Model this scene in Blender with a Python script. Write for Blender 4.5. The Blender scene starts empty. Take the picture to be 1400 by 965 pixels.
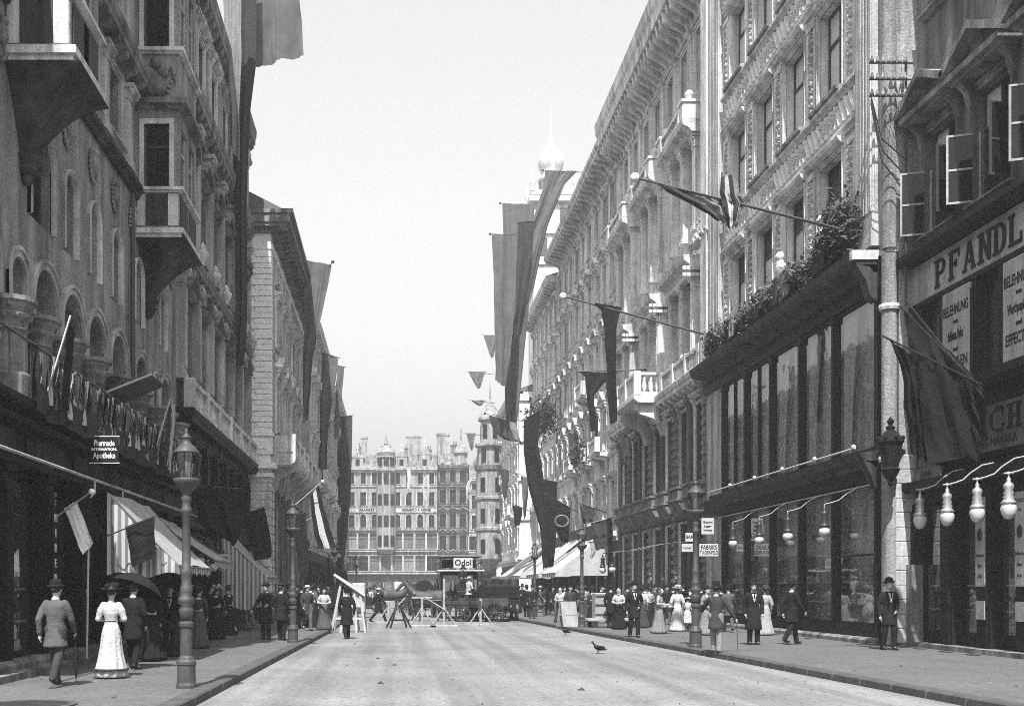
import bpy, bmesh, math, random
from mathutils import Vector, Matrix, noise
R = math.radians
PI = math.pi
rnd = random.Random(7)
scene = bpy.context.scene
COL = scene.collection

# ------------------------------------------------------------------ camera
F_PX, VX, HZ, CZ = 1500.0, 541.0, 803.0, 1.72      # focal length, vanishing point, eye height
cam_d = bpy.data.cameras.new('camera')
cam = bpy.data.objects.new('camera', cam_d); COL.objects.link(cam)
cam.location = (0, 0, CZ); cam.rotation_euler = (R(90), 0, 0)
cam_d.sensor_fit = 'HORIZONTAL'; cam_d.sensor_width = 36
cam_d.lens = 36 * F_PX / 1400
cam_d.shift_x = (700 - VX) / 1400; cam_d.shift_y = (HZ - 482.5) / 1400
cam_d.clip_start = 0.2; cam_d.clip_end = 3000
scene.camera = cam

# ------------------------------------------------------------------ sky and sun
SUN_EL, SUN_AZ = 58.0, 9.0         # sun behind the camera, a little to the left of the street axis
world = bpy.data.worlds.new('World'); scene.world = world; world.use_nodes = True
wn, wl = world.node_tree.nodes, world.node_tree.links
bg = wn['Background']
sky = wn.new('ShaderNodeTexSky'); sky.sky_type = 'NISHITA'; sky.sun_disc = False
sky.sun_elevation = R(SUN_EL); sky.sun_rotation = R(180 + SUN_AZ)
sky.altitude = 0; sky.air_density = 2.0; sky.dust_density = 4.0; sky.ozone_density = 1.0
sep = wn.new('ShaderNodeSeparateColor')              # black-and-white plate of the period: it sees the blue of the light
wl.new(sky.outputs[0], sep.inputs[0]); wl.new(sep.outputs['Blue'], bg.inputs['Color'])
bg.inputs['Strength'].default_value = 0.13
sun_d = bpy.data.lights.new('sun', 'SUN'); sun_d.energy = 5.0; sun_d.angle = R(0.6); sun_d.color = (1, 0.985, 0.965)
sun = bpy.data.objects.new('sun', sun_d); COL.objects.link(sun)
sa, ca = math.sin(R(SUN_AZ)), math.cos(R(SUN_AZ))
to_sun = Vector((-sa * math.cos(R(SUN_EL)), -ca * math.cos(R(SUN_EL)), math.sin(R(SUN_EL))))
sun.rotation_euler = to_sun.to_track_quat('Z', 'Y').to_euler(); sun.location = (0, -20, 60)
vs = scene.view_settings
vs.view_transform = 'Standard'; vs.look = 'None'; vs.gamma = 1; vs.use_curve_mapping = False
vs.exposure = 0.82
scene.render.engine = 'CYCLES'
scene.cycles.use_denoising = False; scene.cycles.filter_width = .9; scene.cycles.use_adaptive_sampling = True; scene.cycles.adaptive_threshold = .01; scene.cycles.adaptive_min_samples = 24        # the plate is grainy: keep the sampler's fine grain
scene.cycles.max_bounces = 6; scene.cycles.diffuse_bounces = 3; scene.cycles.glossy_bounces = 3
scene.cycles.transmission_bounces = 4; scene.cycles.transparent_max_bounces = 8; scene.cycles.volume_bounces = 0
scene.cycles.caustics_reflective = False; scene.cycles.caustics_refractive = False
scene.cycles.volume_max_steps = 64

def P(x, y, d):
    "photo pixel at depth d -> place in the street"
    return Vector(((x - VX) / F_PX * d, d, CZ + (HZ - y) / F_PX * d))
def ground_at(x, y, z=0.0):
    d = F_PX * (CZ - z) / (y - HZ)
    return Vector(((x - VX) / F_PX * d, d, z))

# ------------------------------------------------------------------ materials
MATS = {}
def mat(name, v, rough=.85, var=.25, scale=2.0, bump=0.0, bscale=30.0, streak=False, spec=.3, metal=0.0, fine=0.0):
    "grey procedural material: base value v, large stains var, fine grain, relief bump"
    if name in MATS: return MATS[name]
    m = bpy.data.materials.new(name); m.use_nodes = True; MATS[name] = m
    nt = m.node_tree; N, L = nt.nodes, nt.links; b = N['Principled BSDF']
    b.inputs['Roughness'].default_value = rough; b.inputs['Metallic'].default_value = metal
    b.inputs['Specular IOR Level'].default_value = spec
    g = N.new('ShaderNodeNewGeometry')
    def noise_tex(sc, det, stretch=None):
        t = N.new('ShaderNodeTexNoise'); t.inputs['Scale'].default_value = sc; t.inputs['Detail'].default_value = det
        t.inputs['Roughness'].default_value = .65
        if stretch:
            mp = N.new('ShaderNodeMapping'); mp.inputs['Scale'].default_value = stretch
            L.new(g.outputs['Position'], mp.inputs['Vector']); L.new(mp.outputs[0], t.inputs['Vector'])
        else: L.new(g.outputs['Position'], t.inputs['Vector'])
        return t
    def rng(sock, lo, hi, a=.3, c=.7):
        r = N.new('ShaderNodeMapRange'); r.inputs['From Min'].default_value = a; r.inputs['From Max'].default_value = c
        r.inputs['To Min'].default_value = lo; r.inputs['To Max'].default_value = hi; L.new(sock, r.inputs['Value']); return r.outputs[0]
    def mul(a, c):
        k = N.new('ShaderNodeMath'); k.operation = 'MULTIPLY'; L.new(a, k.inputs[0])
        if isinstance(c, float): k.inputs[1].default_value = c
        else: L.new(c, k.inputs[1])
        return k.outputs[0]
    val = rng(noise_tex(scale, 6).outputs['Fac'], v * (1 - var), v * (1 + var))
    if streak:
        s = rng(noise_tex(1.0, 5, (2.2, 2.2, .16)).outputs['Fac'], max(.35, 1 - 2.0 * var), 1 + .7 * var, .36, .62); val = mul(val, s)
    if fine:
        s = rng(noise_tex(13.0, 4).outputs['Fac'], 1 - fine, 1 + fine); val = mul(val, s)
    L.new(val, b.inputs['Base Color'])
    if bump:
        n = noise_tex(bscale, 4); bp = N.new('ShaderNodeBump'); bp.inputs['Strength'].default_value = bump
        bp.inputs['Distance'].default_value = .03; L.new(n.outputs['Fac'], bp.inputs['Height']); L.new(bp.outputs[0], b.inputs['Normal'])
    return m

def glass_mat(name, see=.75, tint=.7):
    m = bpy.data.materials.new(name); m.use_nodes = True; nt = m.node_tree; N, L = nt.nodes, nt.links
    N.remove(N['Principled BSDF']); out = N['Material Output']
    tr = N.new('ShaderNodeBsdfTransparent'); tr.inputs[0].default_value = (tint,) * 3 + (1,)
    gl = N.new('ShaderNodeBsdfGlossy'); gl.inputs['Roughness'].default_value = .03; gl.inputs[0].default_value = (.9, .9, .9, 1)
    lw = N.new('ShaderNodeLayerWeight'); lw.inputs['Blend'].default_value = .5
    pw = N.new('ShaderNodeMath'); pw.operation = 'POWER'; pw.inputs[1].default_value = 4.5; L.new(lw.outputs['Facing'], pw.inputs[0])
    fr = N.new('ShaderNodeMath'); fr.operation = 'MULTIPLY_ADD'; fr.inputs[1].default_value = .85; fr.inputs[2].default_value = .12; L.new(pw.outputs[0], fr.inputs[0])
    g = N.new('ShaderNodeNewGeometry'); t = N.new('ShaderNodeTexNoise'); t.inputs['Scale'].default_value = .9
    L.new(g.outputs['Position'], t.inputs['Vector'])
    bp = N.new('ShaderNodeBump'); bp.inputs['Strength'].default_value = .06; bp.inputs['Distance'].default_value = .1
    L.new(t.outputs['Fac'], bp.inputs['Height']); L.new(bp.outputs[0], gl.inputs['Normal'])
    mx = N.new('ShaderNodeMixShader'); L.new(fr.outputs[0], mx.inputs[0]); L.new(tr.outputs[0], mx.inputs[1]); L.new(gl.outputs[0], mx.inputs[2])
    L.new(mx.outputs[0], out.inputs['Surface']); MATS[name] = m; return m

mat('asphalt', .19, .95, .08, .8, .6, 40, fine=.30)
mat('paving', .105, .95, .14, .7, .6, 40, fine=.32)
def road_mat():
    m = MATS['asphalt']; N, L = m.node_tree.nodes, m.node_tree.links; b = N['Principled BSDF']; src = b.inputs['Base Color'].links[0].from_socket
    g = N.new('ShaderNodeNewGeometry')
    def layer(stretch, lo, hi, a, c, det=5, base=None):
        mp = N.new('ShaderNodeMapping'); mp.inputs['Scale'].default_value = stretch; L.new(g.outputs['Position'], mp.inputs['Vector'])
        t = N.new('ShaderNodeTexNoise'); t.inputs['Scale'].default_value = 1; t.inputs['Detail'].default_value = det; L.new(mp.outputs[0], t.inputs['Vector'])
        r = N.new('ShaderNodeMapRange'); r.inputs['From Min'].default_value = a; r.inputs['From Max'].default_value = c; r.inputs['To Min'].default_value = lo; r.inputs['To Max'].default_value = hi; L.new(t.outputs['Fac'], r.inputs['Value'])
        k = N.new('ShaderNodeMath'); k.operation = 'MULTIPLY'; L.new(base, k.inputs[0]); L.new(r.outputs[0], k.inputs[1]); return k.outputs[0]
    v = layer((1.6, .045, 1), .80, 1.1, .38, .6, 4, src)          # long wheel tracks
    v = layer((.28, .28, 1), .88, 1.08, .4, .6, 3, v)             # worn and swept patches
    v = layer((7, 7, 1), .68, 1.0, .30, .42, 2, v)                # damp spots and droppings
    L.new(v, b.inputs['Base Color'])
road_mat()
mat('kerb_stone', .07, .85, .3, 3, .3, 20)
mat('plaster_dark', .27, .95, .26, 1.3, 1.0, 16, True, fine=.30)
mat('plaster_deep', .17, .9, .3, 1.0, .6, 14, True, fine=.2)  # darkest plaster grade, for some walls, roofs and chimneys
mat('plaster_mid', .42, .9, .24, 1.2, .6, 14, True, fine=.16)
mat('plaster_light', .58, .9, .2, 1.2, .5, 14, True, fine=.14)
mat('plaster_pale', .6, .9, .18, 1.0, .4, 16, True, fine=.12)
mat('stone_sunlit', .82, .85, .12, 2, .4, 16, fine=.12)  # extra whiteness in the colour stands in for sunlight on the quoined corner
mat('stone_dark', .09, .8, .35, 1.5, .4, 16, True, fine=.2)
mat('stone_trim', .60, .85, .24, 2, .5, 18, True, fine=.16)
mat('stone_pale', .58, .85, .16, 2, .4, 18, fine=.12)
mat('stone_grey', .19, .85, .35, 2, .5, 18, True, fine=.2)
mat('wood_dark', .014, .5, .35, 2, .1, 20, spec=.06)
mat('wood_brown', .05, .6, .35, 2, .15, 20, True, spec=.1)
mat('wood_raw', .30, .8, .25, 3, .2, 24)
mat('frame_dark', .05, .5, .3, 3)
mat('frame_light', .40, .6, .15, 3)
mat('iron', .045, .45, .35, 5, .15, 40, metal=.3)
mat('iron_grey', .055, .5, .3, 5, .15, 40)
mat('brass', .45, .35, .2, 5, metal=.5)
mat('pane_dark', .012, .06, .5, .6, 0, spec=.25)
mat('pane_grey', .10, .08, .4, .6, 0, spec=.3)
mat('curtain', .55, .8, .15, 5, .3, 10)
mat('roof_slate', .13, .8, .25, 3, .3, 10)
mat('copper', .2, .7, .2, 3, .1, 10)
mat('white_paint', .45, .6, .1, 4)
mat('black_paint', .014, .6, .2, 4, spec=.1)
mat('gilt', .7, .4, .1, 4)
mat('cloth_black', .016, .9, .3, 3, bump=.9, bscale=11, spec=.05)
mat('cloth_dark', .045, .9, .25, 2, bump=.9, bscale=11, spec=.05)
mat('cloth_red', .105, .9, .2, 1.5, spec=.05)
mat('cloth_grey', .085, .9, .2, 3, bump=.9, bscale=11, spec=.05)
mat('cloth_mid', .2, .9, .2, 3, bump=.9, bscale=11, spec=.05)
mat('cloth_light', .30, .9, .12, 3, bump=.9, bscale=11, spec=.05)
mat('cloth_white', .42, .9, .08, 3, bump=.9, bscale=11, spec=.05)
mat('cloth_bright', .75, .9, .06, 3, bump=.5, bscale=11, spec=.05)
mat('sign_grey', .36, .9, .2, 2, .3, 16, True, fine=.2)
mat('sign_dark', .09, .9, .2, 2, .3, 16, True)
mat('skin', .36, .6, .1, 8)
mat('hair', .03, .7, .3, 10)
mat('straw', .5, .8, .15, 10)
mat('leather', .02, .4, .3, 6)
mat('opal_glass', .5, .15, .05, 5, spec=.5)
mat('leaf', .05, .7, .4, 4)
mat('leaf_pale', .14, .7, .3, 4)
mat('horse_coat', .05, .6, .3, 4)
mat('interior', .13, .9, .4, 1)
mat('goods', .45, .8, .6, 9)
glass_mat('glass'); glass_mat('lamp_glass', tint=.92)

# striped awning canvas: woven stripes running down the slope
def stripe_mat(name, a, b_, freq, axis):
    m = bpy.data.materials.new(name); m.use_nodes = True; N, L = m.node_tree.nodes, m.node_tree.links; b = N['Principled BSDF']
    b.inputs['Roughness'].default_value = .9
    tc = N.new('ShaderNodeTexCoord'); sp = N.new('ShaderNodeSeparateXYZ'); L.new(tc.outputs['Object'], sp.inputs[0])
    k = N.new('ShaderNodeMath'); k.operation = 'MULTIPLY'; k.inputs[1].default_value = freq; L.new(sp.outputs[axis], k.inputs[0])
    s = N.new('ShaderNodeMath'); s.operation = 'SINE'; L.new(k.outputs[0], s.inputs[0])
    r = N.new('ShaderNodeMapRange'); r.inputs['From Min'].default_value = -.15; r.inputs['From Max'].default_value = .15
    r.inputs['To Min'].default_value = a; r.inputs['To Max'].default_value = b_; L.new(s.outputs[0], r.inputs['Value'])
    L.new(r.outputs[0], b.inputs['Base Color']); MATS[name] = m
stripe_mat('awning_stripe', .16, .42, 42.0, 'X')
stripe_mat('awning_stripe_y', .16, .42, 42.0, 'Y')

# ------------------------------------------------------------------ mesh builder
class MB:
    def __init__(s): s.v = []; s.f = []
    def add(s, vs_, fs):
        o = len(s.v); s.v += [tuple(p) for p in vs_]; s.f += [tuple(i + o for i in q) for q in fs]; return s
    def box(s, x0, x1, y0, y1, z0, z1):
        return s.add([(x0,y0,z0),(x1,y0,z0),(x1,y1,z0),(x0,y1,z0),(x0,y0,z1),(x1,y0,z1),(x1,y1,z1),(x0,y1,z1)],
                     [(0,3,2,1),(4,5,6,7),(0,1,5,4),(1,2,6,5),(2,3,7,6),(3,0,4,7)])
    def bbox(s, x0, x1, y0, y1, z0, z1, b=.02):
        "box with chamfered vertical edges and top"
        pl = [(x0+b,y0),(x1-b,y0),(x1,y0+b),(x1,y1-b),(x1-b,y1),(x0+b,y1),(x0,y1-b),(x0,y0+b)]
        i = [(min(max(x,x0+b),x1-b), min(max(y,y0+b),y1-b)) for x,y in pl]
        vs_ = [(x,y,z0) for x,y in pl] + [(x,y,z1-b) for x,y in pl] + [(x,y,z1) for x,y in i]
        fs = [tuple(range(7,-1,-1))] + [(k,(k+1)%8,(k+1)%8+8,k+8) for k in range(8)] + [(k+8,(k+1)%8+8,(k+1)%8+16,k+16) for k in range(8)] + [tuple(range(16,24))]
        return s.add(vs_, fs)
    def prism(s, poly, a0, a1, axis='x'):
        "polygon (two other axes, in order) extruded along axis"
        n = len(poly)
        def pt(p, a):
            return (a, p[0], p[1]) if axis == 'x' else (p[0], a, p[1]) if axis == 'y' else (p[0], p[1], a)
        vs_ = [pt(p, a0) for p in poly] + [pt(p, a1) for p in poly]
        return s.add(vs_, [tuple(range(n)), tuple(range(2*n-1, n-1, -1))] + [(k, (k+1) % n, (k+1) % n + n, k + n) for k in range(n)])
    def tube(s, pts, r, seg=8, cap=True):
        pts = [Vector(p) for p in pts]; n = len(pts); rr = r if isinstance(r, (list, tuple)) else [r] * n
        vs_, fs = [], []
        up = None
        for i, p in enumerate(pts):
            t = (pts[min(i+1, n-1)] - pts[max(i-1, 0)]).normalized()
            if up is None:
                up = Vector((0,0,1)) if abs(t.z) < .9 else Vector((1,0,0))
            a = t.cross(up).normalized(); b = a.cross(t); up = b
            for k in range(seg):
                th = 2*PI*k/seg; vs_.append(p + (a*math.cos(th) + b*math.sin(th)) * rr[i])
        for i in range(n-1):
            for k in range(seg): fs.append((i*seg+k, i*seg+(k+1)%seg, (i+1)*seg+(k+1)%seg, (i+1)*seg+k))
        if cap: fs += [tuple(range(seg-1,-1,-1)), tuple((n-1)*seg+k for k in range(seg))]
        return s.add(vs_, fs)
    def lathe(s, prof, c=(0,0,0), seg=12):
        "profile of (radius, z) turned about the vertical through c"
        n = len(prof); vs_ = []; fs = []
        for (r_, z) in prof:
            for k in range(seg):
                th = 2*PI*k/seg; vs_.append((c[0]+r_*math.cos(th), c[1]+r_*math.sin(th), c[2]+z))
        for i in range(n-1):
            for k in range(seg): fs.append((i*seg+k, i*seg+(k+1)%seg, (i+1)*seg+(k+1)%seg, (i+1)*seg+k))
        fs += [tuple(range(seg-1,-1,-1)), tuple((n-1)*seg+k for k in range(seg))]
        return s.add(vs_, fs)
    def ball(s, c, r, seg=10, sx=1, sy=1, sz=1):
        n = 6; prof = [(math.sin(PI*i/n), -math.cos(PI*i/n)) for i in range(n+1)]
        vs_ = []; fs = []
        for (q, z) in prof:
            q = max(q, .01)
            for k in range(seg):
                th = 2*PI*k/seg; vs_.append((c[0]+r*sx*q*math.cos(th), c[1]+r*sy*q*math.sin(th), c[2]+r*sz*z))
        for i in range(n):
            for k in range(seg): fs.append((i*seg+k, i*seg+(k+1)%seg, (i+1)*seg+(k+1)%seg, (i+1)*seg+k))
        fs += [tuple(range(seg-1,-1,-1)), tuple(n*seg+k for k in range(seg))]
        return s.add(vs_, fs)
    def loft(s, rings):
        "rings: lists of equal length of points, closed loops"
        n = len(rings[0]); vs_ = [p for r_ in rings for p in r_]; fs = []
        for i in range(len(rings)-1):
            for k in range(n): fs.append((i*n+k, i*n+(k+1)%n, (i+1)*n+(k+1)%n, (i+1)*n+k))
        fs += [tuple(range(n-1,-1,-1)), tuple((len(rings)-1)*n+k for k in range(n))]
        return s.add(vs_, fs)
    def grid(s, nu, nv, fn):
        vs_ = [fn(i/nu, j/nv) for j in range(nv+1) for i in range(nu+1)]
        return s.add(vs_, [(j*(nu+1)+i, j*(nu+1)+i+1, (j+1)*(nu+1)+i+1, (j+1)*(nu+1)+i) for j in range(nv) for i in range(nu)])
    def mesh(s, name, m=None, smooth=False):
        me = bpy.data.meshes.new(name); me.from_pydata(s.v, [], s.f)
        if m: me.materials.append(MATS[m])
        if smooth:
            me.polygons.foreach_set('use_smooth', [True]*len(me.polygons))
        me.update(); return me
    def build(s, name, m, parent=None, loc=(0,0,0), rot=(0,0,0), smooth=False, fix=True):
        me = s.mesh(name, m, smooth)
        if fix:
            b = bmesh.new(); b.from_mesh(me); bmesh.ops.recalc_face_normals(b, faces=b.faces); b.to_mesh(me); b.free()
        return obj(name, me, parent, loc, rot)

def obj(name, data, parent=None, loc=(0,0,0), rot=(0,0,0), scale=None):
    o = bpy.data.objects.new(name, data); COL.objects.link(o)
    o.parent = parent; o.location = loc; o.rotation_euler = rot
    if scale: o.scale = scale
    return o
def tag(o, label, cat=None, group=None, kind=None):
    if label: o['label'] = label
    if cat: o['category'] = cat
    if group: o['group'] = group
    if kind: o['kind'] = kind
    return o
def thing(name, label, cat, loc=(0,0,0), rz=0.0, group=None):
    return tag(obj(name, None, None, loc, (0,0,rz)), label, cat, group)
def copy_tree(o, parent=None):
    c = o.copy(); COL.objects.link(c); c.parent = parent
    for ch in list(o.children): copy_tree(ch, c)
    return c
CACHE = {}
def shared(key, fn):
    if key not in CACHE: CACHE[key] = fn()
    return CACHE[key]
def put(name, key, fn, parent, loc=(0,0,0), rot=(0,0,0), scale=None):
    return obj(name, shared(key, fn), parent, loc, rot, scale)
def setmat(o, m):
    "material on the object, so that copies share their mesh"
    o.material_slots[0].link = 'OBJECT'; o.material_slots[0].material = MATS[m]; return o
TEXTS = []
def text(parent, s, size, loc, rot, m, sx=1.0, extrude=.01, bold=.0, align='CENTER', name='lettering'):
    c = bpy.data.curves.new(name, 'FONT'); c.body = s; c.size = size; c.extrude = extrude; c.offset = bold
    c.align_x = align; c.align_y = 'CENTER'; c.resolution_u = 3; c.materials.append(MATS[m])
    o = obj(name, c, parent, loc, rot, (sx, 1, 1)); TEXTS.append(o); return o
FACE = (PI/2, 0, PI)      # lettering on a facade, in the facade's own frame

# ------------------------------------------------------------------ ground
def sheet(name, poly, z, m, **kw):
    me = bpy.data.meshes.new(name); me.from_pydata([(x, y, z) for x, y in poly], [], [tuple(range(len(poly)))])
    me.materials.append(MATS[m]); o = obj(name, me); tag(o, None, kind='structure'); return o
sheet('road', [(-400, -60), (400, -60), (400, 900), (-400, 900)], 0.0, 'asphalt')
KERB_L = [(-3.2, -30), (-3.0, 12), (-2.92, 16), (-2.75, 26.6), (-2.5, 41), (-2.45, 60), (-2.4, 150)]
KERB_R = [(10.2, -30), (8.5, 12), (8.27, 15.9), (7.92, 24.8), (7.2, 38.7), (6.3, 57.3), (5.9, 80), (5.7, 150)]
SW = 0.13
def pavement(name, kerb, side):
    m = MB(); far = side * 20
    for (x0, y0), (x1, y1) in zip(kerb[:-1], kerb[1:]):
        a, b = x0 + side * .28, x1 + side * .28
        m.add([(a, y0, SW), (far, y0, SW), (far, y1, SW), (b, y1, SW)], [(0, 1, 2, 3)])
    o = m.build(name, 'paving'); tag(o, None, kind='structure')
    # kerb stones, about 1.1 m long each, with open joints
    n = 0
    for (x0, y0), (x1, y1) in zip(kerb[:-1], kerb[1:]):
        if y1 < 13: continue
        a, b = Vector((x0, y0, 0)), Vector((x1, y1, 0)); L = (b - a).length; k = max(1, round(L / 1.15))
        if y0 > 50: k = max(1, round(L / 6))
        ang = math.atan2(b.y - a.y, b.x - a.x)
        for i in range(k):
            p = a.lerp(b, i / k)
            st = put('kerb_stone', ('kerb', round(L / k, 3), side), lambda: MB().bbox(.008, L / k - .008, (-.30 if side > 0 else 0), (0 if side > 0 else .30), -.05, SW + .012, .025).mesh('kerb_stone', 'kerb_stone'), o, p, (0, 0, ang))
            n += 1
    return o
pavement('pavement_left', KERB_L, -1)
pavement('pavement_right', KERB_R, 1)

# ------------------------------------------------------------------ facade kit: x along the facade, y outward, z up
class Bld:
    def __init__(s, name, label, cat, side, X, y0, y1, mats=('plaster_mid', 'stone_trim'), group=None):
        s.side, s.X, s.y0, s.y1 = side, X, y0, y1; s.L = y1 - y0; s.wm, s.tm = mats
        if side == 'R': loc, rz = (X, y0, 0), PI/2
        elif side == 'L': loc, rz = (X, y1, 0), -PI/2
        else: loc, rz = (y1, X, 0), PI            # 'E': faces the camera; X is its depth, y0..y1 its span across
        s.root = thing(name, label, cat, loc, rz, group)
    def U(s, Y): return Y - s.y0 if s.side == 'R' else s.y1 - Y
    def part(s, name, m, mb, **k): return mb.build(name, m, s.root, **k)
    def wall(s, u0, u1, z0, z1, holes, t=.4, w=0.0, m=None, name='wall', mb=None):
        "wall slab with real openings; a hole is (u, z, width, height[, 'arch'])"
        M = mb or MB(); rect = []
        for h in holes:
            u, z, wd, ht = h[:4]; rect.append((u - wd/2, u + wd/2, z, z + ht))
        us = sorted({u0, u1} | {min(max(q, u0), u1) for r_ in rect for q in r_[:2]}); zs = sorted({z0, z1} | {min(max(q, z0), z1) for r_ in rect for q in r_[2:]})
        for a, b in zip(zs[:-1], zs[1:]):
            zc = (a + b) / 2; run = None
            for c, d in zip(us[:-1], us[1:]):
                uc = (c + d) / 2; solid = not any(r_[0] < uc < r_[1] and r_[2] < zc < r_[3] for r_ in rect)
                if solid: run = (run[0] if run else c, d)
                if (not solid or d == us[-1]) and run:
                    M.box(run[0], run[1], w - t, w, a, b); run = None
        for h in holes:
            if len(h) > 4 and h[4] == 'arch':
                u, z, wd, ht = h[:4]; r_ = wd / 2; zt = z + ht; n = 14
                for k in range(n):
                    t0, t1 = PI * k / n, PI * (k + 1) / n
                    p, q = (u - r_*math.cos(t0), zt - r_ + r_*math.sin(t0)), (u - r_*math.cos(t1), zt - r_ + r_*math.sin(t1))
                    M.prism([p, q, (q[0], zt), (p[0], zt)], w - t, w, 'y')
        if mb is None: return M.build(name, m or s.wm, s.root)
    def body(s, z1, depth=9.0, t=.4, m=None, w=0.0, z0=0.0):
        return MB().box(0, s.L, -depth, w - t - .004, z0, z1).build('building_body', m or s.wm, s.root)
    def run(s, name, prof, u0, u1, m=None, ret0=False, ret1=False):
        "a moulding: profile of (outward, height) drawn along the facade"
        return MB().prism(prof, u0, u1, 'x').build(name, m or s.tm, s.root)
    def band(s, u0, u1, z0, z1, proj=.12, m=None, name='string_course'):
        h = z1 - z0
        return s.run(name, [(-.05, z0), (proj*.45, z0), (proj*.6, z0 + h*.35), (proj, z0 + h*.6), (proj, z1), (-.05, z1 + .02)], u0, u1, m)
    def cornice(s, u0, u1, z0, z1, proj, m=None, brackets=0, name='cornice', bm=None):
        h = z1 - z0
        s.run(name, [(-.1, z0), (.08, z0), (.12, z0 + h*.18), (.2*proj, z0 + h*.3), (.25*proj, z0 + h*.45), (.9*proj, z0 + h*.5), (.92*proj, z0 + h*.7), (proj, z0 + h*.78), (proj*1.04, z1), (-.1, z1 + .06)], u0, u1, m)
        if brackets:
            n = max(1, int((u1 - u0) / brackets))
            for i in range(n):
                u = u0 + (i + .5) * (u1 - u0) / n
                key = ('bracket', round(h, 2), round(proj, 2), m or s.tm)
                put('bracket', key, lambda: MB().prism([(.02, 0), (.1, 0), (.2*proj, h*.1), (.8*proj, h*.28), (.85*proj, h*.46), (.02, h*.46)], -.11, .11, 'x').mesh('bracket', m or s.tm), s.root, (u, 0, z0 + .04))
    def window(s, u, z, w, h, style='plain', m=None, pane='pane_dark', hood=None, sill=True, cols=2, rows=2, setback=.24, frame='frame_dark', sur=.16, arch=False, low=False, w0=0.0):
        if pane == 'pane_dark' and not low: pane = rnd.choice(['pane_dark', 'pane_dark', 'pane_grey', ('pane_dark', 'curtain'), ('pane_grey', 'pane_dark', 'pane_dark'), ('curtain', 'pane_dark', 'pane_dark')])
        tm = m or s.tm; key = (round(w, 2), round(h, 2), tm, frame, arch, sur)
        def fr():
            M = MB(); a, b = -setback - .03, -setback + .05; r_ = w / 2; zt = h - r_ if arch else h
            M.box(-w/2, -w/2 + .07, a, b, 0, zt); M.box(w/2 - .07, w/2, a, b, 0, zt); M.box(-w/2 + .07, w/2 - .07, a, b, 0, .08)
            if arch:
                for k in range(12):
                    t0, t1 = PI*k/12, PI*(k+1)/12
                    f = lambda t, q: (-q*math.cos(t), zt + q*math.sin(t))
                    M.prism([f(t0, r_), f(t1, r_), f(t1, r_ - .07), f(t0, r_ - .07)], a, b, 'y')
            else: M.box(-w/2 + .07, w/2 - .07, a, b, h - .07, h)
            for i in range(1, cols): x = -w/2 + w*i/cols; M.box(x - .035, x + .035, a, b + .01, .08, h - .07)
            for j in range(1, rows): q = h*(.66 if rows == 2 else j/rows); M.box(-w/2 + .07, w/2 - .07, a, b + .015, q - .035, q + .035)
            return M.mesh('window', frame)
        o = put('window', ('wf', cols, rows, setback) + key, fr, s.root, (u, w0, z))
        if low:
            put('pane', ('pane1', round(w, 2), round(h, 2), arch, setback, pane), lambda: s._pane(0, w - .1, 0, h - .05, arch, setback).mesh('pane', pane), o)
        else:
            zc = [0] + [h*(.66 if rows == 2 else j/rows) for j in range(1, rows)] + [h]
            for i in range(cols):
                for j in range(rows):
                    a = arch and j == rows - 1
                    pm = pane if isinstance(pane, str) else pane[(i + j) % len(pane)]
                    cw = w / cols
                    put('pane', ('pane', round(cw, 3), round(zc[j+1] - zc[j], 3), a, setback, pm, rnd.randint(0, 2)),
                        lambda: s._pane(0, cw - .06, .02, zc[j+1] - zc[j] - .02, False, setback, rnd.uniform(-.012, .012)).mesh('pane', pm), o, (-w/2 + cw*(i + .5), 0, zc[j]))
        if sur:
            def su():
                M = MB(); e = .07
                if arch:
                    r_ = w/2; zt = h - r_
                    for q0, q1, pr in ((0, sur, e), (sur*.65, sur, e + .04)):
                        M.box(-w/2 - q1, -w/2 - q0, -.02, pr, 0, zt); M.box(w/2 + q0, w/2 + q1, -.02, pr, 0, zt)
                        for k in range(14):
                            t0, t1 = PI*k/14, PI*(k+1)/14
                            f = lambda t, q: (-q*math.cos(t), zt + q*math.sin(t))
                            M.prism([f(t0, r_ + q0), f(t1, r_ + q0), f(t1, r_ + q1), f(t0, r_ + q1)], -.02, pr, 'y')
                else:
                    for q0, q1, pr in ((0, sur*.6, e), (sur*.6, sur, e + .045)):
                        M.box(-w/2 - q1, -w/2 - q0, -.02, pr, 0, h + q0); M.box(w/2 + q0, w/2 + q1, -.02, pr, 0, h + q0); M.box(-w/2 - q1, w/2 + q1, -.02, pr, h + q0, h + q1)
                return M.mesh('surround', tm)
            put('surround', ('sur',) + key, su, o)
        if sill:
            put('sill', ('sill', round(w, 2), tm), lambda: MB().prism([(-.2, -.14), (.1, -.14), (.14, -.06), (.22, -.05), (.22, 0), (-.2, .03)], -w/2 - .22, w/2 + .22, 'x').mesh('sill', tm), o)
        if hood:
            put('hood', ('hood', hood, round(w, 2), round(h, 2), tm), lambda: s._hood(hood, w, h).mesh('hood', tm), o)
        return o
    def _pane(s, x, w, z0, z1, arch, setback, tilt=0.0):
        M = MB(); y = -setback
        if arch:
            r_ = w/2; zt = z1 - r_; pts = [(-r_, z0), (r_, z0)] + [(r_*math.cos(PI*k/12), zt + r_*math.sin(PI*k/12)) for k in range(13)]
            M.add([(a, y, b) for a, b in pts], [tuple(range(len(pts)))])
        else:
            M.add([(-w/2, y - tilt, z0), (w/2, y + tilt, z0), (w/2, y + tilt*1.5, z1), (-w/2, y - tilt*.5, z1)], [(0, 1, 2, 3)])
        return M
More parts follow.
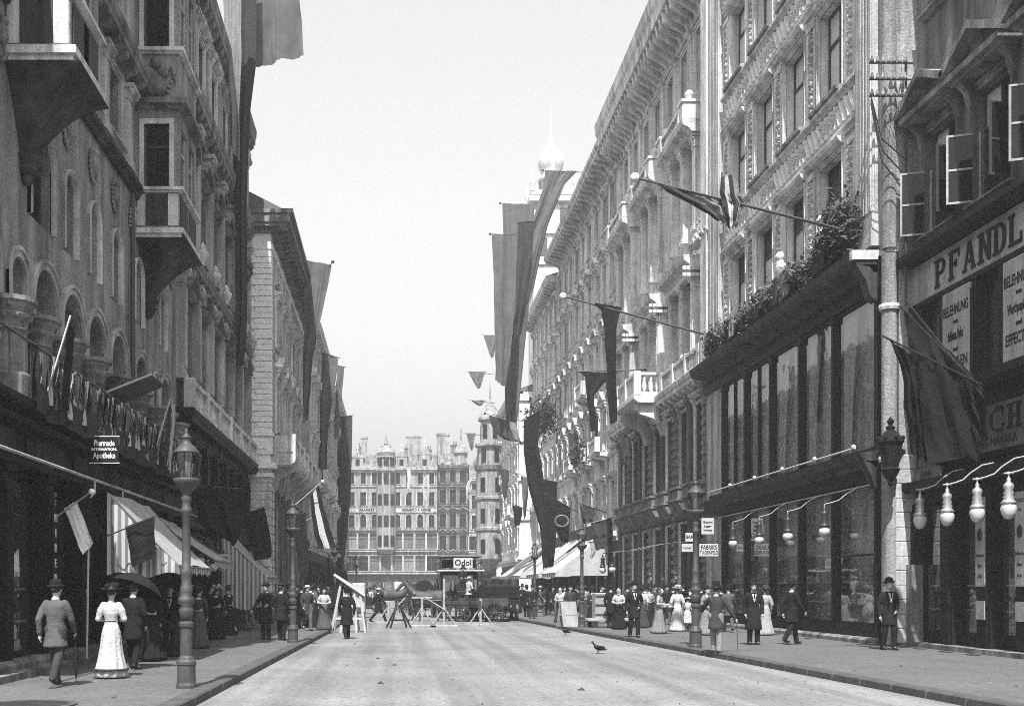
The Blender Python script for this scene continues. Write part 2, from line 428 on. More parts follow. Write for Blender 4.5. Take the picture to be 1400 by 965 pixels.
    def _hood(s, kind, w, h):
        M = MB(); a = w/2 + .34; z = h + .3; prof = [(-.05, z), (.12, z), (.3, z + .1), (.36, z + .2), (-.05, z + .24)]
        M.prism(prof, -a, a, 'x')
        for e in (-1, 1):
            x = e * (w/2 + .2)
            M.prism([(.0, z - .55), (.08, z - .5), (.12, z - .25), (.26, z - .06), (.26, z - .002), (.0, z - .002)], x - .1, x + .1, 'x')
        if kind == 'tri':
            for e in (-1, 1):
                M.prism([(e*(a + .02), z + .2), (0, z + .78), (0, z + .98), (e*(a + .1), z + .3)], -.05, .42, 'y')
            M.prism([(-a*.9, z + .24), (a*.9, z + .24), (0, z + .78)], -.05, .1, 'y')
        elif kind == 'seg':
            n = 10; f = lambda t, q: (q*(a + .05)*math.sin(t), z + .22 + (q*.62)*math.cos(t) - .0)
            for k in range(n):
                t0, t1 = -PI/2 + PI*k/n, -PI/2 + PI*(k+1)/n
                M.prism([f(t0, .86), f(t0, 1.06), f(t1, 1.06), f(t1, .86)], -.05, .42, 'y')
                M.prism([f(t0, .85), f(t1, .85), (0, z + .24)], -.05, .1, 'y')
            M.ball((0, .12, z + .48), .2, 8, 1, .6, 1)
        elif kind == 'keystone':
            M.prism([(-.14, h - .02), (.14, h - .02), (.2, z), (-.2, z)], -.05, .2, 'y'); M.ball((0, .2, h + .16), .13, 8)
        return M
    def pilaster(s, u, z0, z1, w=.5, proj=.16, flutes=0, cap=.35, base=.3, m=None, name='pilaster'):
        key = ('pil', round(z1 - z0, 2), w, proj, flutes, cap, base, m or s.tm)
        def f():
            M = MB(); h = z1 - z0
            M.box(-w/2, w/2, -.02, proj, base, h - cap)
            if flutes:
                n = flutes
                for i in range(n):
                    x = -w/2 + w*(i + .5)/n; M.box(x - w/n*.27, x + w/n*.27, proj - .01, proj + .045, base + .1, h - cap - .1)
            if base: M.box(-w/2 - .06, w/2 + .06, -.02, proj + .06, 0, base*.65); M.box(-w/2 - .03, w/2 + .03, -.02, proj + .03, base*.65, base)
            if cap:
                M.box(-w/2 - .03, w/2 + .03, -.02, proj + .03, h - cap, h - cap*.85)
                M.prism([(-.02, h - cap*.85), (proj, h - cap*.85), (proj + .05, h - cap*.5), (proj + .16, h - cap*.25), (-.02, h - cap*.25)], -w/2 - .03, w/2 + .03, 'x')
                for e in (-1, 1): M.ball((e*(w/2), proj + .06, h - cap*.38), .09, 6)
                M.box(-w/2 - .12, w/2 + .12, -.02, proj + .16, h - cap*.25, h)
            return M.mesh(name, m or s.tm)
        return put(name, key, f, s.root, (u, 0, z0))
    def balustrade(s, u0, u1, z, h=.9, w=.5, step=.34, m=None, ends=True, pier=2.4, parent=None, name='balustrade'):
        "rails, piers and separately turned balusters"
        mm = m or s.tm
        o = MB().box(u0, u1, w - .14, w + .14, z, z + .14).box(u0, u1, w - .15, w + .15, z + h - .14, z + h).build(name, mm, s.root)
        n = max(1, round((u1 - u0) / pier))
        for i in range(n + 1):
            u = u0 + (u1 - u0)*i/n
            put('pier', ('bpier', round(h, 2), mm), lambda: MB().bbox(-.17, .17, -.18, .18, 0, h + .06, .03).mesh('pier', mm), o, (u, w, z))
        k = max(1, int((u1 - u0)/step))
        for i in range(k):
            u = u0 + (u1 - u0)*(i + .5)/k
            if min(abs(u - (u0 + (u1 - u0)*j/n)) for j in range(n + 1)) < .2: continue
            put('baluster', ('balu', round(h, 2), mm), lambda: MB().lathe([(.09, 0), (.05, .05), (.11, h*.28), (.05, h*.55), (.08, h - .34), (.09, h - .28)], seg=8).mesh('baluster', mm, True), o, (u, w, z + .14))
        return o
    def relief(s, u0, u1, z0, z1, w, kind='scroll', m=None, name='relief_frieze', amp=.07, res=.055, vertical=False):
        "carved ornament, modelled as raised leaf scrolls"
        L, H = u1 - u0, z1 - z0; nu, nv = max(4, int(L/res)), max(4, int(H/res))
        sd = rnd.uniform(0, 50)
        def ht(a, b):
            if vertical: t, q, span, ac = b*H, (a - .5)*2, H, L
            else: t, q, span, ac = a*L, (b - .5)*2, L, H
            per = ac*1.15; ph = 2*PI*t/per
            if kind == 'scroll':
                c = .5*math.sin(ph); d1 = abs(q - c)
                v = math.exp(-(d1/.14)**2)
                k = math.floor(t/(per/2)); tc = (k + .5)*per/2; sg = 1 if k % 2 == 0 else -1
                rx = (t - tc)/(per*.25); ry = q + sg*.3; rr = math.hypot(rx, ry); th = math.atan2(ry, rx)
                v += .9*math.exp(-((rr - .42 - .08*math.sin(5*th + k))/.13)**2) + .8*math.exp(-(rr/.16)**2)
            elif kind == 'leaf':
                ph2 = (t + .16*math.sin(q*1.9)*(1 if int(t/1.4) % 2 else -1))/.36; v = max(0, math.cos(2*PI*ph2))**.8*1.15*(1 - .25*q*q) + .5*math.exp(-((q + .75)/.12)**2)
            else:
                rr = math.hypot((t % per - per/2)/(per/2), q); v = math.exp(-((rr - .6)/.15)**2) + math.exp(-(rr/.25)**2)
            v += .22*noise.noise(Vector((t*9 + sd, q*5, 3.1)))
            e = 1 if abs(q) < .9 and .03 < t < span - .03 else 0
            x = max(0, min(1, (v - .42)/.3))
            return amp*e*(x*x*(3 - 2*x)*.75 + .25*max(0, min(1.2, v))*(x > 0))
        hs_ = [[ht(i/nu, j/nv) for i in range(nu + 1)] for j in range(nv + 1)]; M = MB()
        M.v = [(u0 + L*i/nu, w + hs_[j][i], z0 + H*j/nv) for j in range(nv + 1) for i in range(nu + 1)]
        M.f = [(j*(nu+1)+i, j*(nu+1)+i+1, (j+1)*(nu+1)+i+1, (j+1)*(nu+1)+i) for j in range(nv) for i in range(nu) if max(hs_[j][i], hs_[j][i+1], hs_[j+1][i], hs_[j+1][i+1]) > .002]
        o = MB().box(u0, u1, w - .1, w + .003, z0, z1).build(name, 'plaster_mid', s.root)
        MB.build(M, 'carving', m or s.tm, o, smooth=True, fix=False); return o
    def statue_group(s, u, z, w, size=1.0, n=3, m=None, name='sculpture', sd=0):
        "reclining and seated figures on a pediment: one carved block of limbs and drapery"
        rr = random.Random(sd + int(u*10)); M = MB()
        for e in (-1, 1):
            x = e*.55*size
            M.ball((x, w, z + .25*size), .26*size, 8, 1.5, .9, .9); M.ball((x - e*.28*size, w, z + .55*size), .2*size, 8, .9, .8, 1.2)
            M.ball((x - e*.3*size, w + .03, z + .88*size), .11*size, 8); M.tube([(x - e*.2*size, w, z + .6*size), (x + e*.2*size, w + .1, z + .5*size), (x + e*.35*size, w + .1, z + .2*size)], [.08*size, .07*size, .05*size], 6)
            M.tube([(x, w, z + .2*size), (x + e*.5*size, w + .08, z + .3*size), (x + e*.85*size, w + .05, z + .05)], [.15*size, .11*size, .07*size], 6)
        M.ball((0, w, z + .45*size), .34*size, 8, .8, .6, 1.25); M.ball((0, w, z + .95*size), .15*size, 8, 1, .8, 1)
        for i in range(7): M.ball((rr.uniform(-.9, .9)*size, w + rr.uniform(-.05, .14), z + rr.uniform(.05, .35)*size), rr.uniform(.08, .16)*size, 6)
        return M.build(name, m or s.tm, s.root, smooth=True)

def goods_mesh(w, h, depth, n, seed, m='goods'):
    "things set out on a shop-window shelf"
    r_ = random.Random(seed); M = MB()
    for lv in range(max(1, int(h/.7))):
        z = .05 + lv*.62
        M.box(-w/2, w/2, -depth, -.18, z - .04, z)
        x = -w/2 + .1
        while x < w/2 - .12:
            q = r_.uniform(.06, .16); hh = r_.uniform(.15, .55); y = -r_.uniform(.28, depth*.7); t = r_.random()
            if t < .45: M.box(x, x + q*1.3, y - q, y, z, z + hh)
            elif t < .75: M.lathe([(q*.5, 0), (q*.6, hh*.5), (q*.22, hh*.75), (q*.26, hh)], (x + q*.6, y, z), 7)
            else: M.ball((x + q*.6, y, z + q*.6), q*.6, 7)
            x += q*1.3 + r_.uniform(.01, .12)
    x = -w/2 + .15
    while x < w/2 - .1:
        q = r_.uniform(.04, .1); ln = r_.uniform(.25, .7); M.box(x, x + q, -.5, -.47, h*1.55 - ln, h*1.55); x += q + r_.uniform(.1, .4)
    return M.mesh('display_goods', m)
def shop_window(B, u, z, w, h, frame='wood_dark', goods=True, cols=1, rows=1, depth=.9, w0=0.0, riser=.5, name='shop_window', seed=0, gm='goods'):
    "glazed show window: frame, plate-glass panes, dark box behind and goods"
    def fr():
        M = MB(); a, b = -.12, .0
        M.box(-w/2, -w/2 + .07, a, b, 0, h); M.box(w/2 - .07, w/2, a, b, 0, h); M.box(-w/2 + .07, w/2 - .07, a, b, 0, .09); M.box(-w/2 + .07, w/2 - .07, a, b, h - .09, h)
        for i in range(1, cols): x = -w/2 + w*i/cols; M.box(x - .03, x + .03, a, b, .09, h - .09)
        for j in range(1, rows): q = h*j/rows; M.box(-w/2 + .07, w/2 - .07, a, b - .002, q - .03, q + .03)
        return M.mesh(name, frame)
    o = put(name, ('sw', round(w, 2), round(h, 2), cols, rows, frame), fr, B.root, (u, w0, z))
    for i in range(cols):
        for j in range(rows):
            cw, ch = w/cols, h/rows
            put('pane', ('swp', round(cw, 2), round(ch, 2)), lambda: MB().add([(-cw/2 + .02, -.07, .02), (cw/2 - .02, -.07, .02), (cw/2 - .02, -.07, ch - .02), (-cw/2 + .02, -.07, ch - .02)], [(0, 1, 2, 3)]).mesh('pane', 'glass'), o, (-w/2 + cw*(i + .5), 0, ch*j))
    def back():
        M = MB(); d = -depth
        M.add([(-w/2, d, 0), (w/2, d, 0), (w/2, d, h), (-w/2, d, h), (-w/2, -.13, 0), (w/2, -.13, 0), (w/2, -.13, h), (-w/2, -.13, h)], [(0,1,2,3), (0,1,5,4), (2,3,7,6), (0,3,7,4), (1,2,6,5)])
        return M.mesh('display_box', 'interior')
    put('display_box', ('swb', round(w, 2), round(h, 2), depth), back, o)
    if goods:
        put('display_goods', ('swg', round(w, 2), round(h, 2), seed % 4, gm), lambda: goods_mesh(w - .2, h*.62, depth - .1, 8, seed, gm), o)
    return o

# ================================================================== LEFT SIDE
# ---- L1: the pharmacy house with round-arched windows and two oriels
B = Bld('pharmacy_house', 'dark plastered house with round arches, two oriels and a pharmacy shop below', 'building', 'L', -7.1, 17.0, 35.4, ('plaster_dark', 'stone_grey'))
L1 = B; U = B.U
ARC = [(18.6, 1.5), (20.55, .78), (22.2, 1.5), (24.05, 1.5), (25.95, 1.5), (28.0, 1.5), (30.5, 1.5), (32.15, .62), (33.6, 1.42)]
UPW = [(18.2, .85), (21.9, 1.4), (23.8, .85), (25.7, .85), (27.7, .85), (30.1, .95), (33.2, .95)]
FL3 = [18.6, 22.9, 25.2, 27.5, 34.2]
holes = [(U(y), 5.0, w, 8.12 - 5.0 - (1.5 - w)*.3, 'arch') for y, w in ARC] + [(U(y), 8.95, w, 2.0 if w > 1 else 1.75, 'arch') for y, w in UPW]
holes += [(U(y), 12.95, 1.15, 1.7) for y in FL3] + [(U(y), 16.2, 1.15, 2.2) for y in FL3]
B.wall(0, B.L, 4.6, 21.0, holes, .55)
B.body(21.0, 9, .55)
for y, w in ARC:
    h = 8.12 - 5.0 - (1.5 - w)*.3
    B.window(U(y), 5.0, w, h, arch=True, sill=False, sur=.2, setback=.47, rows=2, cols=2 if w > 1 else 1, m='plaster_mid', pane=('pane_dark',))
for y, w in UPW:
    B.window(U(y), 8.95, w, 2.0 if w > 1 else 1.75, arch=True, sill=False, sur=.055, setback=.26, cols=2 if w > 1 else 1, m='plaster_light', pane=('pane_dark',))
for y in FL3:
    B.window(U(y), 12.95, 1.15, 1.7, sur=.14, m='plaster_mid'); B.window(U(y), 16.2, 1.15, 2.2, sur=.14, m='plaster_mid', hood='flat')
# stout columns with leafy capitals between the arches
def arch_column():
    M = MB(); M.lathe([(.36, -.4), (.36, .12), (.31, .18), (.29, .85), (.31, .9), (.34, .94), (.29, .98), (.31, 1.05), (.40, 1.2), (.34, 1.24), (.42, 1.38), (.48, 1.42), (.48, 1.5)], seg=14)
    for k in range(10): M.ball((.33*math.cos(k*.628), .33*math.sin(k*.628), 1.18), .07, 6); M.ball((.37*math.cos(k*.628 + .3), .37*math.sin(k*.628 + .3), 1.36), .06, 6)
    return M.mesh('column', 'stone_grey', False)
for (y0, w0), (y1, w1) in zip(ARC[:-1], ARC[1:]):
    yc = (y0 + w0/2 + y1 - w1/2)/2
    put('column', 'archcol', arch_column, B.root, (U(yc), .16, 5.4))
put('column', 'archcol', arch_column, B.root, (U(34.75), .1, 5.4))
# painted medallions under the string course
for y in (19.6, 23.6, 25.6, 27.6, 29.4, 34.6):
    def med():
        M = MB(); M.ball((0, 0, 0), .26, 16, 1, .12, 1.35)
        for k in range(20):
            a = 2*PI*k/20; M.ball((.28*math.cos(a), .02, .38*math.sin(a)), .05, 6)
        M.ball((0, .05, .05), .16, 8, 1, .6, 1.3); M.ball((0, .07, .28), .09, 8)
        return M.mesh('medallion', 'plaster_dark', True)
    put('medallion', 'medal', med, B.root, (U(y), .03, 11.55))
B.band(0, B.L, 12.3, 12.62, .22, 'wood_brown')
B.cornice(0, B.L, 14.75, 15.5, .5, 'stone_grey', .8)
B.cornice(0, B.L, 20.0, 21.2, 1.0, 'stone_grey', .8)
for y in (17.4, 21.6, 24.05, 26.35, 28.7, 33.3, 35.0): B.pilaster(U(y), 12.64, 14.75, .5, .18, m='plaster_mid'); B.pilaster(U(y), 15.52, 20.0, .5, .18, m='plaster_mid')
for y in (24.05, 28.7): B.statue_group(U(y), 15.5, .35, .7, m='stone_grey', sd=4)
MB().tube([(U(29.2), .1, 12.2), (U(29.2), .1, 5.3)], .06, 8).build('drainpipe', 'iron_grey', B.root)
# two oriels on curved corbels
def oriel(y0, wid=2.5):
    p = 1.18; u1 = U(y0); u0 = u1 - wid       # u0 far side, u1 side towards the camera
    M = MB(); t = .16
    for z0, z1 in ((11.5, 12.56), (14.4, 16.36), (18.7, 20.0)): M.box(u0, u1, 0, p, z0, z1)
    for z0, z1 in ((12.56, 14.4), (16.36, 18.7)):
        for a, b in ((u0, u0 + .3), (u1 - .3, u1), ((u0 + u1)/2 - .15, (u0 + u1)/2 + .15)): M.box(a, b, p - t, p, z0, z1)
        for a, b in ((u0, u0 + t), (u1 - t, u1)): M.box(a, b, 0, .22, z0, z1); M.box(a, b, p - .26, p - t, z0, z1)
    o = M.build('oriel', 'plaster_dark', B.root)
    for z0, h in ((12.56, 1.84), (16.36, 2.34)):
        for a, b in ((u0 + .3, (u0 + u1)/2 - .15), ((u0 + u1)/2 + .15, u1 - .3)):
            f = MB(); f.box(a, a + .06, p - .12, p - .05, z0, z0 + h); f.box(b - .06, b, p - .12, p - .05, z0, z0 + h); f.box(a, b, p - .12, p - .05, z0 + h*.66 - .03, z0 + h*.66 + .03)
            f.build('window_frame', 'frame_light', o)
            MB().add([(a, p - .09, z0), (b, p - .09, z0), (b, p - .09, z0 + h), (a, p - .09, z0 + h)], [(0, 1, 2, 3)]).build('pane', 'pane_dark', o)
        for x in (u0 + .07, u1 - .07):
            f = MB(); f.box(x - .03, x + .03, .22, .28, z0, z0 + h); f.box(x - .03, x + .03, p - .32, p - .26, z0, z0 + h); f.box(x - .03, x + .03, .28, p - .32, z0 + h*.66 - .03, z0 + h*.66 + .03); f.box(x - .028, x + .028, .28, p - .32, z0, z0 + .07)
            f.build('window_frame', 'frame_dark', o)
            MB().add([(x, .28, z0), (x, p - .32, z0), (x, p - .32, z0 + h), (x, .28, z0 + h)], [(0, 1, 2, 3)]).build('pane', 'pane_dark', o)
    # mouldings round three sides
    for z, h, e, m in ((11.28, .24, .14, 'stone_trim'), (12.5, .14, .13, 'stone_trim'), (14.78, .24, .24, 'stone_grey'), (16.28, .16, .14, 'stone_trim'), (19.4, .5, .35, 'stone_grey')):
        f = MB(); f.box(u0 - e, u1 + e, 0, p + e, z + h*.4, z + h); f.box(u0 - e*.5, u1 + e*.5, 0, p + e*.5, z, z + h*.4); f.build('moulding', m, o)
    # panels below the sill, on the street and the near side
    for a, b in ((u0 + .12, u0 + 1.1), (u1 - 1.1, u1 - .12)): MB().box(a, b, p, p + .03, 11.66, 12.4).build('panel', 'wood_brown', o)
    MB().box(u1, u1 + .035, .04, .26, 11.6, 12.48).build('panel', 'plaster_light', o); MB().box(u1, u1 + .035, p - .3, p - .02, 11.6, 12.48).build('panel', 'plaster_light', o)
    MB().box(u1, u1 + .02, .27, p - .31, 11.62, 12.46).build('panel', 'wood_brown', o)
    # window architraves on the near side
    for z0, h in ((12.64, 1.74), (16.44, 2.2)):
        f = MB(); f.box(u1, u1 + .05, .1, .22, z0, z0 + h); f.box(u1, u1 + .05, p - .26, p - .14, z0, z0 + h); f.box(u1, u1 + .05, .1, p - .14, z0 + h, z0 + h + .14); f.build('architrave', 'plaster_light', o)
    # child-and-shield relief between the storeys
    f = MB(); c = (u1 + .03, p*.48); zz = 15.05
    f.ball((c[0], c[1], zz + .45), .26, 12, .35, 1, 1.25)
    f.lathe([(.0, 0), (.3, .06), (.34, .3), (.3, .5)], (c[0] - .22, c[1], zz + .05), 12)
    f.ball((c[0] + .06, c[1], zz + .98), .16, 10, .8, 1, 1); f.ball((c[0] + .04, c[1] - .2, zz + .72), .14, 8, .6, 1.2, 1); f.ball((c[0] + .04, c[1] + .2, zz + .72), .14, 8, .6, 1.2, 1)
    for e in (-1, 1):
        f.tube([(c[0] + .03, c[1] + e*.25, zz + .75), (c[0] + .05, c[1] + e*.45, zz + .85), (c[0] + .03, c[1] + e*.52, zz + .45)], [.06, .05, .03], 6)
        for k in range(5): f.ball((c[0], c[1] + e*(.3 + .05*k), zz + .2 + .13*k), .06, 6)
    f.build('relief', 'stone_grey', o, smooth=True)
    # corbel: quarter-round, carried down to a moulded boss on the wall
    f = MB(); n = 12; rings = []
    for k in range(n + 1):
        t = k/n; e = 1 - t; z = 11.27 - 1.45*t; q = max(.03, 1 - t**.55)
        hw = (wid/2 + .05)*(.14 + .86*(1 - t**.8)); uc = (u0 + u1)/2
        rings.append([(uc - hw, -.02, z), (uc + hw, -.02, z), (uc + hw, (p + .1)*q + .1, z), (uc - hw, (p + .1)*q + .1, z)])
    f.loft(rings); f.lathe([(.16, 0), (.24, .08), (.18, .16), (.26, .26), (.3, .34)], ((u0 + u1)/2, .08, 9.55), 12)
    f.ball(((u0 + u1)/2, .08, 9.5), .14, 8); f.build('corbel', 'wood_brown', o)
oriel(19.95, 1.9); oriel(30.0)
# shop front: fascia, posts, show windows
B.run('shop_fascia', [(-.5, 3.95), (.32, 3.95), (.32, 4.05), (.22, 4.1), (.22, 4.6), (.4, 4.68), (.46, 4.78), (-.5, 4.78)], 0, B.L, 'wood_dark')
for i in range(6):
    u = .6 + i*3.0; MB().box(u, u + 2.4, .222, .25, 4.18, 4.54).build('fascia_panel', 'wood_brown', B.root)
B.run('shop_plinth', [(-.5, 0), (.34, 0), (.34, .34), (.26, .42), (-.5, .42)], 0, B.L, 'stone_grey')
B.run('shop_step', [(-.5, 0), (.62, 0), (.62, .25), (-.5, .25)], 0, B.L, 'stone_grey')
POSTS = [17.3, 19.55, 21.9, 24.2, 26.5, 28.8, 31.1, 33.3, 35.2]
for y in POSTS:
    def po():
        M = MB(); M.box(-.24, .24, -.4, .2, 0, 3.54); M.box(-.17, .17, .2, .24, .15, 1.1); M.box(-.17, .17, .2, .24, 1.25, 3.2); M.box(-.28, .28, -.4, .27, 3.38, 3.54)
        return M.mesh('shop_post', 'wood_dark')
    put('shop_post', 'l1post', po, B.root, (U(y), 0, .42))
for i, (a, b) in enumerate(zip(POSTS[:-1], POSTS[1:])):
    shop_window(B, U((a + b)/2), .42, b - a - .5, 3.5, cols=1, rows=1, seed=i, w0=.02)
B.wall(0, B.L, 0, .42, [], .5, name='base_wall', m='stone_grey')
# narrow upright sign boards of the shop posts
for y, s_, zz in ((21.95, ['K', 'R', 'Ü', 'D'], 3.1), ):
    o = MB().box(U(y) - .13, U(y) + .13, .262, .29, .7, 3.35).build('post_sign', 'black_paint', B.root)
    for k, ch in enumerate(('M', 'I', 'R', 'E', 'D', 'I')): text(o, ch, .24, (U(y), .30, 3.1 - k*.3), FACE, 'gilt', .9)
    MB().box(U(y) - .12, U(y) + .12, .292, .31, .8, 1.25).build('poster', 'white_paint', o)
# balcony slab and railing that carries the bunting
B.run('balcony_floor', [(-.1, 4.8), (.75, 4.8), (.85, 4.86), (.85, 4.96), (-.1, 4.96)], 0, B.L, 'wood_dark')
M = MB(); M.tube([(0, .8, 5.95), (B.L, .8, 5.95)], .025, 6)
rail = M.build('balcony_rail', 'iron', B.root)
for i in range(17):
    put('rail_post', 'railpost', lambda: MB().tube([(0, 0, 0), (0, 0, .98)], .018, 5).mesh('rail_post', 'iron'), rail, (.4 + i*1.07, .8, 4.96))
# white awning rail with its brackets
MB().tube([(U(15.9), 1.05, 3.88), (U(35.3), 1.05, 3.88)], .03, 6).build('awning_rail', 'sign_grey', B.root)
for y in (20.0, 22.05, 24.3, 26.6, 31.0, 34.0):
    MB().tube([(U(y), .3, 3.9), (U(y), 1.05, 3.9)], .025, 6).build('rail_bracket', 'iron', B.root)
MB().tube([(U(22.05), 1.05, 3.86), (U(22.05), 1.05, 3.62), (U(22.02), .95, 3.5), (U(22.02), .9, .3)], .022, 6).build('awning_rod', 'white_paint', B.root)
MB().tube([(U(24.3), 1.05, 3.86), (U(24.3), 1.05, 3.5), (U(24.25), .95, 3.3), (U(24.25), .9, 2.6)], .022, 6).build('awning_rod', 'white_paint', B.root)

# ---- L2: house with giant pilasters and a balustrade above its shop
B = Bld('balustrade_house', 'tall house with hooded windows, giant pilasters and a stone balustrade above its shop', 'building', 'L', -7.1, 35.4, 52.0, ('plaster_deep', 'stone_grey'))
U = B.U; L2 = B
BAYS = [36.9 + 2.7*k for k in range(6)]
holes = []
for y in BAYS: holes += [(U(y), 8.6, 1.15, 2.5), (U(y), 13.4, 1.15, 2.4), (U(y), 19.2, 1.15, 2.2)]
B.wall(0, B.L, 7.4, 23.0, holes); B.body(23.4, 9)
for i, y in enumerate(BAYS):
    B.window(U(y), 8.6, 1.15, 2.5, hood='seg' if i % 2 else 'tri', frame='frame_light'); B.window(U(y), 13.4, 1.15, 2.4, hood='tri' if i % 2 else 'seg', frame='frame_light'); B.window(U(y), 19.2, 1.15, 2.2, hood='flat', m='stone_trim', frame='frame_light')
    B.statue_group(U(y), 16.75, .2, .55, sd=i)
for k in range(7):
    y = 35.72 + 2.68*k
    B.pilaster(U(y), 8.5, 12.2, .5, .24, 3, cap=.6, m='plaster_mid'); B.pilaster(U(y), 13.0, 17.8, .5, .22, 3, cap=.6, m='plaster_mid'); B.pilaster(U(y), 19.1, 21.9, .4, .14, m='plaster_mid')
    put('urn', 'urn', lambda: MB().lathe([(.12, 0), (.06, .1), (.2, .3), (.22, .45), (.1, .55), (.13, .62), (.02, .8)], seg=10).mesh('urn', 'stone_trim', True), B.root, (U(y), .35, 12.98))
B.cornice(0, B.L, 12.2, 12.95, .36, None, .67); B.cornice(0, B.L, 17.8, 18.9, .42, None, .67); B.cornice(0, B.L, 22.0, 23.3, .5, None, .67)
B.cornice(0, B.L, 6.7, 7.5, .6, 'wood_dark'); B.balustrade(0.2, B.L - .2, 7.55, .9, .42, .3, 'stone_trim', pier=2.7)
# glazed shop storeys of dark timber
B.run('shop_fascia', [(-.4, 3.7), (.3, 3.7), (.34, 3.8), (.2, 3.9), (.2, 4.3), (-.4, 4.3)], 0, B.L, 'wood_dark')
for k in range(8):
    y = 35.7 + 2.3*k
    put('shop_post', 'l2post', lambda: MB().box(-.2, .2, -.4, .2, .0, 6.7).box(-.14, .14, .2, .235, 4.5, 6.4).box(-.14, .14, .2, .235, .5, 3.5).mesh('shop_post', 'wood_dark'), B.root, (U(y), 0, .1))
for k in range(7):
    y = 36.85 + 2.3*k
    shop_window(B, U(y), .6, 1.9, 3.1, seed=k)
    for e in (-.5, .5):
        B.window(U(y) + e, 4.32, .94, 2.36, pane=('curtain', 'curtain', 'pane_grey') if k % 2 else 'curtain', cols=1, rows=2, sur=0, sill=False, setback=.1)
B.wall(0, B.L, 0, .6, [], .4, name='base_wall', m='stone_grey')

# ---- L3: quoined corner house that steps forward
B = Bld('quoined_house', 'pale house with banded corner stones, wide eaves and a stone corner balcony', 'building', 'L', -5.93, 52.0, 70.0, ('plaster_mid', 'stone_sunlit'))
U = B.U; L3 = B
BAYS = [54.6 + 2.75*k for k in range(6)]
holes = []
for y in BAYS: holes += [(U(y), 9.4, 1.2, 2.5), (U(y), 13.6, 1.2, 2.1), (U(y), 16.7, 1.1, 1.3), (U(y), 1.2, 1.7, 5.2, 'arch')]
B.wall(0, B.L - .4, 0, 19.0, holes); MB().box(0, B.L, -9, -.404, 0, 19.0).build('building_body', 'stone_sunlit', B.root); MB().box(B.L - .4, B.L, -.4, 0, 0, 19.0).build('corner_wall', 'stone_sunlit', B.root)
for i, y in enumerate(BAYS):
    B.window(U(y), 9.4, 1.2, 2.5, hood='tri', m='stone_trim'); B.window(U(y), 13.6, 1.2, 2.1, hood='flat', m='stone_trim'); B.window(U(y), 16.7, 1.1, 1.3, m='stone_trim', rows=1)
    B.window(U(y), 1.2, 1.7, 5.2, arch=True, m='stone_grey', sill=False)
Lq = B.L
# corner stones: alternate long and short blocks on the face that looks down at the camera, returned on the street front
k = 0; z = 9.05
while z < 17.6:
    lg = 1.06 if k % 2 == 0 else .74
    put('quoin', ('quoin', lg), lambda: MB().bbox(-.34, .06, -lg, .06, 0, .23, .02).mesh('quoin', 'stone_sunlit'), B.root, (Lq, 0, z)); z += .262; k += 1
    if 13.3 < z < 13.6:
        MB().box(Lq - .4, Lq + .09, -1.17, .09, z + .01, z + .17).build('string_course', 'stone_sunlit', B.root); z += .2
k = 0; z = .7
while z < 6.9:
    put('rusticated_block', 'rust', lambda: MB().bbox(-1.2, .07, -1.17, .07, 0, .34, .03).mesh('rusticated_block', 'stone_trim'), B.root, (Lq, 0, z)); z += .40
MB().box(Lq - .6, Lq + .12, -1.17, .12, 0, .66).build('plinth', 'stone_grey', B.root)
for z0, z1, e in ((6.95, 7.15, .14), (7.35, 7.6, .3), (8.05, 8.15, .1)): MB().box(Lq - .5, Lq + e, -1.17, e, z0, z1).build('string_course', 'stone_sunlit', B.root)
MB().box(Lq - .3, Lq + .12, -1.0, .1, 8.16, 8.86).build('parapet_panel', 'stone_sunlit', B.root); MB().box(Lq - .4, Lq + .2, -1.17, .16, 8.88, 9.02).build('parapet_cap', 'stone_sunlit', B.root)
MB().box(Lq - .3, Lq + .18, -.85, -.15, 8.3, 8.72).build('parapet_panel', 'stone_sunlit', B.root)
# street balcony on brackets
B.run('balcony_floor', [(-.1, 7.55), (.9, 7.55), (1.15, 7.7), (1.2, 7.95), (-.1, 7.95)], 2.0, Lq - .1, 'stone_trim')
B.balustrade(2.1, Lq - .3, 7.95, 1.0, 1.0, .34, 'stone_trim', pier=2.7)
MB().box(Lq - .28, Lq - .1, .17, 1.18, 7.95, 8.95).build('balcony_end', 'stone_trim', B.root)
MB().box(Lq - .12, Lq - .06, .3, 1.05, 8.15, 8.75).build('balcony_panel', 'stone_trim', B.root)
for y in BAYS: put('bracket', 'l3br', lambda: MB().prism([(0, -1.2), (.15, -1.1), (.3, -.5), (.95, -.2), (1.0, 0), (0, 0)], -.16, .16, 'x').mesh('bracket', 'stone_trim'), B.root, (U(y) + 1.3, 0, 7.54))
B.band(0, Lq, 12.9, 13.1, .12, 'stone_trim')
# broad eaves, carried round the corner
for z0, z1, e in ((17.75, 17.95, .1), (18.5, 18.75, .3), (18.75, 18.9, .8), (18.9, 19.3, .95), (19.3, 19.5, 1.1)):
    MB().box(-.1, Lq + e*.5, -9, e, z0, z1).build('eaves', 'stone_grey' if e > .2 else 'stone_sunlit', B.root)
for i in range(22): put('bracket', 'l3eb', lambda: MB().prism([(.02, 0), (.2, .02), (.7, .17), (.7, .24), (.02, .24)], -.1, .1, 'x').mesh('bracket', 'stone_grey'), B.root, (.5 + i*.8, 0, 18.5))
MB().prism([(.9, 19.5), (-9, 19.5), (-9, 21.5), (-4, 22.0)], 0, Lq, 'x').build('roof', 'roof_slate', B.root)

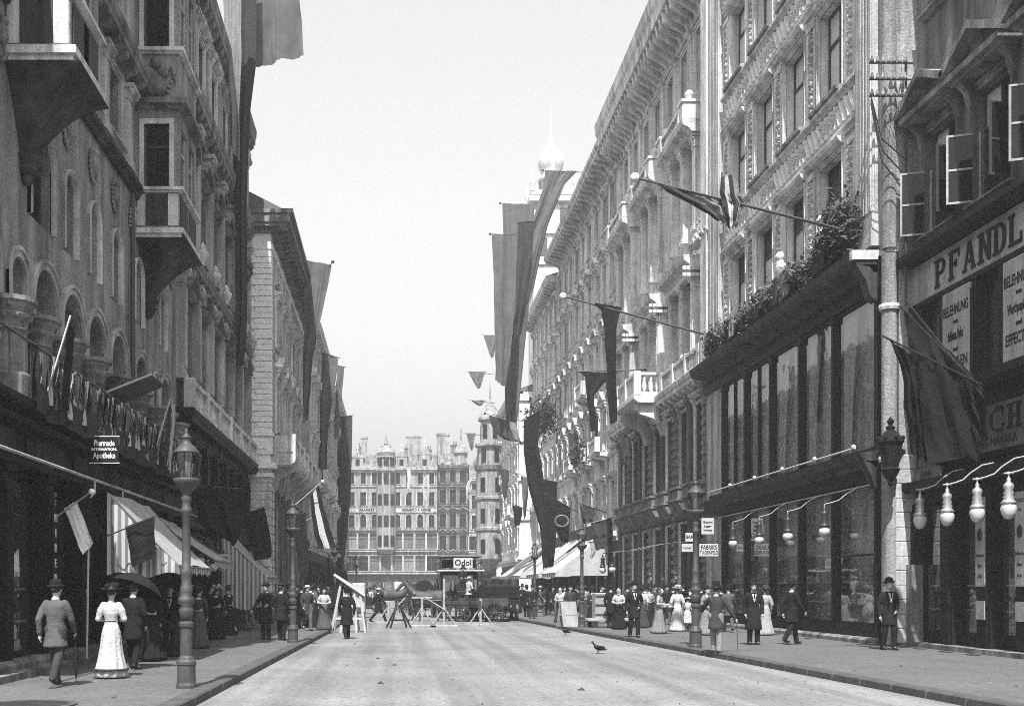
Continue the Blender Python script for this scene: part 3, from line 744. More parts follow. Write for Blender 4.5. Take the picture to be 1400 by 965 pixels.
def plain_house(name, label, side, X, y0, y1, zs, top, mats, step=2.7, hoods=('tri', 'flat', 'seg'), shop=4.2, eave=.7, ww=1.15, sidewall=True, low=False, balconies=(), roof=1.6, depth=9.0, arch_floor=None, frame='frame_dark', fl='frame_dark', group=None, pane='pane_dark'):
    "rows of hooded windows over a dark shop storey"
    B = Bld(name, label, 'building', side, X, y0, y1, mats, group); n = max(1, round(B.L/step)); st = B.L/n
    us = [st*(i + .5) for i in range(n)]; holes = []
    for j, (z, h) in enumerate(zs): holes += [(u, z, ww, h) + (('arch',) if arch_floor == j else ()) for u in us]
    B.wall(0, B.L, shop, top, holes); B.body(top + .2, depth)
    for j, (z, h) in enumerate(zs):
        for i, u in enumerate(us):
            hd = hoods[j % len(hoods)]
            B.window(u, z, ww, h, hood=hd if arch_floor != j else None, low=low, arch=(arch_floor == j), frame=frame, pane=pane if isinstance(pane, str) else rnd.choice(pane))
        if j: B.band(0, B.L, z - .55, z - .3, .14)
    B.cornice(0, B.L, top - .7, top + .25, eave, None, .9 if not low else 0)
    B.cornice(0, B.L, shop - .1, shop + .5, .4)
    if roof: MB().prism([(eave*.9, top + .26), (-depth, top + .26), (-depth, top + roof + .5), (-3.2, top + roof)], .02, B.L - .02, 'x').build('roof', 'roof_slate', B.root)
    m = max(1, round(B.L/3.0)); sw_ = B.L/m
    for i in range(m):
        shop_window(B, sw_*(i + .5), .5, sw_ - .5, shop - 1.2, seed=i)
    B.wall(0, B.L, 0, .5, [], .4, name='base_wall', m='wood_dark'); B.wall(0, B.L, shop - .7, shop - .1, [], .4, name='shop_fascia', m='wood_dark')
    for i in range(m + 1):
        put('shop_post', ('pp', round(shop, 1)), lambda: MB().box(-.24, .24, -.4, .12, .5, shop - .7).box(-.17, .17, .12, .16, .8, shop - 1.0).mesh('shop_post', 'wood_dark'), B.root, (min(max(sw_*i, .24), B.L - .24), 0, 0))
    for (u, z, w) in balconies:
        B.run('balcony_floor', [(-.05, z - .3), (.6, z - .22), (.95, z - .12), (.95, z), (-.05, z)], u - w/2, u + w/2)
        B.balustrade(u - w/2, u + w/2, z, .9, .82, .3, pier=w)
        for e in (-1, 1): put('bracket', ('pb', B.tm), lambda: MB().prism([(0, -.9), (.15, -.8), (.25, -.3), (.8, -.1), (.8, 0), (0, 0)], -.13, .13, 'x').mesh('bracket', B.tm), B.root, (u + e*(w/2 - .4), 0, z - .22))
    return B
L4 = plain_house('flag_hung_house', 'narrow pale house with stone balconies behind the tall red street banners', 'L', -5.5, 70, 88, [(5.4, 2.2), (9.0, 2.3), (12.6, 2.2), (15.6, 1.7)], 18.4, ('plaster_light', 'stone_pale'), 2.6, balconies=((4, 8.6, 3.5), (13, 8.6, 3.5)))
L5 = plain_house('far_left_house', 'far grey house on the left, just before the square', 'L', -5.3, 88, 116, [(5.4, 2.2), (9.0, 2.3), (12.4, 2.2), (15.2, 1.7)], 17.6, ('plaster_mid', 'stone_trim'), 2.8, low=True)
MB().bbox(8, 9.2, -3.5, -2.6, 18.5, 21.5, .05).box(7.9, 9.3, -3.6, -2.5, 21.4, 21.6).build('chimney', 'plaster_mid', L5.root)

# ================================================================== RIGHT SIDE
# ---- R1: the pawnbroker's house, cut by the picture's edge
B = Bld('pawnshop_house', 'pawnbroker house at the right edge with pedimented windows and big sign board', 'building', 'R', 14.4, 14.0, 30.75, ('plaster_deep', 'stone_grey'))
U = B.U; R1 = B
WY = [28.9, 26.4, 23.6, 20.8, 18.0]
holes = [(U(y), 11.2, 1.6, 2.75) for y in WY] + [(U(y), 17.2, 1.5, 2.6) for y in WY]
B.wall(0, B.L, 10.7, 22, holes); B.body(22, 9)
for y in WY:
    B.window(U(y), 17.2, 1.5, 2.6, hood='tri', m='stone_grey'); o = B.window(U(y), 11.2, 1.6, 2.75, sur=.2, pane=('pane_dark', 'pane_dark', 'curtain', 'pane_grey'), frame='frame_dark', m='stone_grey')
    # heavy pediment on brackets
    h = MB(); z = 3.15; a = 1.25
    h.box(-a, a, -.02, .6, z, z + .16); h.box(-a + .1, a - .1, -.02, .48, z - .1, z)
    for e in (-1, 1): h.prism([(e*(a + .05), z + .16), (0, z + .82), (0, z + 1.02), (e*(a + .1), z + .34)], -.02, .68, 'y')
    h.prism([(-a, z + .17), (a, z + .17), (0, z + .82)], -.02, .3, 'y')
    for e in (-1, 1): h.prism([(0, z - .75), (.1, z - .7), (.2, z - .3), (.4, z - .11), (0, z - .11)], e*(a - .3) - .12, e*(a - .3) + .12, 'x')
    h.build('pediment', 'stone_grey', o)
    # casements standing open towards the street
    if y > 22:
        for e in (-1, 1):
            c = MB(); q = .78; c.box(0, .05, 0, .05, .08, 1.8); c.box(0, .05, q - .05, q, .08, 1.8)
            for zz in (.08, .9, 1.75): c.box(.005, .045, .05, q - .05, zz, zz + .05)
            cs = c.build('casement', 'sign_grey' if e > 0 else 'frame_dark', o, (e*.78, -.1, 0), (0, 0, -e*R(18)))
            MB().add([(.025, .05, .13), (.025, q - .05, .13), (.025, q - .05, 1.75), (.025, .05, 1.75)], [(0, 1, 2, 3)]).build('casement_pane', 'pane_dark', o, (e*.78, -.1, 0), (0, 0, -e*R(18)))
B.band(0, B.L, 10.65, 10.95, .25)
B.run('sign_hood', [(-.1, 10.5), (.5, 10.5), (.62, 10.62), (.62, 10.74), (-.1, 10.78)], 0, B.L - .3, 'wood_dark')
B.run('window_storey_sill', [(-.4, 6.55), (.3, 6.55), (.38, 6.7), (.38, 6.9), (-.4, 6.9)], 0, B.L, 'wood_dark')
sb = MB().box(U(15), U(30.5), -.1, .18, 9.42, 10.46).build('sign_board', 'sign_grey', B.root)
MB().box(U(15), U(30.55), .0, .24, 9.3, 9.42).build('board_rail', 'wood_dark', B.root)
def slab(parent, ch, u, z, w, h, wo, m='black_paint'):
    "fat slab-serif capital, cut out of flat pieces; reads along -u"
    M = MB(); st = .24*w; sf = .09*h; X = lambda x: u + w/2 - x*w          # x: 0 left .. 1 right
    def bar(x0, x1, z0, z1): M.box(X(x1), X(x0), wo, wo + .03, z + z0*h, z + z1*h)
    def stem(x, serifs='tb'):
        M.box(X(x) - st/2, X(x) + st/2, wo + .001, wo + .031, z, z + h)
        if 'b' in serifs: M.box(X(x) - st, X(x) + st, wo + .002, wo + .032, z, z + sf)
        if 't' in serifs: M.box(X(x) - st, X(x) + st, wo + .002, wo + .032, z + h - sf, z + h)
    def bowl(z0, z1, x0=.2, x1=.98):
        n = 10; c = (z0 + z1)/2*h + z; ro = (z1 - z0)/2*h; xs = .45; ri = ro - .11*h
        bar(x0, xs, z0, z0 + .11); bar(x0, xs, z1 - .11, z1)
        for k in range(n):
            t0, t1 = -PI/2 + PI*k/n, -PI/2 + PI*(k + 1)/n; rx = (x1 - xs)*w; rxi = rx - .24*w
            f = lambda a, qx, qz: (X(xs) - qx*math.cos(a), c + qz*math.sin(a))
            M.prism([f(t0, rx, ro), f(t1, rx, ro), f(t1, rxi, ri), f(t0, rxi, ri)], wo, wo + .03, 'y')
    def diag(x0, z0, x1, z1, t=.2):
        M.prism([(X(x0 - t/2), z + z0*h), (X(x0 + t/2), z + z0*h), (X(x1 + t/2), z + z1*h), (X(x1 - t/2), z + z1*h)], wo, wo + .029, 'y')
    if ch == 'P': stem(.2); bowl(.42, 1)
    elif ch == 'R': stem(.2); bowl(.45, 1); diag(.88, 0, .5, .48); bar(.72, 1.02, 0, .09)
    elif ch == 'F': stem(.2); bar(.2, .95, .89, 1); bar(.84, .95, .7, 1); bar(.2, .7, .46, .56); bar(.6, .7, .38, .64)
    elif ch == 'A': diag(.1, 0, .48, 1, .14); diag(.88, 0, .52, 1, .24); bar(.22, .75, .28, .37); bar(-.06, .28, 0, .08); bar(.68, 1.06, 0, .08)
    elif ch == 'N': stem(.16); stem(.86, 't'); diag(.86, 0, .16, 1, .22)
    elif ch == 'D': stem(.2); bowl(0, 1)
    elif ch == 'L': stem(.2); bar(.2, .98, 0, .11); bar(.86, .98, 0, .34)
    elif ch == 'I': stem(.5)
    elif ch == 'H': stem(.18); stem(.82); bar(.18, .82, .45, .55)
    elif ch == 'C': bowl(0, 1, .5, .02); bar(.5, .95, 0, .11); bar(.5, .95, .89, 1); bar(.84, .96, .66, 1); bar(.84, .96, 0, .3)
    return M.build('lettering', m, parent)
for ch, y in zip('PFANDL', (28.62, 27.9, 27.18, 26.46, 25.8, 25.15)): slab(sb, ch, U(y), 9.58, .54, .72, .18)
for i in range(11):
    y = 29.9 - 1.42*i
    put('shop_post', 'r1post', lambda: MB().box(-.2, .2, -.4, .2, 0, 2.4).box(-.13, .13, .2, .24, .15, 2.2).mesh('shop_post', 'wood_dark'), B.root, (U(y), 0, 6.9))
for i, (y, lines) in enumerate(((29.18, None), (27.72, ('BELEHNUNG', 'von', 'Brillanten, Perlen', 'und', 'JUWELEN')), (26.3, None), (24.9, ('BELEHNUNG', 'von', 'Werthpapieren', 'und', 'EFFECTEN')), (23.5, None), (22.0, None), (20.6, None), (19.2, None))):
    if lines:
        p = MB().box(U(y) - .66, U(y) + .66, -.1, .255, 6.95, 9.26).build('window_sign', 'sign_grey', B.root)
        for k, s_ in enumerate(lines):
            text(p, s_, (.36, .16, .34, .16, .36)[k], (U(y), .258, (8.75, 8.45, 8.1, 7.75, 7.4)[k]), FACE, 'black_paint', 1.2/max(.5, len(s_)*(.36, .16, .34, .16, .36)[k]*.62) if k in (0, 2, 4) else 1, .004, .008)
    else: shop_window(B, U(y), 6.95, 1.0, 2.3, goods=False, w0=.05)
B.wall(0, B.L, 4.9, 6.55, [], .4, m='wood_dark', name='fascia')
fs = MB().box(U(15), U(30.0), .0, .12, 5.0, 6.1).build('fascia_board', 'sign_dark', B.root)
for ch, y in zip('RICH', (27.3, 26.65, 26.0, 25.3)): slab(fs, ch, U(y), 5.42, .5, .58, .121)
text(fs, 'GEORG NAVARA', .3, (U(26.3), .125, 5.2), FACE, 'black_paint', .95, .006)
ar = MB().prism([(U(30.1), 4.62), (U(28.6), 4.62), (U(28.65), 4.9), (U(29.3), 5.02), (U(30.05), 4.9)], .13, .2, 'y').build('shield_sign', 'sign_dark', B.root)
text(ar, 'Bureau', .2, (U(29.35), .21, 4.8), FACE, 'black_paint', 1, .004)
B.run('shop_cornice', [(-.1, 4.3), (.35, 4.3), (.45, 4.42), (.45, 4.58), (-.1, 4.6)], 0, B.L, 'wood_dark'); B.wall(0, B.L, 4.0, 4.3, [], .4, m='wood_dark', name='lintel')
GP = [30.3, 28.4, 26.6, 24.9, 23.2, 21.4, 19.6]
for i, y in enumerate(GP):
    o = put('shop_pillar', 'r1pil', lambda: MB().box(-.3, .3, -.4, .16, 0, 4.0).box(-.22, .22, .16, .2, 1.3, 3.8).box(-.22, .22, .16, .2, .3, 1.15).mesh('shop_pillar', 'wood_dark'), B.root, (U(y), 0, 0))
MB().box(U(30.72), U(29.95), -.3, .32, 0, 2.35).build('stone_base', 'stone_grey', B.root)
for i, (a, b) in enumerate(zip(GP[:-1], GP[1:])): shop_window(B, U((a + b)/2), .5, a - b - .6, 3.4, seed=i + 3); 
B.wall(0, B.L, 0, .5, [], .4, name='base_wall', m='wood_dark'); B.run('doorstep', [(-.1, 0), (.5, 0), (.5, .25), (-.1, .25)], 0, B.L - .8, 'stone_grey')
for y, hh in ((26.6, 2.5), (24.9, 2.6)):
    p = MB().box(U(y) - .2, U(y) + .2, .21, .24, 1.75, 3.9).build('poster', 'sign_grey', B.root)
    for k, (s_, z_) in enumerate((('EXPORT', 3.7), ('von', 3.5), ('Brillanten', 2.5), ('Silber', 2.25), ('Gold', 2.0))): text(p, s_, .12, (U(y), .242, z_), FACE, 'black_paint', .8, .003)
    MB().ball((U(y), .245, 3.0), .12, 10, 1, .12, 1.3).build('picture', 'cloth_dark', p)
    MB().box(U(y) - .19, U(y) + .19, .21, .24, .95, 1.4).build('poster', 'sign_grey', B.root)

# ---- R2: the glass-fronted store under carved friezes
B = Bld('carved_frieze_store', 'department store with two glazed dark shop floors under carved friezes', 'building', 'R', 13.6, 30.3, 48.0, ('plaster_light', 'stone_trim'))
U = B.U; R2 = B
WY = [34.2 + 3.06*k for k in range(4)]
holes = []
ROWS = ((12.0, 3.0), (16.9, 3.0), (21.9, 2.9), (26.3, 2.4))
for z, h in ROWS: holes += [(U(y), z, 1.85, h) for y in WY]
B.wall(0, B.L, 11.0, 31, holes, .45); B.body(31, 9, .45)
for j, (z, h) in enumerate(ROWS):
    for y in WY:
        o = B.window(U(y), z, 1.85, h, sur=.1, pane=('curtain', 'curtain', 'curtain', 'pane_grey') if j else ('pane_dark', 'curtain', 'pane_dark', 'pane_dark'), frame='frame_dark', setback=.3, sill=False)
        put('sill', 'r2sill', lambda: MB().prism([(-.2, -.3), (.14, -.3), (.2, -.16), (.34, -.12), (.34, 0), (-.2, .03)], -1.12, 1.12, 'x').mesh('sill', 'stone_grey'), o)
        put('hood', ('r2hood', h), lambda: MB().prism([(-.02, h + .14), (.14, h + .14), (.26, h + .24), (.3, h + .34), (-.02, h + .36)], -1.12, 1.12, 'x').mesh('hood', 'stone_trim'), o)
    for k in range(5):
        y = 32.67 + 3.06*k
        B.relief(U(y) - .2, U(y) + .2, z - .1, z + h - .1, .05, 'scroll', 'stone_trim', 'relief_panel', .10, .035, True)
        put('panel_frame', ('r2pf', h), lambda: MB().box(-.38, -.23, -.02, .09, -.3, h + .12).box(.23, .38, -.02, .09, -.3, h + .12).box(-.38, .38, -.02, .11, h - .06, h + .12).mesh('panel_frame', 'stone_trim'), B.root, (U(y), 0, z))
FU0, FU1 = U(32.0), U(45.1)
for z in (15.55, 20.55, 25.3):
    B.relief(FU0, FU1, z + .05, z + .95, .06, 'leaf', 'stone_pale', 'relief_frieze', .13, .04)
    B.band(FU0, FU1, z - .2, z + .02, .2); B.band(FU0, FU1, z + .97, z + 1.2, .26)
# fluted corner strips
for y, w in ((31.35, 1.1), (46.1, 1.5)): B.pilaster(U(y), 11.3, 31, w, .22, 5 if w < 1.3 else 7, cap=.5, base=.9, m='plaster_mid')
MB().box(U(46.98), U(47.9), -.02, .3, 11.3, 31).build('wall_strip', 'stone_trim', B.root)
# side wall facing the square, a half-round corner shaft and lit ashlar blocks below
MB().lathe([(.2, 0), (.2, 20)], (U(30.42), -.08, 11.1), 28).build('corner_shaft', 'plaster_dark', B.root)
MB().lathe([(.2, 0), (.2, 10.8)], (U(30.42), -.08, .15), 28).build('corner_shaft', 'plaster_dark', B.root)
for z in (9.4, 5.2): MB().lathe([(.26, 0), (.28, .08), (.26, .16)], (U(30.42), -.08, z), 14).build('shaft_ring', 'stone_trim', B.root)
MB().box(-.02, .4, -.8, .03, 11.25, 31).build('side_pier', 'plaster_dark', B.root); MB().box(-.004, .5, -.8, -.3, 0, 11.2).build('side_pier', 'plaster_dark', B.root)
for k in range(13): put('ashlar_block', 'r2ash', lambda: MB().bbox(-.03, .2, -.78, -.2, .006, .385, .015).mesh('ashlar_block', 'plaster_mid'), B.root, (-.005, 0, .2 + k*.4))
# shop: two storeys of dark timber and plate glass
POST = [30.95, 34.0, 36.85, 39.7, 42.6, 45.5]
B.wall(U(30.7), B.L, 10.1, 11.0, [], .5, m='wood_dark', name='shop_fascia', w=.1); B.wall(U(30.7), B.L, 4.75, 5.5, [], .5, m='wood_dark', name='shop_fascia', w=.1)
B.run('shop_cornice', [(-.1, 10.55), (.2, 10.55), (.3, 10.7), (.7, 10.8), (.78, 10.95), (.82, 11.15), (-.1, 11.2)], U(30.75), U(47.8), 'wood_brown')
MB().box(U(30.85), U(30.7), .0, .84, 10.9, 11.16).build('cornice_end', 'stone_trim', B.root)
MB().prism([(.1, 9.75), (.3, 9.9), (.4, 10.3), (.7, 10.78), (.1, 10.78)], U(30.75), U(31.15), 'x').build('cornice_console', 'wood_brown', B.root)
B.run('shop_cornice', [(-.1, 5.1), (.16, 5.1), (.26, 5.2), (.5, 5.3), (.58, 5.5), (-.1, 5.6)], U(30.75), U(45.7), 'wood_brown')
MB().prism([(.1, 4.5), (.2, 4.6), (.28, 4.9), (.5, 5.28), (.1, 5.28)], U(30.75), U(31.15), 'x').build('cornice_console', 'wood_brown', B.root)
# white lamp-rail along the middle cornice
MB().tube([(U(31.0), .62, 5.66), (U(45.4), .62, 5.66)], .028, 6).build('lamp_rail', 'white_paint', B.root)
for y in (31.1, 34.0, 36.85, 39.7, 42.6): MB().ball((U(y), .62, 5.7), .07, 8).build('rail_knob', 'white_paint', B.root)
MB().tube([(U(31.0), .2, 4.62), (U(45.4), .2, 4.62)], .022, 6).build('gas_pipe', 'white_paint', B.root)
for i, y in enumerate(POST):
    def po():
        M = MB(); M.box(-.13, .13, -.4, .05, 0, 10.1)
        for z0, z1 in ((.3, 1.4), (1.55, 4.6), (5.8, 9.6)): M.box(-.08, .08, .05, .075, z0, z1)
        M.box(-.16, .16, -.4, .09, 9.7, 10.1); M.box(-.16, .16, -.4, .09, 0, .3)
        return M.mesh('shop_post', 'wood_dark')
    put('shop_post', 'r2post', po, B.root, (U(y), 0, .13))
for i, (a, b) in enumerate(zip(POST[:-1], POST[1:])):
    w = b - a - .26; u = U((a + b)/2)
    shop_window(B, u, .62, w, 4.1, cols=1 if i != 0 else 1, rows=2 if i == 0 else 1, seed=i, w0=.02, depth=1.2)
    o = shop_window(B, u, 5.62, w, 4.46, goods=False, cols=1 if i < 3 else 2, seed=i, w0=.02, depth=1.4)
    # drapery hung behind the upper panes
    for e in (-1, 1):
        f = MB().grid(10, 8, lambda s_, t: (e*(w/2 - .1 - s_*.95*(1 - .5*math.sin(t*PI*.5))), -.22 + .05*math.sin(s_*30), .2 + 4.1*(1 - t)))
        f.build('drapery', 'curtain', o, smooth=True)
B.wall(U(30.7), B.L, 0, .62, [], .4, name='base_wall', m='wood_dark', w=.05)
B.run('shop_step', [(-.1, 0), (.35, 0), (.35, .24), (.28, .3), (-.1, .3)], U(30.75), U(45.6), 'stone_grey')
# entrance of the store's far end, with its projecting signs' bracket wall
MB().box(U(45.8), U(47.95), -.3, .02, 0, 10.1).build('end_pier', 'plaster_mid', B.root)

# ---- R3: palace with sculpted window heads and a heavy cornice
B = Bld('sculpted_palace', 'grand palace with sculpture groups over its windows and a very heavy cornice', 'building', 'R', 14.0, 48.3, 69.0, ('plaster_light', 'stone_trim'))
U = B.U; R3 = B
TOPW = [50.4 + 2.66*k for k in range(7)]
BIG = [52.2, 58.8, 65.4]
holes = [(U(y), 24.4, 1.15, 3.1) for y in TOPW]
for y in BIG: holes += [(U(y) + e, 18.7, 1.2, 3.6) for e in (-.95, .95)] + [(U(y) + e, 12.2, 1.2, 3.7) for e in (-.95, .95)]
for k in range(7): holes += [(U(TOPW[k]), 6.6, 1.3, 3.6)]
for k in range(7): holes += [(U(TOPW[k]), .4, 1.5, 4.4)]
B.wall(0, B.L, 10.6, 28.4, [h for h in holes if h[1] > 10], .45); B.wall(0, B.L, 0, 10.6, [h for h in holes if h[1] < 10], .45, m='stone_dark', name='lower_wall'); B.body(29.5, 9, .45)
for y in TOPW: B.window(U(y), 24.4, 1.15, 3.1, sur=.2, frame='frame_light', m='plaster_light', pane=('pane_grey', 'pane_dark'))
for k in range(8): B.pilaster(U(49.07 + 2.66*k), 23.9, 27.9, .5, .16, 0, .45)
# cornice: frieze with grotesque heads, then a deep soffit on brackets
B.cornice(0, B.L, 28.0, 30.7, 1.45, None, .66)
B.band(0, B.L, 23.4, 23.8, .3)
for j, y in enumerate(BIG):
    u = U(y)
    for z in (18.7, 12.2):
        for e in (-.95, .95): B.window(u + e, z, 1.2, 3.65, sur=.12, sill=False, frame='frame_dark', pane=('pane_grey', 'pane_dark'))
    # upper aedicule with balustrade on top
    B.run('entablature', [(-.05, 22.4), (.6, 22.4), (.7, 22.55), (1.0, 22.7), (1.05, 22.95), (-.05, 23.0)], u - 2.5, u + 2.5)
    for e in (-1, 1):
        put('pedestal', 'r3ped', lambda: MB().bbox(-.36, .36, -.02, 1.0, 0, .75, .05).box(-.42, .42, -.02, 1.06, .72, .86).mesh('pedestal', 'stone_pale'), B.root, (u + e*2.1, 0, 23.0))
        put('ball_finial', 'r3ball', lambda: MB().lathe([(.1, 0), (.14, .06), (.07, .1), (.2, .26), (.22, .36), (.15, .48), (.02, .56)], seg=10).mesh('ball_finial', 'stone_pale', True), B.root, (u + e*2.1, .6, 23.87))
    B.balustrade(u - 1.7, u + 1.7, 23.0, .7, .85, .32, pier=3.4)
    for e in (-2.05, 0, 2.05): B.pilaster(u + e, 18.0, 22.4, .46, .4, 0, .6)
    # lower aedicule with reclining figures
    B.run('entablature', [(-.05, 16.2), (.6, 16.2), (.68, 16.4), (.95, 16.55), (1.0, 16.8), (-.05, 16.85)], u - 2.5, u + 2.5)
    B.run('dentils', [(.3, 15.98), (.62, 15.98), (.62, 16.19), (.3, 16.19)], u - 2.3, u + 2.3, 'stone_pale')
    B.statue_group(u - 1.2, 16.85, .55, 1.1, m='stone_pale', sd=j); B.statue_group(u + 1.2, 16.85, .55, 1.1, m='stone_pale', sd=j + 9)
    for e in (-2.05, 0, 2.05):
        B.pilaster(u + e, 11.9, 16.0, .42, .45, 3, .6, m='stone_trim')
    # end face of the entablature: dentil blocks that catch the light
    for k in range(5): put('dentil', 'r3den', lambda: MB().box(-.05, .05, 0, .16, 0, .16).box(-.05, .05, 0, .16, .3, .46).mesh('dentil', 'stone_pale'), B.root, (u - 2.56, .1 + k*.19, 15.8))
B.cornice(0, B.L, 10.6, 11.5, .7, None, .9); B.balustrade(.2, 7.0, 11.5, .95, .5, .32, 'stone_trim', pier=2.2)
# deep balcony on scrolled consoles
u0, u1 = U(56.6), U(61.0)
B.run('balcony_floor', [(-.05, 11.25), (1.5, 11.25), (1.75, 11.45), (1.75, 11.65), (-.05, 11.65)], u0 - .15, u1 + .15, 'stone_pale')
B.balustrade(u0, u1, 11.65, 1.15, 1.55, .36, 'stone_pale', pier=2.2)
o = MB().box(u0 - .14, u0 + .14, .1, 1.4, 11.66, 11.8).box(u0 - .14, u0 + .14, .1, 1.4, 12.66, 12.8).box(u0 - .14, u0 + .14, .0, .25, 11.8, 12.66).build('balcony_side', 'stone_pale', B.root)
for k in range(3): put('baluster', 'r3sb', lambda: MB().lathe([(.1, 0), (.06, .08), (.14, .3), (.06, .6), (.1, .86)], seg=8).mesh('baluster', 'stone_pale', True), o, (u0, .5 + k*.34, 11.8))
for e in (u0 + .4, u1 - .4): put('console', 'r3con', lambda: MB().prism([(0, -1.7), (.2, -1.65), (.35, -1.1), (.7, -.75), (1.35, -.55), (1.6, -.3), (1.6, 0), (0, 0)], -.25, .25, 'x').ball((1.35, 0, 0), .0).mesh('console', 'stone_trim'), B.root, (e, 0, 11.24))
for k in range(7):
    y = TOPW[k]
    B.window(U(y), 6.6, 1.3, 3.6, sur=.12, frame='frame_dark', hood='flat')
    B.window(U(y), .4, 1.5, 4.4, sur=.1, sill=False, rows=3, frame='wood_dark')
    put('window_balcony', 'r3wb', lambda: MB().prism([(0, 5.0), (.3, 5.2), (.55, 5.7), (.6, 5.9), (.6, 6.5), (0, 6.55)], -.95, .95, 'x').box(-1.02, 1.02, -.02, .68, 6.42, 6.54).box(-1.02, 1.02, -.02, .68, 5.86, 5.96).mesh('window_balcony', 'stone_grey'), B.root, (U(y), 0, 0))
# toothed rusticated pilasters
for k in range(8):
    y = 49.07 + 2.66*k
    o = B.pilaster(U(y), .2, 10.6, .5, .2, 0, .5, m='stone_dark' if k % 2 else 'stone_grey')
    if k % 2: continue
    for q in range(22): put('rustic_block', 'r3rb', lambda: MB().bbox(-.32, .32, -.01, .27, 0, .2, .02).mesh('rustic_block', 'stone_grey'), o, (0, 0, .45 + q*.44))

# ---- R4: long tenement with rows of hooded windows
R4 = plain_house('hooded_window_house', 'long pale house with four rows of hooded windows beyond the palace', 'R', 14.0, 69.0, 94.0, [(6.0, 2.6), (10.8, 2.7), (15.6, 2.8), (20.6, 2.7), (25.3, 2.4)], 29.6, ('plaster_light', 'stone_trim'), 2.75, ('flat', 'tri', 'seg', 'tri', 'flat'), eave=1.3, shop=4.8, balconies=((4.2, 10.6, 2.6), (9.6, 10.6, 2.6), (15, 10.6, 2.6), (9.6, 15.3, 2.6)), roof=1.0, frame='frame_dark', pane=('pane_dark', 'pane_grey'))
for k in range(6):
    MB().tube([(1.5 + 4.3*k, -1, 30), (1.5 + 4.3*k, -1, 32 + k % 2)], .02, 4).build('roof_rod', 'iron', R4.root)
# sign boards over its shops
for i, (a, b, z0, z1) in enumerate(((1.0, 9.0, 4.75, 6.0), (9.6, 17.5, 4.75, 6.0), (18.2, 24.5, 4.75, 5.9))):
    MB().box(a, b, .42, .55, z0, z1).build('sign_board', ('wood_brown', 'cloth_grey', 'wood_brown')[i], R4.root)
# ---- R5
R5 = plain_house('setback_house', 'house with a lower cornice beneath the domed tower', 'R', 14.0, 94.0, 112.0, [(6.0, 2.6), (10.8, 2.7), (15.6, 2.7), (20.2, 2.6), (24.6, 2.2)], 28.2, ('plaster_light', 'stone_trim'), 2.9, eave=1.1, shop=4.8, low=False, balconies=((6, 10.6, 3), (12, 15.3, 3)), frame='frame_dark')
# ---- R6, R7 towards the square
R6 = plain_house('bright_corner_house', 'sunlit ornate house with gabled windows near the square', 'R', 12.6, 112.0, 130.0, [(5.6, 2.3), (9.6, 2.4), (13.6, 2.4), (17.4, 2.2)], 21.5, ('plaster_pale', 'stone_pale'), 3.0, eave=.9, balconies=((4, 9.3, 3), (10, 13.3, 3)), frame='frame_dark')
MB().box(-.02, .3, -9, -.0, 0, 21.5).build('side_wall', 'plaster_pale', R6.root)
for z in (4.6, 8.6, 12.6, 16.6, 20.8): MB().box(-.2, -.021, -1.6, .2, z, z + .3).build('string_course', 'stone_pale', R6.root)
R7 = plain_house('turret_house', 'far house with a round corner turret where the street meets the square', 'R', 11.9, 134.0, 158.0, [(5.4, 2.2), (9.2, 2.3), (12.8, 2.2), (16.2, 2.0)], 19.4, ('plaster_light', 'stone_pale'), 3.0, eave=.8, low=True)
tu = MB(); tu.lathe([(.6, 3.8), (1.7, 5.2), (1.7, 8.6), (1.9, 8.7), (1.9, 9.0), (1.7, 9.1), (1.7, 12.4), (1.9, 12.5), (1.9, 12.8), (1.7, 12.9), (1.7, 16), (1.9, 16.1), (2.1, 16.6), (1.5, 16.7), (1.5, 18.8), (1.9, 19.0), (1.9, 19.3), (1.2, 19.4), (1.15, 22.0), (1.5, 22.2), (1.5, 22.5), (1.0, 23.4), (.4, 24.3), (.12, 24.9), (.03, 27.0)], (.8, .3, 0), 16)
tu.build('turret', 'plaster_dark', R7.root)
for z in (5.9, 9.6, 13.4, 17.0, 19.9):
    for k in range(4):
        a = R(20 + 62*k); r_ = 1.72 if z < 16.5 else 1.52 if z < 19 else 1.2
        MB().box(-.3, .3, -.02, .03, 0, 1.7).build('turret_window', 'pane_dark', R7.root, (.8 + r_*math.cos(a), .3 + r_*math.sin(a), z), (0, 0, a - PI/2))
# domed tower standing behind the roofs
TW = 5.2
t = thing('domed_tower', 'pale church-like tower with onion dome and spire above the right-hand roofs', 'tower', (16.4, 116, TW))
M = MB(); M.box(-2.1, 2.1, -2.1, 2.1, -TW, 36.5); M.build('tower_shaft', 'plaster_pale', t)
for z, e in ((30, .2), (33.2, .25), (36.5, .5), (37.2, .3)): MB().box(-2.1 - e, 2.1 + e, -2.1 - e, 2.1 + e, z, z + .5).build('cornice', 'stone_pale', t)
for e in (-1, 1):
    for f in (-1, 1): MB().lathe([(.3, 0), (.16, .4), (.3, .9), (.12, 1.4), (.02, 2.2)], (e*2.2, f*2.2, 37.6), 8).build('pinnacle', 'stone_pale', t)
for x in (-1.0, 1.0):
    for z in (30.9, 34.0): MB().box(x - .35, x + .35, -2.14, -2.05, z, z + 1.9).build('louvre', 'pane_grey', t)
M = MB(); M.lathe([(1.5, 37.7), (1.5, 39.3), (1.75, 39.4), (1.75, 39.7), (1.2, 39.8), (1.2, 40.2), (1.55, 40.7), (1.72, 41.4), (1.55, 42.2), (1.0, 42.8), (.5, 43.1), (.35, 43.4), (.42, 43.7), (.25, 44.1), (.34, 44.4), (.1, 45.0), (.03, 47.2)], seg=20); M.build('onion_dome', 'plaster_pale', t, smooth=True).scale = (.8, .8, 1)  # dome coloured pale to imitate its fading into haze
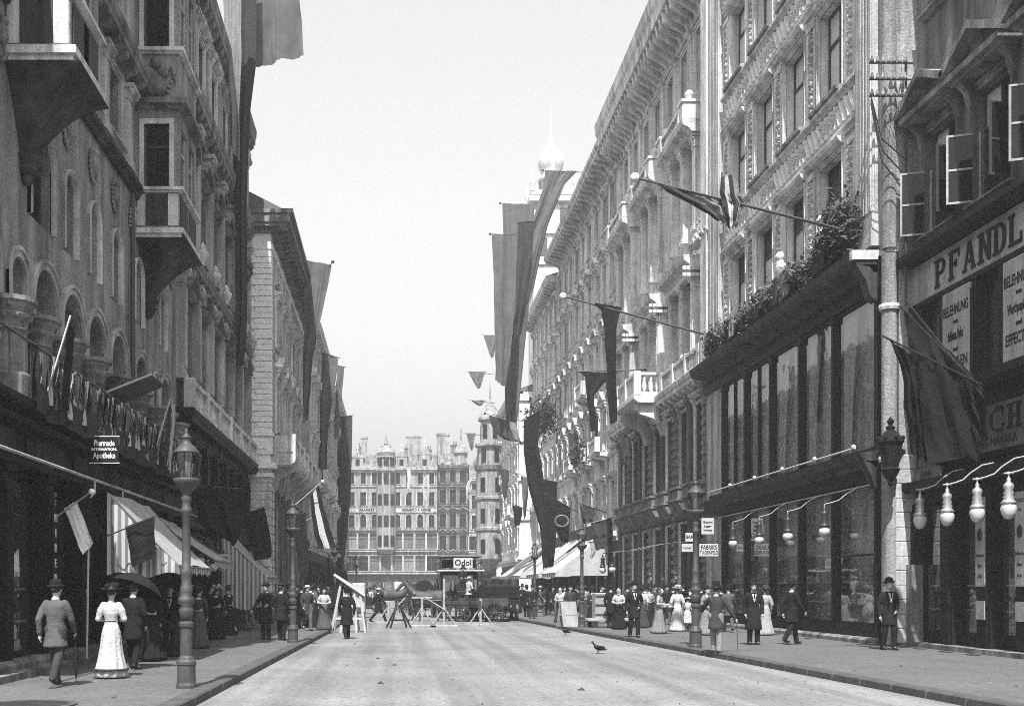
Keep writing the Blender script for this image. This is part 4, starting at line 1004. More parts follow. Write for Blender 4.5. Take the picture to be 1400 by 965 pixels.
for k in range(8):
    a = k*PI/4 + .2; MB().box(-.3, .3, -.03, .03, 38.0, 39.4).build('lantern_window', 'pane_grey', t, (1.2*math.cos(a), 1.2*math.sin(a), 0), (0, 0, a - PI/2))

# ================================================================== THE HOUSES ACROSS THE SQUARE (they face the camera)
def end_house(name, label, d, x0, x1, floors, top, mats, n, wide_shop=True, hoods=(None,), low=True, signs=None, pane='pane_dark', mans=3.0):
    B = Bld(name, label, 'building', 'E', d, x0, x1, mats); st = B.L/n; us = [st*(i + .5) for i in range(n)]; holes = []
    for z, h, w, a in floors: holes += [(u, z, w, h) + (('arch',) if a else ()) for u in us]
    B.wall(0, B.L, 4.0, top, holes); B.body(top, 12)
    for j, (z, h, w, a) in enumerate(floors):
        for u in us: B.window(u, z, w, h, arch=a, hood=hoods[j % len(hoods)] if not a else None, low=True, cols=2, rows=2, sill=True, sur=.14, pane=rnd.choice(['pane_dark', 'pane_grey', 'pane_grey', 'cloth_mid']) if w > 1.7 else 'pane_dark')
        B.band(0, B.L, z - .6, z - .3, .2)
    B.cornice(0, B.L, top - .6, top + .3, .7)
    MB().prism([(.4, top + .3), (-.8, top + mans), (-11, top + mans + .5), (-11, top + .3)], 0, B.L, 'x').build('mansard_roof', 'plaster_deep', B.root)
    m = max(1, round(B.L/3.2)); sw_ = B.L/m
    for i in range(m): shop_window(B, sw_*(i + .5), .4, sw_ - .6, 3.0, seed=i, gm='white_paint'); MB().box(sw_*i + .0, sw_*i + .3, -.4, .06, .4, 3.4).build('shop_post', 'wood_dark', B.root)
    B.wall(0, B.L, 0, .4, [], .4, name='base_wall', m='stone_grey'); B.wall(0, B.L, 3.4, 4.0, [], .4, name='shop_fascia', m='wood_dark')
    return B
E1 = end_house('square_corner_house', 'pale corner house with dome turret and long name sign, across the square', 190, -8.6, 7.2,
    [(4.6, 2.6, 2.0, 0), (8.4, 2.7, 2.0, 0), (12.1, 2.3, 1.0, 1), (15.9, 2.3, 1.0, 0), (19.6, 2.0, .9, 0)], 22.2, ('plaster_dark', 'plaster_mid'), 8, mans=2.6)
B = E1
s_ = MB().box(.1, B.L - .1, .05, .2, 14.75, 15.55).build('name_sign', 'plaster_mid', B.root)
text(s_, 'ARKARET', .62, (12.2, .21, 15.15), FACE, 'black_paint', 1.0, .01, .03); text(s_, 'BARBARST D. A. ROCHER', .6, (3.6, .21, 15.15), FACE, 'black_paint', .72, .01, .03)
MB().box(.1, B.L - .1, .0, .16, 11.2, 11.75).build('sign_band', 'wood_brown', B.root); MB().box(.1, B.L - .1, .0, .16, 7.45, 8.1).build('sign_band', 'wood_brown', B.root)
# turret bay with onion cap on its left third
tx = 8.85
M = MB(); M.lathe([(1.0, 7.6), (1.7, 8.3), (1.7, 21.6), (2.0, 21.8), (2.0, 22.2), (1.5, 22.3), (1.5, 24.0), (1.7, 24.1), (1.7, 24.3), (1.4, 24.4), (1.65, 25.0), (1.4, 25.6), (.6, 26.0), (.3, 26.3), (.4, 26.6), (.2, 27.2), (.03, 28.4)], (tx, .2, 0), 16); M.build('turret', 'plaster_dark', B.root)
for z in (8.8, 12.2, 15.9, 19.5, 22.7):
    for a in (50, 90, 130):
        r_ = 1.72 if z < 22 else 1.62
        MB().box(-.42, .42, -.03, .04, 0, 1.9 if z < 22 else 1.5).build('turret_window', 'pane_dark', B.root, (tx + r_*math.cos(R(a)), .2 + r_*math.sin(R(a)), z), (0, 0, R(a - 90)))
for x, z, h in ((B.L - 2.0, 22.5, 2.6), (2.2, 22.5, 3.6), (6.2, 22.5, 3.0)):     # dormers and gables
    o = MB().box(x - 1.0, x + 1.0, -1.6, .25, z, z + h*.62).prism([(x - 1.2, z + h*.62), (x + 1.2, z + h*.62), (x, z + h)], -1.6, .32, 'y').build('dormer', 'plaster_dark', B.root)
    MB().box(x - .35, x + .35, .25, .28, z + .3, z + 1.4).build('dormer_window', 'pane_dark', o); MB().lathe([(.2, 0), (.1, .4), (.22, .7), (.02, 1.4)], (x, .1, z + h - .05), 8).build('finial', 'stone_pale', o)
for x, w, h in ((B.L - 3.0, 1.0, 3.0), (B.L - 6.9, 1.6, 1.6), (4.0, 2.6, 3.2)):
    MB().box(x - w/2, x + w/2, -6, -4.8, 24, 25.4 + h).box(x - w/2 - .12, x + w/2 + .12, -6.1, -4.7, 25.2 + h, 25.5 + h).build('chimney', 'plaster_dark', B.root)
E2 = end_house('gabled_middle_house', 'narrow grey house with triangular hoods between the two square-side houses', 191.5, 7.35, 12.6,
    [(4.6, 2.6, 1.3, 0), (8.2, 2.6, 1.2, 0), (12.2, 2.4, 1.1, 0), (16.4, 2.4, 1.1, 0), (20.2, 2.1, 1.0, 0)], 22.8, ('plaster_deep', 'stone_grey'), 3, hoods=('tri', 'tri', 'tri', 'flat'), mans=2.4)
B = E2
M = MB(); M.lathe([(.9, 22.8), (.9, 25.0), (1.2, 25.2), (1.2, 25.5), (.9, 26.2), (.3, 26.9), (.1, 27.4), (.16, 28), (.14, 29.3), (.02, 30)], (1.2, -.6, 0), 12); M.build('roof_turret', 'plaster_dark', B.root)
MB().box(3.0, 5.2, -6, -4.6, 24, 29.2).box(2.9, 5.3, -6.1, -4.5, 28.9, 29.3).build('chimney', 'plaster_dark', B.root)
E3 = end_house('long_square_house', 'long plain house at the right of the square, partly behind the omnibus', 190.5, 12.75, 30,
    [(4.6, 2.7, 2.0, 0), (8.2, 2.4, 1.9, 0), (11.9, 2.3, .95, 0), (15.4, 2.3, .95, 0), (18.7, 1.9, .9, 0)], 20.4, ('plaster_dark', 'plaster_mid'), 9, mans=2.8)
B = E3
M = MB(); M.lathe([(.8, 20.4), (.8, 23.0), (1.1, 23.2), (.9, 24.2), (.3, 25), (.03, 27)], (B.L - 6.0, -.4, 0), 12); M.build('roof_turret', 'plaster_light', B.root)
E4 = end_house('grey_square_house', 'grey house at the left end of the square, half behind the banners', 186, -22, -8.75,
    [(4.6, 2.6, 1.6, 0), (8.3, 2.5, 1.3, 0), (12.1, 2.3, 1.0, 0), (15.8, 2.2, 1.0, 0)], 19.0, ('plaster_dark', 'plaster_mid'), 6)
# the square beyond is closed by more roofs

for B_, n_, z_ in ((E1, 4, 24.6), (E2, 1, 25.0), (E3, 5, 23.0), (E4, 5, 21.5), (R6, 3, 22.5), (R7, 4, 20.6), (L4, 3, 20), (R5, 3, 29.5), (R4, 4, 30.6)):
    for k in range(n_):
        x = B_.L*(k + .5)/n_ + rnd.uniform(-.6, .6); w = rnd.uniform(.5, 1.3); h = rnd.uniform(.8, 2.6); y = -rnd.uniform(2.5, 6)
        o = MB().box(x - w/2, x + w/2, y - .6, y, z_ - 2.5, z_ + h).box(x - w/2 - .08, x + w/2 + .08, y - .68, y + .08, z_ + h - .3, z_ + h - .12).build('chimney', 'plaster_deep', B_.root)
        for e in range(int(w/.4)): put('chimney_pot', 'cpot', lambda: MB().lathe([(.12, 0), (.1, .5), (.13, .52), (.13, .6)], seg=8).mesh('chimney_pot', 'stone_grey'), o, (x - w/2 + .22 + .4*e, y - .3, z_ + h))

# ------------------------------------------------------------------ dusty summer air
hm = bpy.data.materials.new('air'); hm.use_nodes = True
hn = hm.node_tree.nodes; hn.remove(hn['Principled BSDF'])
pv = hn.new('ShaderNodeVolumePrincipled'); pv.inputs['Color'].default_value = (.97, .97, .97, 1); pv.inputs['Density'].default_value = .0008
pv.inputs['Anisotropy'].default_value = 0.0
hm.node_tree.links.new(pv.outputs[0], hn['Material Output'].inputs['Volume'])
MATS['air'] = hm
hz = MB().box(-420, 420, -80, 920, -1.2, 56).build('haze', 'air'); tag(hz, 'pale dusty air hanging in the street', kind='stuff')

# ================================================================== THINGS IN THE STREET
def wb(mb, name, m, root, smooth=False):
    "world-space shape as a part of an unturned thing"
    o = root.location; mb.v = [(a - o.x, b - o.y, c - o.z) for a, b, c in mb.v]; return mb.build(name, m, root, smooth=smooth)

# ---- gas street lamps
def lamp_parts(root):
    M = MB(); M.lathe([(.165, 0), (.165, .05), (.15, .09), (.145, .36), (.16, .38), (.16, .42), (.13, .46), (.125, .48), (.1, .52), (.095, .95), (.12, .98), (.12, 1.03), (.09, 1.06)], seg=12); M.build('lamp_base', 'iron_grey', root, smooth=False)
    M = MB(); M.lathe([(.09, 1.06), (.1, 1.15), (.12, 1.2), (.12, 1.25), (.085, 1.3), (.13, 1.36), (.13, 1.42), (.085, 1.47), (.1, 1.52), (.1, 1.6), (.075, 1.64), (.085, 1.8), (.095, 1.84), (.07, 1.88), (.064, 2.75), (.09, 2.79), (.09, 2.84), (.065, 2.88), (.075, 2.96), (.095, 3.0), (.07, 3.04), (.085, 3.1), (.16, 3.18), (.2, 3.25), (.215, 3.29), (.2, 3.32), (.1, 3.33)], seg=14); M.build('lamp_shaft', 'iron_grey', root, smooth=True)
    M = MB(); n = 8
    for k in range(n):
        a = 2*PI*k/n; M.tube([(.105*math.cos(a), .105*math.sin(a), 3.33), (.18*math.cos(a), .18*math.sin(a), 3.72)], .008, 4)
    fr = M.build('lantern_frame', 'iron', root)
    M = MB(); M.lathe([(.1, 3.335), (.175, 3.715)], seg=n); M.f = M.f[:-2]; M.build('lantern_glass', 'lamp_glass', root)
    MB().lathe([(.012, 3.33), (.012, 3.5), (.03, 3.52), (.022, 3.58), (.004, 3.62)], seg=8).build('gas_mantle', 'opal_glass', root, smooth=True)
    MB().lathe([(.215, 3.715), (.21, 3.74), (.12, 3.84), (.08, 3.87), (.08, 3.95), (.1, 3.97), (.05, 4.0), (.025, 4.04), (.035, 4.07), (.005, 4.12)], seg=16).build('lantern_roof', 'iron_grey', root, smooth=True)
LAMPS = [((-3.32, 17.4), 1.0, 'large street lamp on the left pavement, nearest to the camera'), ((-2.98, 31.8), 1.0, 'street lamp on the left pavement beside the two men with canes'),
         ((7.98, 29.2), 1.1, 'street lamp on the right pavement beside the man leaning with a cane'), ((7.5, 44.2), 1.0, 'street lamp on the right kerb in front of the white awnings'),
         ((7.6, 60), 1.0, 'small street lamp against the white awnings on the right'), ((-2.9, 52), 1.0, 'street lamp on the left kerb beyond the white trestle stand'), ((-3.0, 84), 1.0, 'farthest street lamp on the left below the red banners')]
l0 = None
for (x, y), s_, lb in LAMPS:
    if l0 is None: l0 = thing('street_lamp', lb, 'street lamp', (x, y, SW), 0, 'gas street lamps'); lamp_parts(l0); o = l0
    else: o = copy_tree(l0); o['label'] = lb; o.location = (x, y, SW)
    o.scale = (s_, s_, s_)

# ---- hanging shop lamps with opal globes, on arms from the shop fronts
def pendant(name, label, group, p, wall, pear=False, arm='white_paint'):
    root = thing(name, label, 'lamp', p, 0, group)
    if pear: prof = [(.03, -.2), (.09, -.17), (.14, -.08), (.165, .04), (.14, .13), (.1, .16)]
    else: prof = [(.02, -.16), (.08, -.14), (.14, -.08), (.165, 0), (.14, .08), (.1, .13)]
    put('globe', ('globe', pear), lambda: MB().lathe(prof, seg=16).mesh('globe', 'opal_glass', True), root)
    put('lamp_body', ('lbody', pear), lambda: MB().lathe([(.11, .13), (.17, .15), (.13, .2), (.1, .24), (.12, .28), (.09, .33), (.11, .37), (.08, .44), (.11, .5), (.1, .56), (.04, .62), (.05, .66), (.02, .72)], seg=12).mesh('lamp_body', 'brass' if pear else 'iron', True), root)
    w = Vector(wall) - Vector(p); s_ = 1 if w.x > 0 else -1
    MB().tube([(0, 0, .7), (0, 0, .8), (w.x*.18, w.y*.2, .84), (w.x*.35, w.y*.35, .9), (w.x*.5, w.y*.5, 1.05), (w.x*.75, w.y*.75, 1.22), (w.x, w.y, 1.26)], .018, 6).build('arm', arm, root)
    if pear: MB().tube([(-.1, 0, .8), (.1, 0, .8)], .02, 6).ball((0, 0, .8), .04).build('tap', arm, root)
    return root
for i, (x, lb) in enumerate(((1002, 'opal globe lamp of the store, farthest from the camera of its row'), (1038, 'opal globe lamp of the store, second from the far end'), (1077, 'opal globe lamp of the store above the lady in the patterned dress'), (1127, 'opal globe lamp of the store nearest to the camera'))):
    d = 12.6*1500/(x - VX); pendant('shop_lamp', lb, 'globe lamps of the store', (12.6, d, 3.37), (13.5, d - .9, 0))
for i, (x, lb) in enumerate(((1258, 'pear-shaped lamp of the pawnbroker, next to the pale corner pier'), (1295, 'pear-shaped lamp of the pawnbroker, second from the corner pier'), (1336, 'pear-shaped lamp of the pawnbroker, in front of the left poster'), (1379, 'pear-shaped lamp of the pawnbroker, nearest the right edge'))):
    d = 13.3*1500/(x - VX); pendant('shop_lamp', lb, 'pear lamps of the pawnbroker', (13.3, d, 3.4), (14.1, d - .6, 0), True)
for i, (x, y, d) in enumerate(((824, 779, 52), (837, 778, 50.5))): p = P(x, y, d); pendant('shop_lamp', ('opal globe lamp at the dark palace doorway, left of a pair', 'opal globe lamp at the dark palace doorway, right of a pair')[i], 'lamps of the palace shop', p, p + Vector((3.6, 0, 0)), arm='iron')
for i, (x, y, d) in enumerate(((274, 767, 36.5), (288, 768, 38), (297, 770, 39), (291, 775, 36.2), (303, 775, 37.6))): p = P(x, y, d); pendant('shop_lamp', ('white globe lamp under the left awnings, leftmost of the cluster', 'white globe lamp under the left awnings, upper middle of the cluster', 'white globe lamp under the left awnings, upper right of the cluster', 'white globe lamp under the left awnings, lower left of the cluster', 'white globe lamp under the left awnings, lower right of the cluster')[i], 'globe lamps under the left awnings', p, p + Vector((-1.3, 0, 0)), arm='iron')

# ---- signs
def board(name, label, x0, y0, x1, y1, d, lines, m='white_paint', tm='black_paint', arm=None):
    a, b = P(x0, y1, d), P(x1, y0, d); c = (a + b)/2; root = thing(name, label, 'sign', (c.x, d, a.z)); w, h = (b.x - a.x), (b.z - a.z)
    MB().bbox(-w/2, w/2, -.025, .025, 0, h, .01).build('board', m, root)
    MB().box(-w/2 - .02, w/2 + .02, -.02, .03, -.02, -.001).box(-w/2 - .02, w/2 + .02, -.02, .03, h + .001, h + .02).build('board_frame', tm, root)
    for s_, z_, sz in lines: text(root, s_, sz, (0, -.028, h*z_), (PI/2, 0, 0), tm, min(1.15, w*.9/max(.01, len(s_)*sz*.56)), .004, .003)
    if arm: MB().tube([(0, .0, h), (0, 0, h + .1), (arm, 0, h + .1)], .015, 5).build('bracket_arm', 'iron', root)
    return root
board('pharmacy_sign', 'small black hanging sign reading Pharmacie and Apotheke', 124, 597, 162, 632, 22.5, [('Pharmacie', .74, .17), ('INTERNATION.', .5, .07), ('Apotheke', .26, .17)], 'black_paint', 'cloth_bright', -.6)
board('hanging_sign', 'white hanging notice with fine lines of writing, uppermost beside the right lamp', 959, 708, 976, 730, 44.5, [('Export', .75, .12), ('Lager', .5, .12), ('Niederlage', .25, .1)], arm=.8)
board('hanging_sign', 'white two-line sign board right of the lamp post, lowest of the group', 956, 743, 982, 760, 44, [('FABRIKS', .7, .24), ('T.KORNFELD', .28, .2)], arm=.8)
board('hanging_sign', 'small white sign with dark letters just left of the right lamp shaft', 937, 728, 948, 740, 46, [('BAR', .5, .2)], arm=.9)
board('hanging_sign', 'small slanting white sign left of the right lamp, below the other one', 932, 743, 947, 754, 47, [('Corsets', .5, .14)], arm=.9)
board('shop_sign', 'small white notice with black figures beside the left globe lamps', 300, 757, 315, 771, 37, [('1.55', .5, .22)])
board('number_sign', 'small white price card under the striped awning', 160, 786, 170, 795, 25.5, [('6', .5, .13)])

# ---- awnings
def awning(name, label, side, Xw, Xo, y0, y1, zw, zo, m='cloth_light', cheek=None, val=.35, curtain=0.0, group=None, rib=True):
    root = thing(name, label, 'awning', ((Xw + Xo)/2, y0, zo - val), 0, group)
    n = max(4, int((y1 - y0)*2))
    f = lambda a, b: (Xw + (Xo - Xw)*b, y0 + (y1 - y0)*a, zw + (zo - zw)*b - .07*math.sin(b*PI) - .03*math.sin(a*PI*3))
    wb(MB().grid(n, 8, f), 'canopy', m, root, True)
    wb(MB().grid(n*3, 3, lambda a, b: (Xo + .025*math.sin(a*40), y0 + (y1 - y0)*a, zo - val*b*(.85 + .15*math.cos(a*(y1 - y0)*9)))), 'valance', 'awning_stripe_y' if cheek else m, root)
    if cheek:
        lo = zo - val - curtain
        wb(MB().grid(24, 10, lambda a, b: (Xw + (Xo - Xw)*a, y0 - .02 + .05*math.sin(a*34)*b, (zw + (zo - zw)*a - .07*math.sin(a*PI))*(1 - b) + (lo + .06*math.sin(a*9))*b)), 'side_curtain', cheek, root)
    for y in (y0 + .02, y1 - .02): wb(MB().tube([(Xw, y, zw - .05), (Xo, y, zo - .04)], .02, 5), 'arm', 'iron', root)
    wb(MB().tube([(Xo, y0, zo - .03), (Xo, y1, zo - .03)], .025, 5), 'front_bar', 'iron', root)
    return root
awning('striped_awning', 'large striped awning over the pharmacy pavement with hanging side curtain', 'L', -6.05, -4.55, 23.0, 26.9, 3.72, 2.2, 'cloth_light', 'awning_stripe', .22, .0)
awning('striped_awning', 'long striped awning sloping down in front of the quoined house', 'L', -6.3, -4.66, 39.7, 43.4, 3.66, 2.12, 'cloth_light', 'awning_stripe', .25, .9)
awning('plain_awning', 'plain light awning just behind the large striped one', 'L', -6.4, -4.7, 28.5, 31.5, 3.6, 2.45, 'cloth_light', None, .2)
for i, (y0, y1, xo, lb) in enumerate(((71, 77.5, 10.3, 'white canvas awning on the right, nearest of four in a row'), (78.5, 86, 10.2, 'white canvas awning on the right, second of four in a row'), (87, 95, 9.8, 'white canvas awning on the right, third of four in a row'), (97, 106, 9.9, 'white canvas awning on the right, farthest of four'))):
    awning('white_awning', lb, 'R', 13.7, xo, y0, y1, 5.2 + .3*(i % 2), 2.7, 'cloth_white', None, .35, group='white awnings on the right')
    wb(MB().grid(8, 6, lambda a, b: (13.7 + (xo - 13.7)*a, y0 - .03 + .05*math.sin(a*20)*b, (5.2 + (2.7 - 5.2)*a)*(1 - b) + 2.5*b)), 'side_curtain', 'cloth_white', bpy.data.objects[['white_awning', 'white_awning.001', 'white_awning.002', 'white_awning.003'][i]])

# ---- flags, banners and bunting
def cloth(root, name, m, left, right, n=14, fold=.07, waves=2.5, sd=0.0, smooth=True, a0=0.0, a1=1.0):
    "cloth between two hanging edges, thrown into folds"
    def along(pts, t):
        k = min(int(t*(len(pts) - 1)), len(pts) - 2); f = t*(len(pts) - 1) - k; f = f*f*(3 - 2*f)*.4 + f*.6; return pts[k].lerp(pts[k + 1], f)
    nv = max(12, 7*len(left)); n = int(n*1.8)
    def fn(a, b):
        l, r_ = along(left, b), along(right, b); s_ = a0 + (a1 - a0)*a; p = l.lerp(r_, s_)
        w = fold*(.25 + .75*b)*math.sin(s_*waves*2*PI + sd + 1.2*math.sin(b*3 + sd)) + fold*.5*noise.noise(Vector((s_*3 + sd, b*4, sd)))
        w += fold*.28*math.sin(s_*waves*5.3*2*PI + 2*sd + 2.5*b)*(.4 + .6*b) + fold*.35*noise.noise(Vector((s_*9, b*5 + sd, 2*sd)))
        ed = .06*fold*math.sin(s_*17 + sd) * (b > .999)
        return p + Vector((.3*w + .25*fold*noise.noise(Vector((b*6 + sd, s_, 1))), w, .12*w + ed*4))
    return wb(MB().grid(n, nv, fn), name, m, root, smooth)
def flag(name, label, d, rows, mats, pole=None, fold=.07, waves=2.5, skew=0.0, finial=True, cat='flag', group=None, sd=None, thick=.03, pm='iron'):
    "rows: (xl, yl, xr, yr) of the cloth from top to bottom; pole: (x, y, depth) foot and tip"
    sd = rnd.uniform(0, 6) if sd is None else sd
    L = [P(r_[0], r_[1], d) for r_ in rows]; Rr = [P(r_[2], r_[3], d + skew) for r_ in rows]
    foot = P(*pole[0]) if pole else L[0]
    root = thing(name, label, cat, foot, 0, group)
    if pole:
        a, b = P(*pole[0]), P(*pole[1]); wb(MB().tube([a, a.lerp(b, .5), b], [thick, thick*.9, thick*.7], 6), 'pole', pm, root)
        if finial: wb(MB().ball(b, thick*3.2, 8), 'finial', 'gilt' if pm != 'iron' else 'iron_grey', root)
    if not pole:
        wb(MB().tube([L[0] + Vector((-.1, 0, .02)), Rr[0] + Vector((.1, 0, .02))], thick, 5), 'batten', 'wood_brown', root)
    k = len(mats)
    for i, m in enumerate(mats): cloth(root, 'cloth_stripe' if k > 1 else 'cloth', m, L, Rr, max(5, 14//k), fold, waves, sd, True, i/k, (i + 1)/k)
    return root
# left side
flag('street_banner', 'very long dark banner hanging to the left of the sky like a curtain', 46, [(318, -60, 350, -60), (316, 60, 349, 90), (318, 180, 341, 150), (319, 270, 335, 290), (321, 390, 336, 400), (322, 470, 334, 480), (325, 500, 330, 498)], ['cloth_dark'], fold=.22, waves=2.2, cat='banner', pole=((322, -70, 46), (420, -90, 46)))
flag('street_banner', 'broad grey banner end blowing free at the top left of the sky', 47, [(338, -80, 402, -90), (344, -20, 406, -40), (349, 30, 410, 20), (351, 92, 414, 76)], ['cloth_red'], fold=.14, waves=1.6, cat='banner')
flag('street_banner', 'pale fold of banner cloth against the left house front at the top', 44, [(303, -60, 330, -60), (305, 40, 331, 40), (310, 120, 330, 130), (316, 200, 327, 220)], ['cloth_mid'], fold=.18, waves=1.6, cat='banner')
flag('street_banner', 'dark grey banner flaring at its top, first beyond the eaves of the quoined house', 62, [(419, 356, 453, 362), (417, 395, 446, 400), (416, 430, 438, 440), (414, 480, 428, 490), (413, 530, 425, 540), (413, 572, 421, 574)], ['cloth_red'], fold=.2, waves=1.5, cat='banner', group='tall street banners', pole=((413, 420, 63), (455, 358, 62)))
flag('street_banner', 'grey banner left of the sky, second beyond the quoined house', 76, [(441, 482, 463, 490), (438, 520, 458, 530), (436, 570, 450, 580), (436, 640, 446, 650)], ['cloth_red'], fold=.2, waves=1.5, cat='banner', group='tall street banners')
flag('street_banner', 'slim banner with slanted top edge, third beyond the quoined house', 88, [(461, 500, 471, 502), (459, 530, 468, 535), (457, 570, 464, 575), (456, 600, 462, 600)], ['cloth_red'], fold=.15, waves=1.2, cat='banner', group='tall street banners')
flag('street_banner', 'broad dark banner reaching almost to the ground beside the square', 98, [(466, 570, 482, 568), (462, 620, 481, 620), (458, 680, 479, 680), (455, 740, 473, 740), (452, 785, 470, 782)], ['cloth_dark'], fold=.25, waves=2, cat='banner', group='tall street banners')
flag('street_banner', 'dark banner hanging over the far left shop fronts', 80, [(428, 640, 442, 644), (424, 690, 440, 700), (420, 740, 436, 750), (420, 775, 430, 780)], ['cloth_dark'], fold=.2, waves=1.6, cat='banner', group='tall street banners')
flag('flag', 'half white and half black flag on a slanting pole at the pharmacy', 21.9, [(87, 695, 122, 674), (98, 720, 130, 697), (108, 744, 136, 718), (114, 757, 141, 728)], ['cloth_bright', 'cloth_black'], ((62, 717, 22.1), (125, 672, 21.6)), .03, 1.2, pm='white_paint', thick=.02, group='pharmacy flags')
flag('flag', 'black flag on a thin pole in front of the striped awning', 22.6, [(171, 720, 211, 705), (175, 745, 211, 728), (177, 765, 212, 750), (179, 775, 211, 762)], ['cloth_black'], ((140, 735, 22.6), (214, 705, 22.4)), .04, 1.2, thick=.016, finial=False, group='pharmacy flags')
flag('flag', 'big dark flag bunched behind the left lamp', 33, [(268, 668, 298, 661), (266, 690, 318, 672), (270, 715, 329, 700), (285, 728, 328, 728), (300, 730, 320, 745)], ['cloth_black'], ((330, 668, 33), (262, 664, 33)), .12, 2, thick=.02, finial=False)
flag('flag', 'square dark flag hanging in front of the banded corner stones', 42, [(334, 703, 362, 693), (338, 725, 368, 720), (343, 750, 372, 745), (349, 766, 371, 762)], ['cloth_black'], ((328, 706, 42), (364, 691, 42)), .06, 1.4, thick=.02, finial=False)
flag('flag', 'white flag with dark edge on a slanting pole left of the square', 50, [(424, 680, 436, 662), (426, 705, 442, 690), (430, 735, 452, 725), (436, 750, 459, 748)], ['cloth_black', 'cloth_white', 'cloth_black'], ((392, 700, 50), (441, 658, 49.5)), .05, 1.3, pm='white_paint', thick=.025)
flag('flag', 'narrow white pennant below the corner balcony', 51, [(434, 705, 440, 700), (433, 725, 446, 722), (434, 748, 453, 747)], ['cloth_white'], ((400, 722, 51), (443, 698, 50.5)), .04, 1.2, pm='white_paint', thick=.02)
flag('flag', 'dark hanging flag under the corner balcony, beside the second left lamp', 47, [(402, 706, 418, 700), (403, 735, 420, 730), (406, 770, 424, 765), (410, 790, 420, 788)], ['cloth_black'], ((392, 712, 47), (421, 698, 47)), .07, 1.6, thick=.02, finial=False)
# right side
flag('street_banner', 'tall grey banner with a straight top edge, leftmost of three on the right', 84, [(672, 320, 708, 322), (674, 370, 706, 380), (675, 430, 703, 440), (676, 480, 698, 490), (677, 520, 692, 530)], ['cloth_red'], ((735, 322, 92), (670, 320, 84)), .25, 1.6, cat='banner', group='tall banners on the right')
flag('street_banner', 'tall grey banner with the highest straight top, middle of three on the right', 88, [(687, 278, 731, 280), (688, 340, 727, 340), (689, 420, 722, 430), (690, 500, 714, 510), (690, 560, 708, 570), (690, 600, 700, 602)], ['cloth_red'], ((742, 282, 96), (684, 278, 88)), .3, 1.8, cat='banner', group='tall banners on the right')
flag('street_banner', 'dark banner swept sideways from a long pole under the domed tower', 82, [(745, 234, 789, 234), (742, 258, 772, 252), (733, 290, 762, 275), (720, 320, 748, 310), (714, 350, 738, 350), (709, 390, 730, 390), (706, 417, 722, 416)], ['cloth_red'], ((800, 236, 82), (742, 233, 82)), .25, 1.4, cat='banner', group='tall banners on the right')
flag('street_banner', 'dark banner twisting down in front of the gabled house', 78, [(708, 305, 730, 303), (706, 360, 728, 352), (705, 420, 718, 420), (702, 460, 712, 458)], ['cloth_dark'], None, .25, 1.6, cat='banner', group='tall banners on the right')
flag('street_banner', 'very long black banner falling behind the wreath flag', 66, [(716, 575, 738, 560), (716, 620, 736, 610), (722, 670, 745, 660), (738, 720, 752, 715), (740, 760, 756, 750), (742, 778, 754, 772)], ['cloth_black'], None, .2, 1.6, cat='banner', group='tall banners on the right')
flag('street_banner', 'long dark banner hanging just left of the wreath flag', 62, [(743, 655, 762, 660), (743, 700, 762, 706), (744, 740, 760, 742), (746, 776, 757, 774)], ['cloth_black'], None, .1, 1.3, cat='banner')
w_ = flag('flag', 'dark flag with a pale wreath ring, above the white awnings', 60, [(748, 676, 780, 694), (752, 700, 779, 712), (760, 725, 778, 728), (768, 742, 777, 742)], ['cloth_black'], ((790, 700, 60), (744, 674, 60)), .06, 1.2, finial=False)
c = P(768, 712, 59.6); wb(MB().tube([c + Vector((.36*math.cos(a*PI/10), -.04, .3*math.sin(a*PI/10))) for a in range(21)], .05, 6), 'wreath', 'stone_grey', w_)
flag('flag', 'dark flag with a pale inner end, blown out over the street on the right', 86, [(668, 567, 705, 578), (672, 582, 708, 590), (682, 596, 712, 603), (690, 601, 714, 606)], ['cloth_dark', 'cloth_dark', 'cloth_dark', 'cloth_mid'], ((735, 580, 88), (663, 565, 86)), .1, 1.4)
for i, (x, y, w, h, lb) in enumerate(((640, 508, 25, 24, 'small dark pennant against the sky, upper one of the far pair'), (643, 547, 22, 8, 'narrow dark pennant against the sky below the larger one'), (637, 592, 14, 24, 'small dark pennant beside the far turret'), (661, 458, 20, 32, 'grey pennant corner left of the tall right banners'))):
    flag('pennant', lb, 120, [(x, y, x + w, y), (x + w*.2, y + h*.4, x + w*.85, y + h*.3), (x + w*.4, y + h*.8, x + w*.75, y + h*.7), (x + w*.55, y + h, x + w*.7, y + h*.9)], ['cloth_red'], ((x + w + 12, y + 4, 124), (x - 2, y, 120)), .1, 1.2, finial=False, cat='flag', group='small pennants')
# long poles over the street
PF = flag('pole_flag', 'dark and white flag draped along the long pole above the store balcony', 32.0, [(893, 249, 1016, 279), (915, 264, 1014, 282), (945, 279, 1010, 288), (968, 292, 1004, 300), (980, 301, 1000, 308)], ['cloth_dark', 'cloth_mid', 'cloth_dark'], ((1182, 322, 31.4), (868, 243, 32.2)), .1, 2.5, thick=.045, pm='frame_dark')
flag('pole_flag', 'black streamer hanging straight down from the long pole in front of the palace', 46.8, [(812, 414, 850, 420), (822, 425, 848, 426), (826, 450, 843, 450), (829, 500, 842, 500), (833, 540, 843, 540), (834, 578, 844, 576)], ['cloth_black'], ((985, 463, 46.4), (770, 405, 47.0)), .1, 1.6, thick=.05, pm='frame_dark')
flag('pole_flag', 'black streamer on the shorter pole in front of the palace balcony', 60, [(792, 508, 842, 510), (800, 516, 834, 514), (802, 540, 812, 540), (806, 570, 813, 570), (808, 590, 815, 588)], ['cloth_black'], ((905, 505, 60), (788, 508, 60)), .1, 1.5, thick=.05, finial=False)
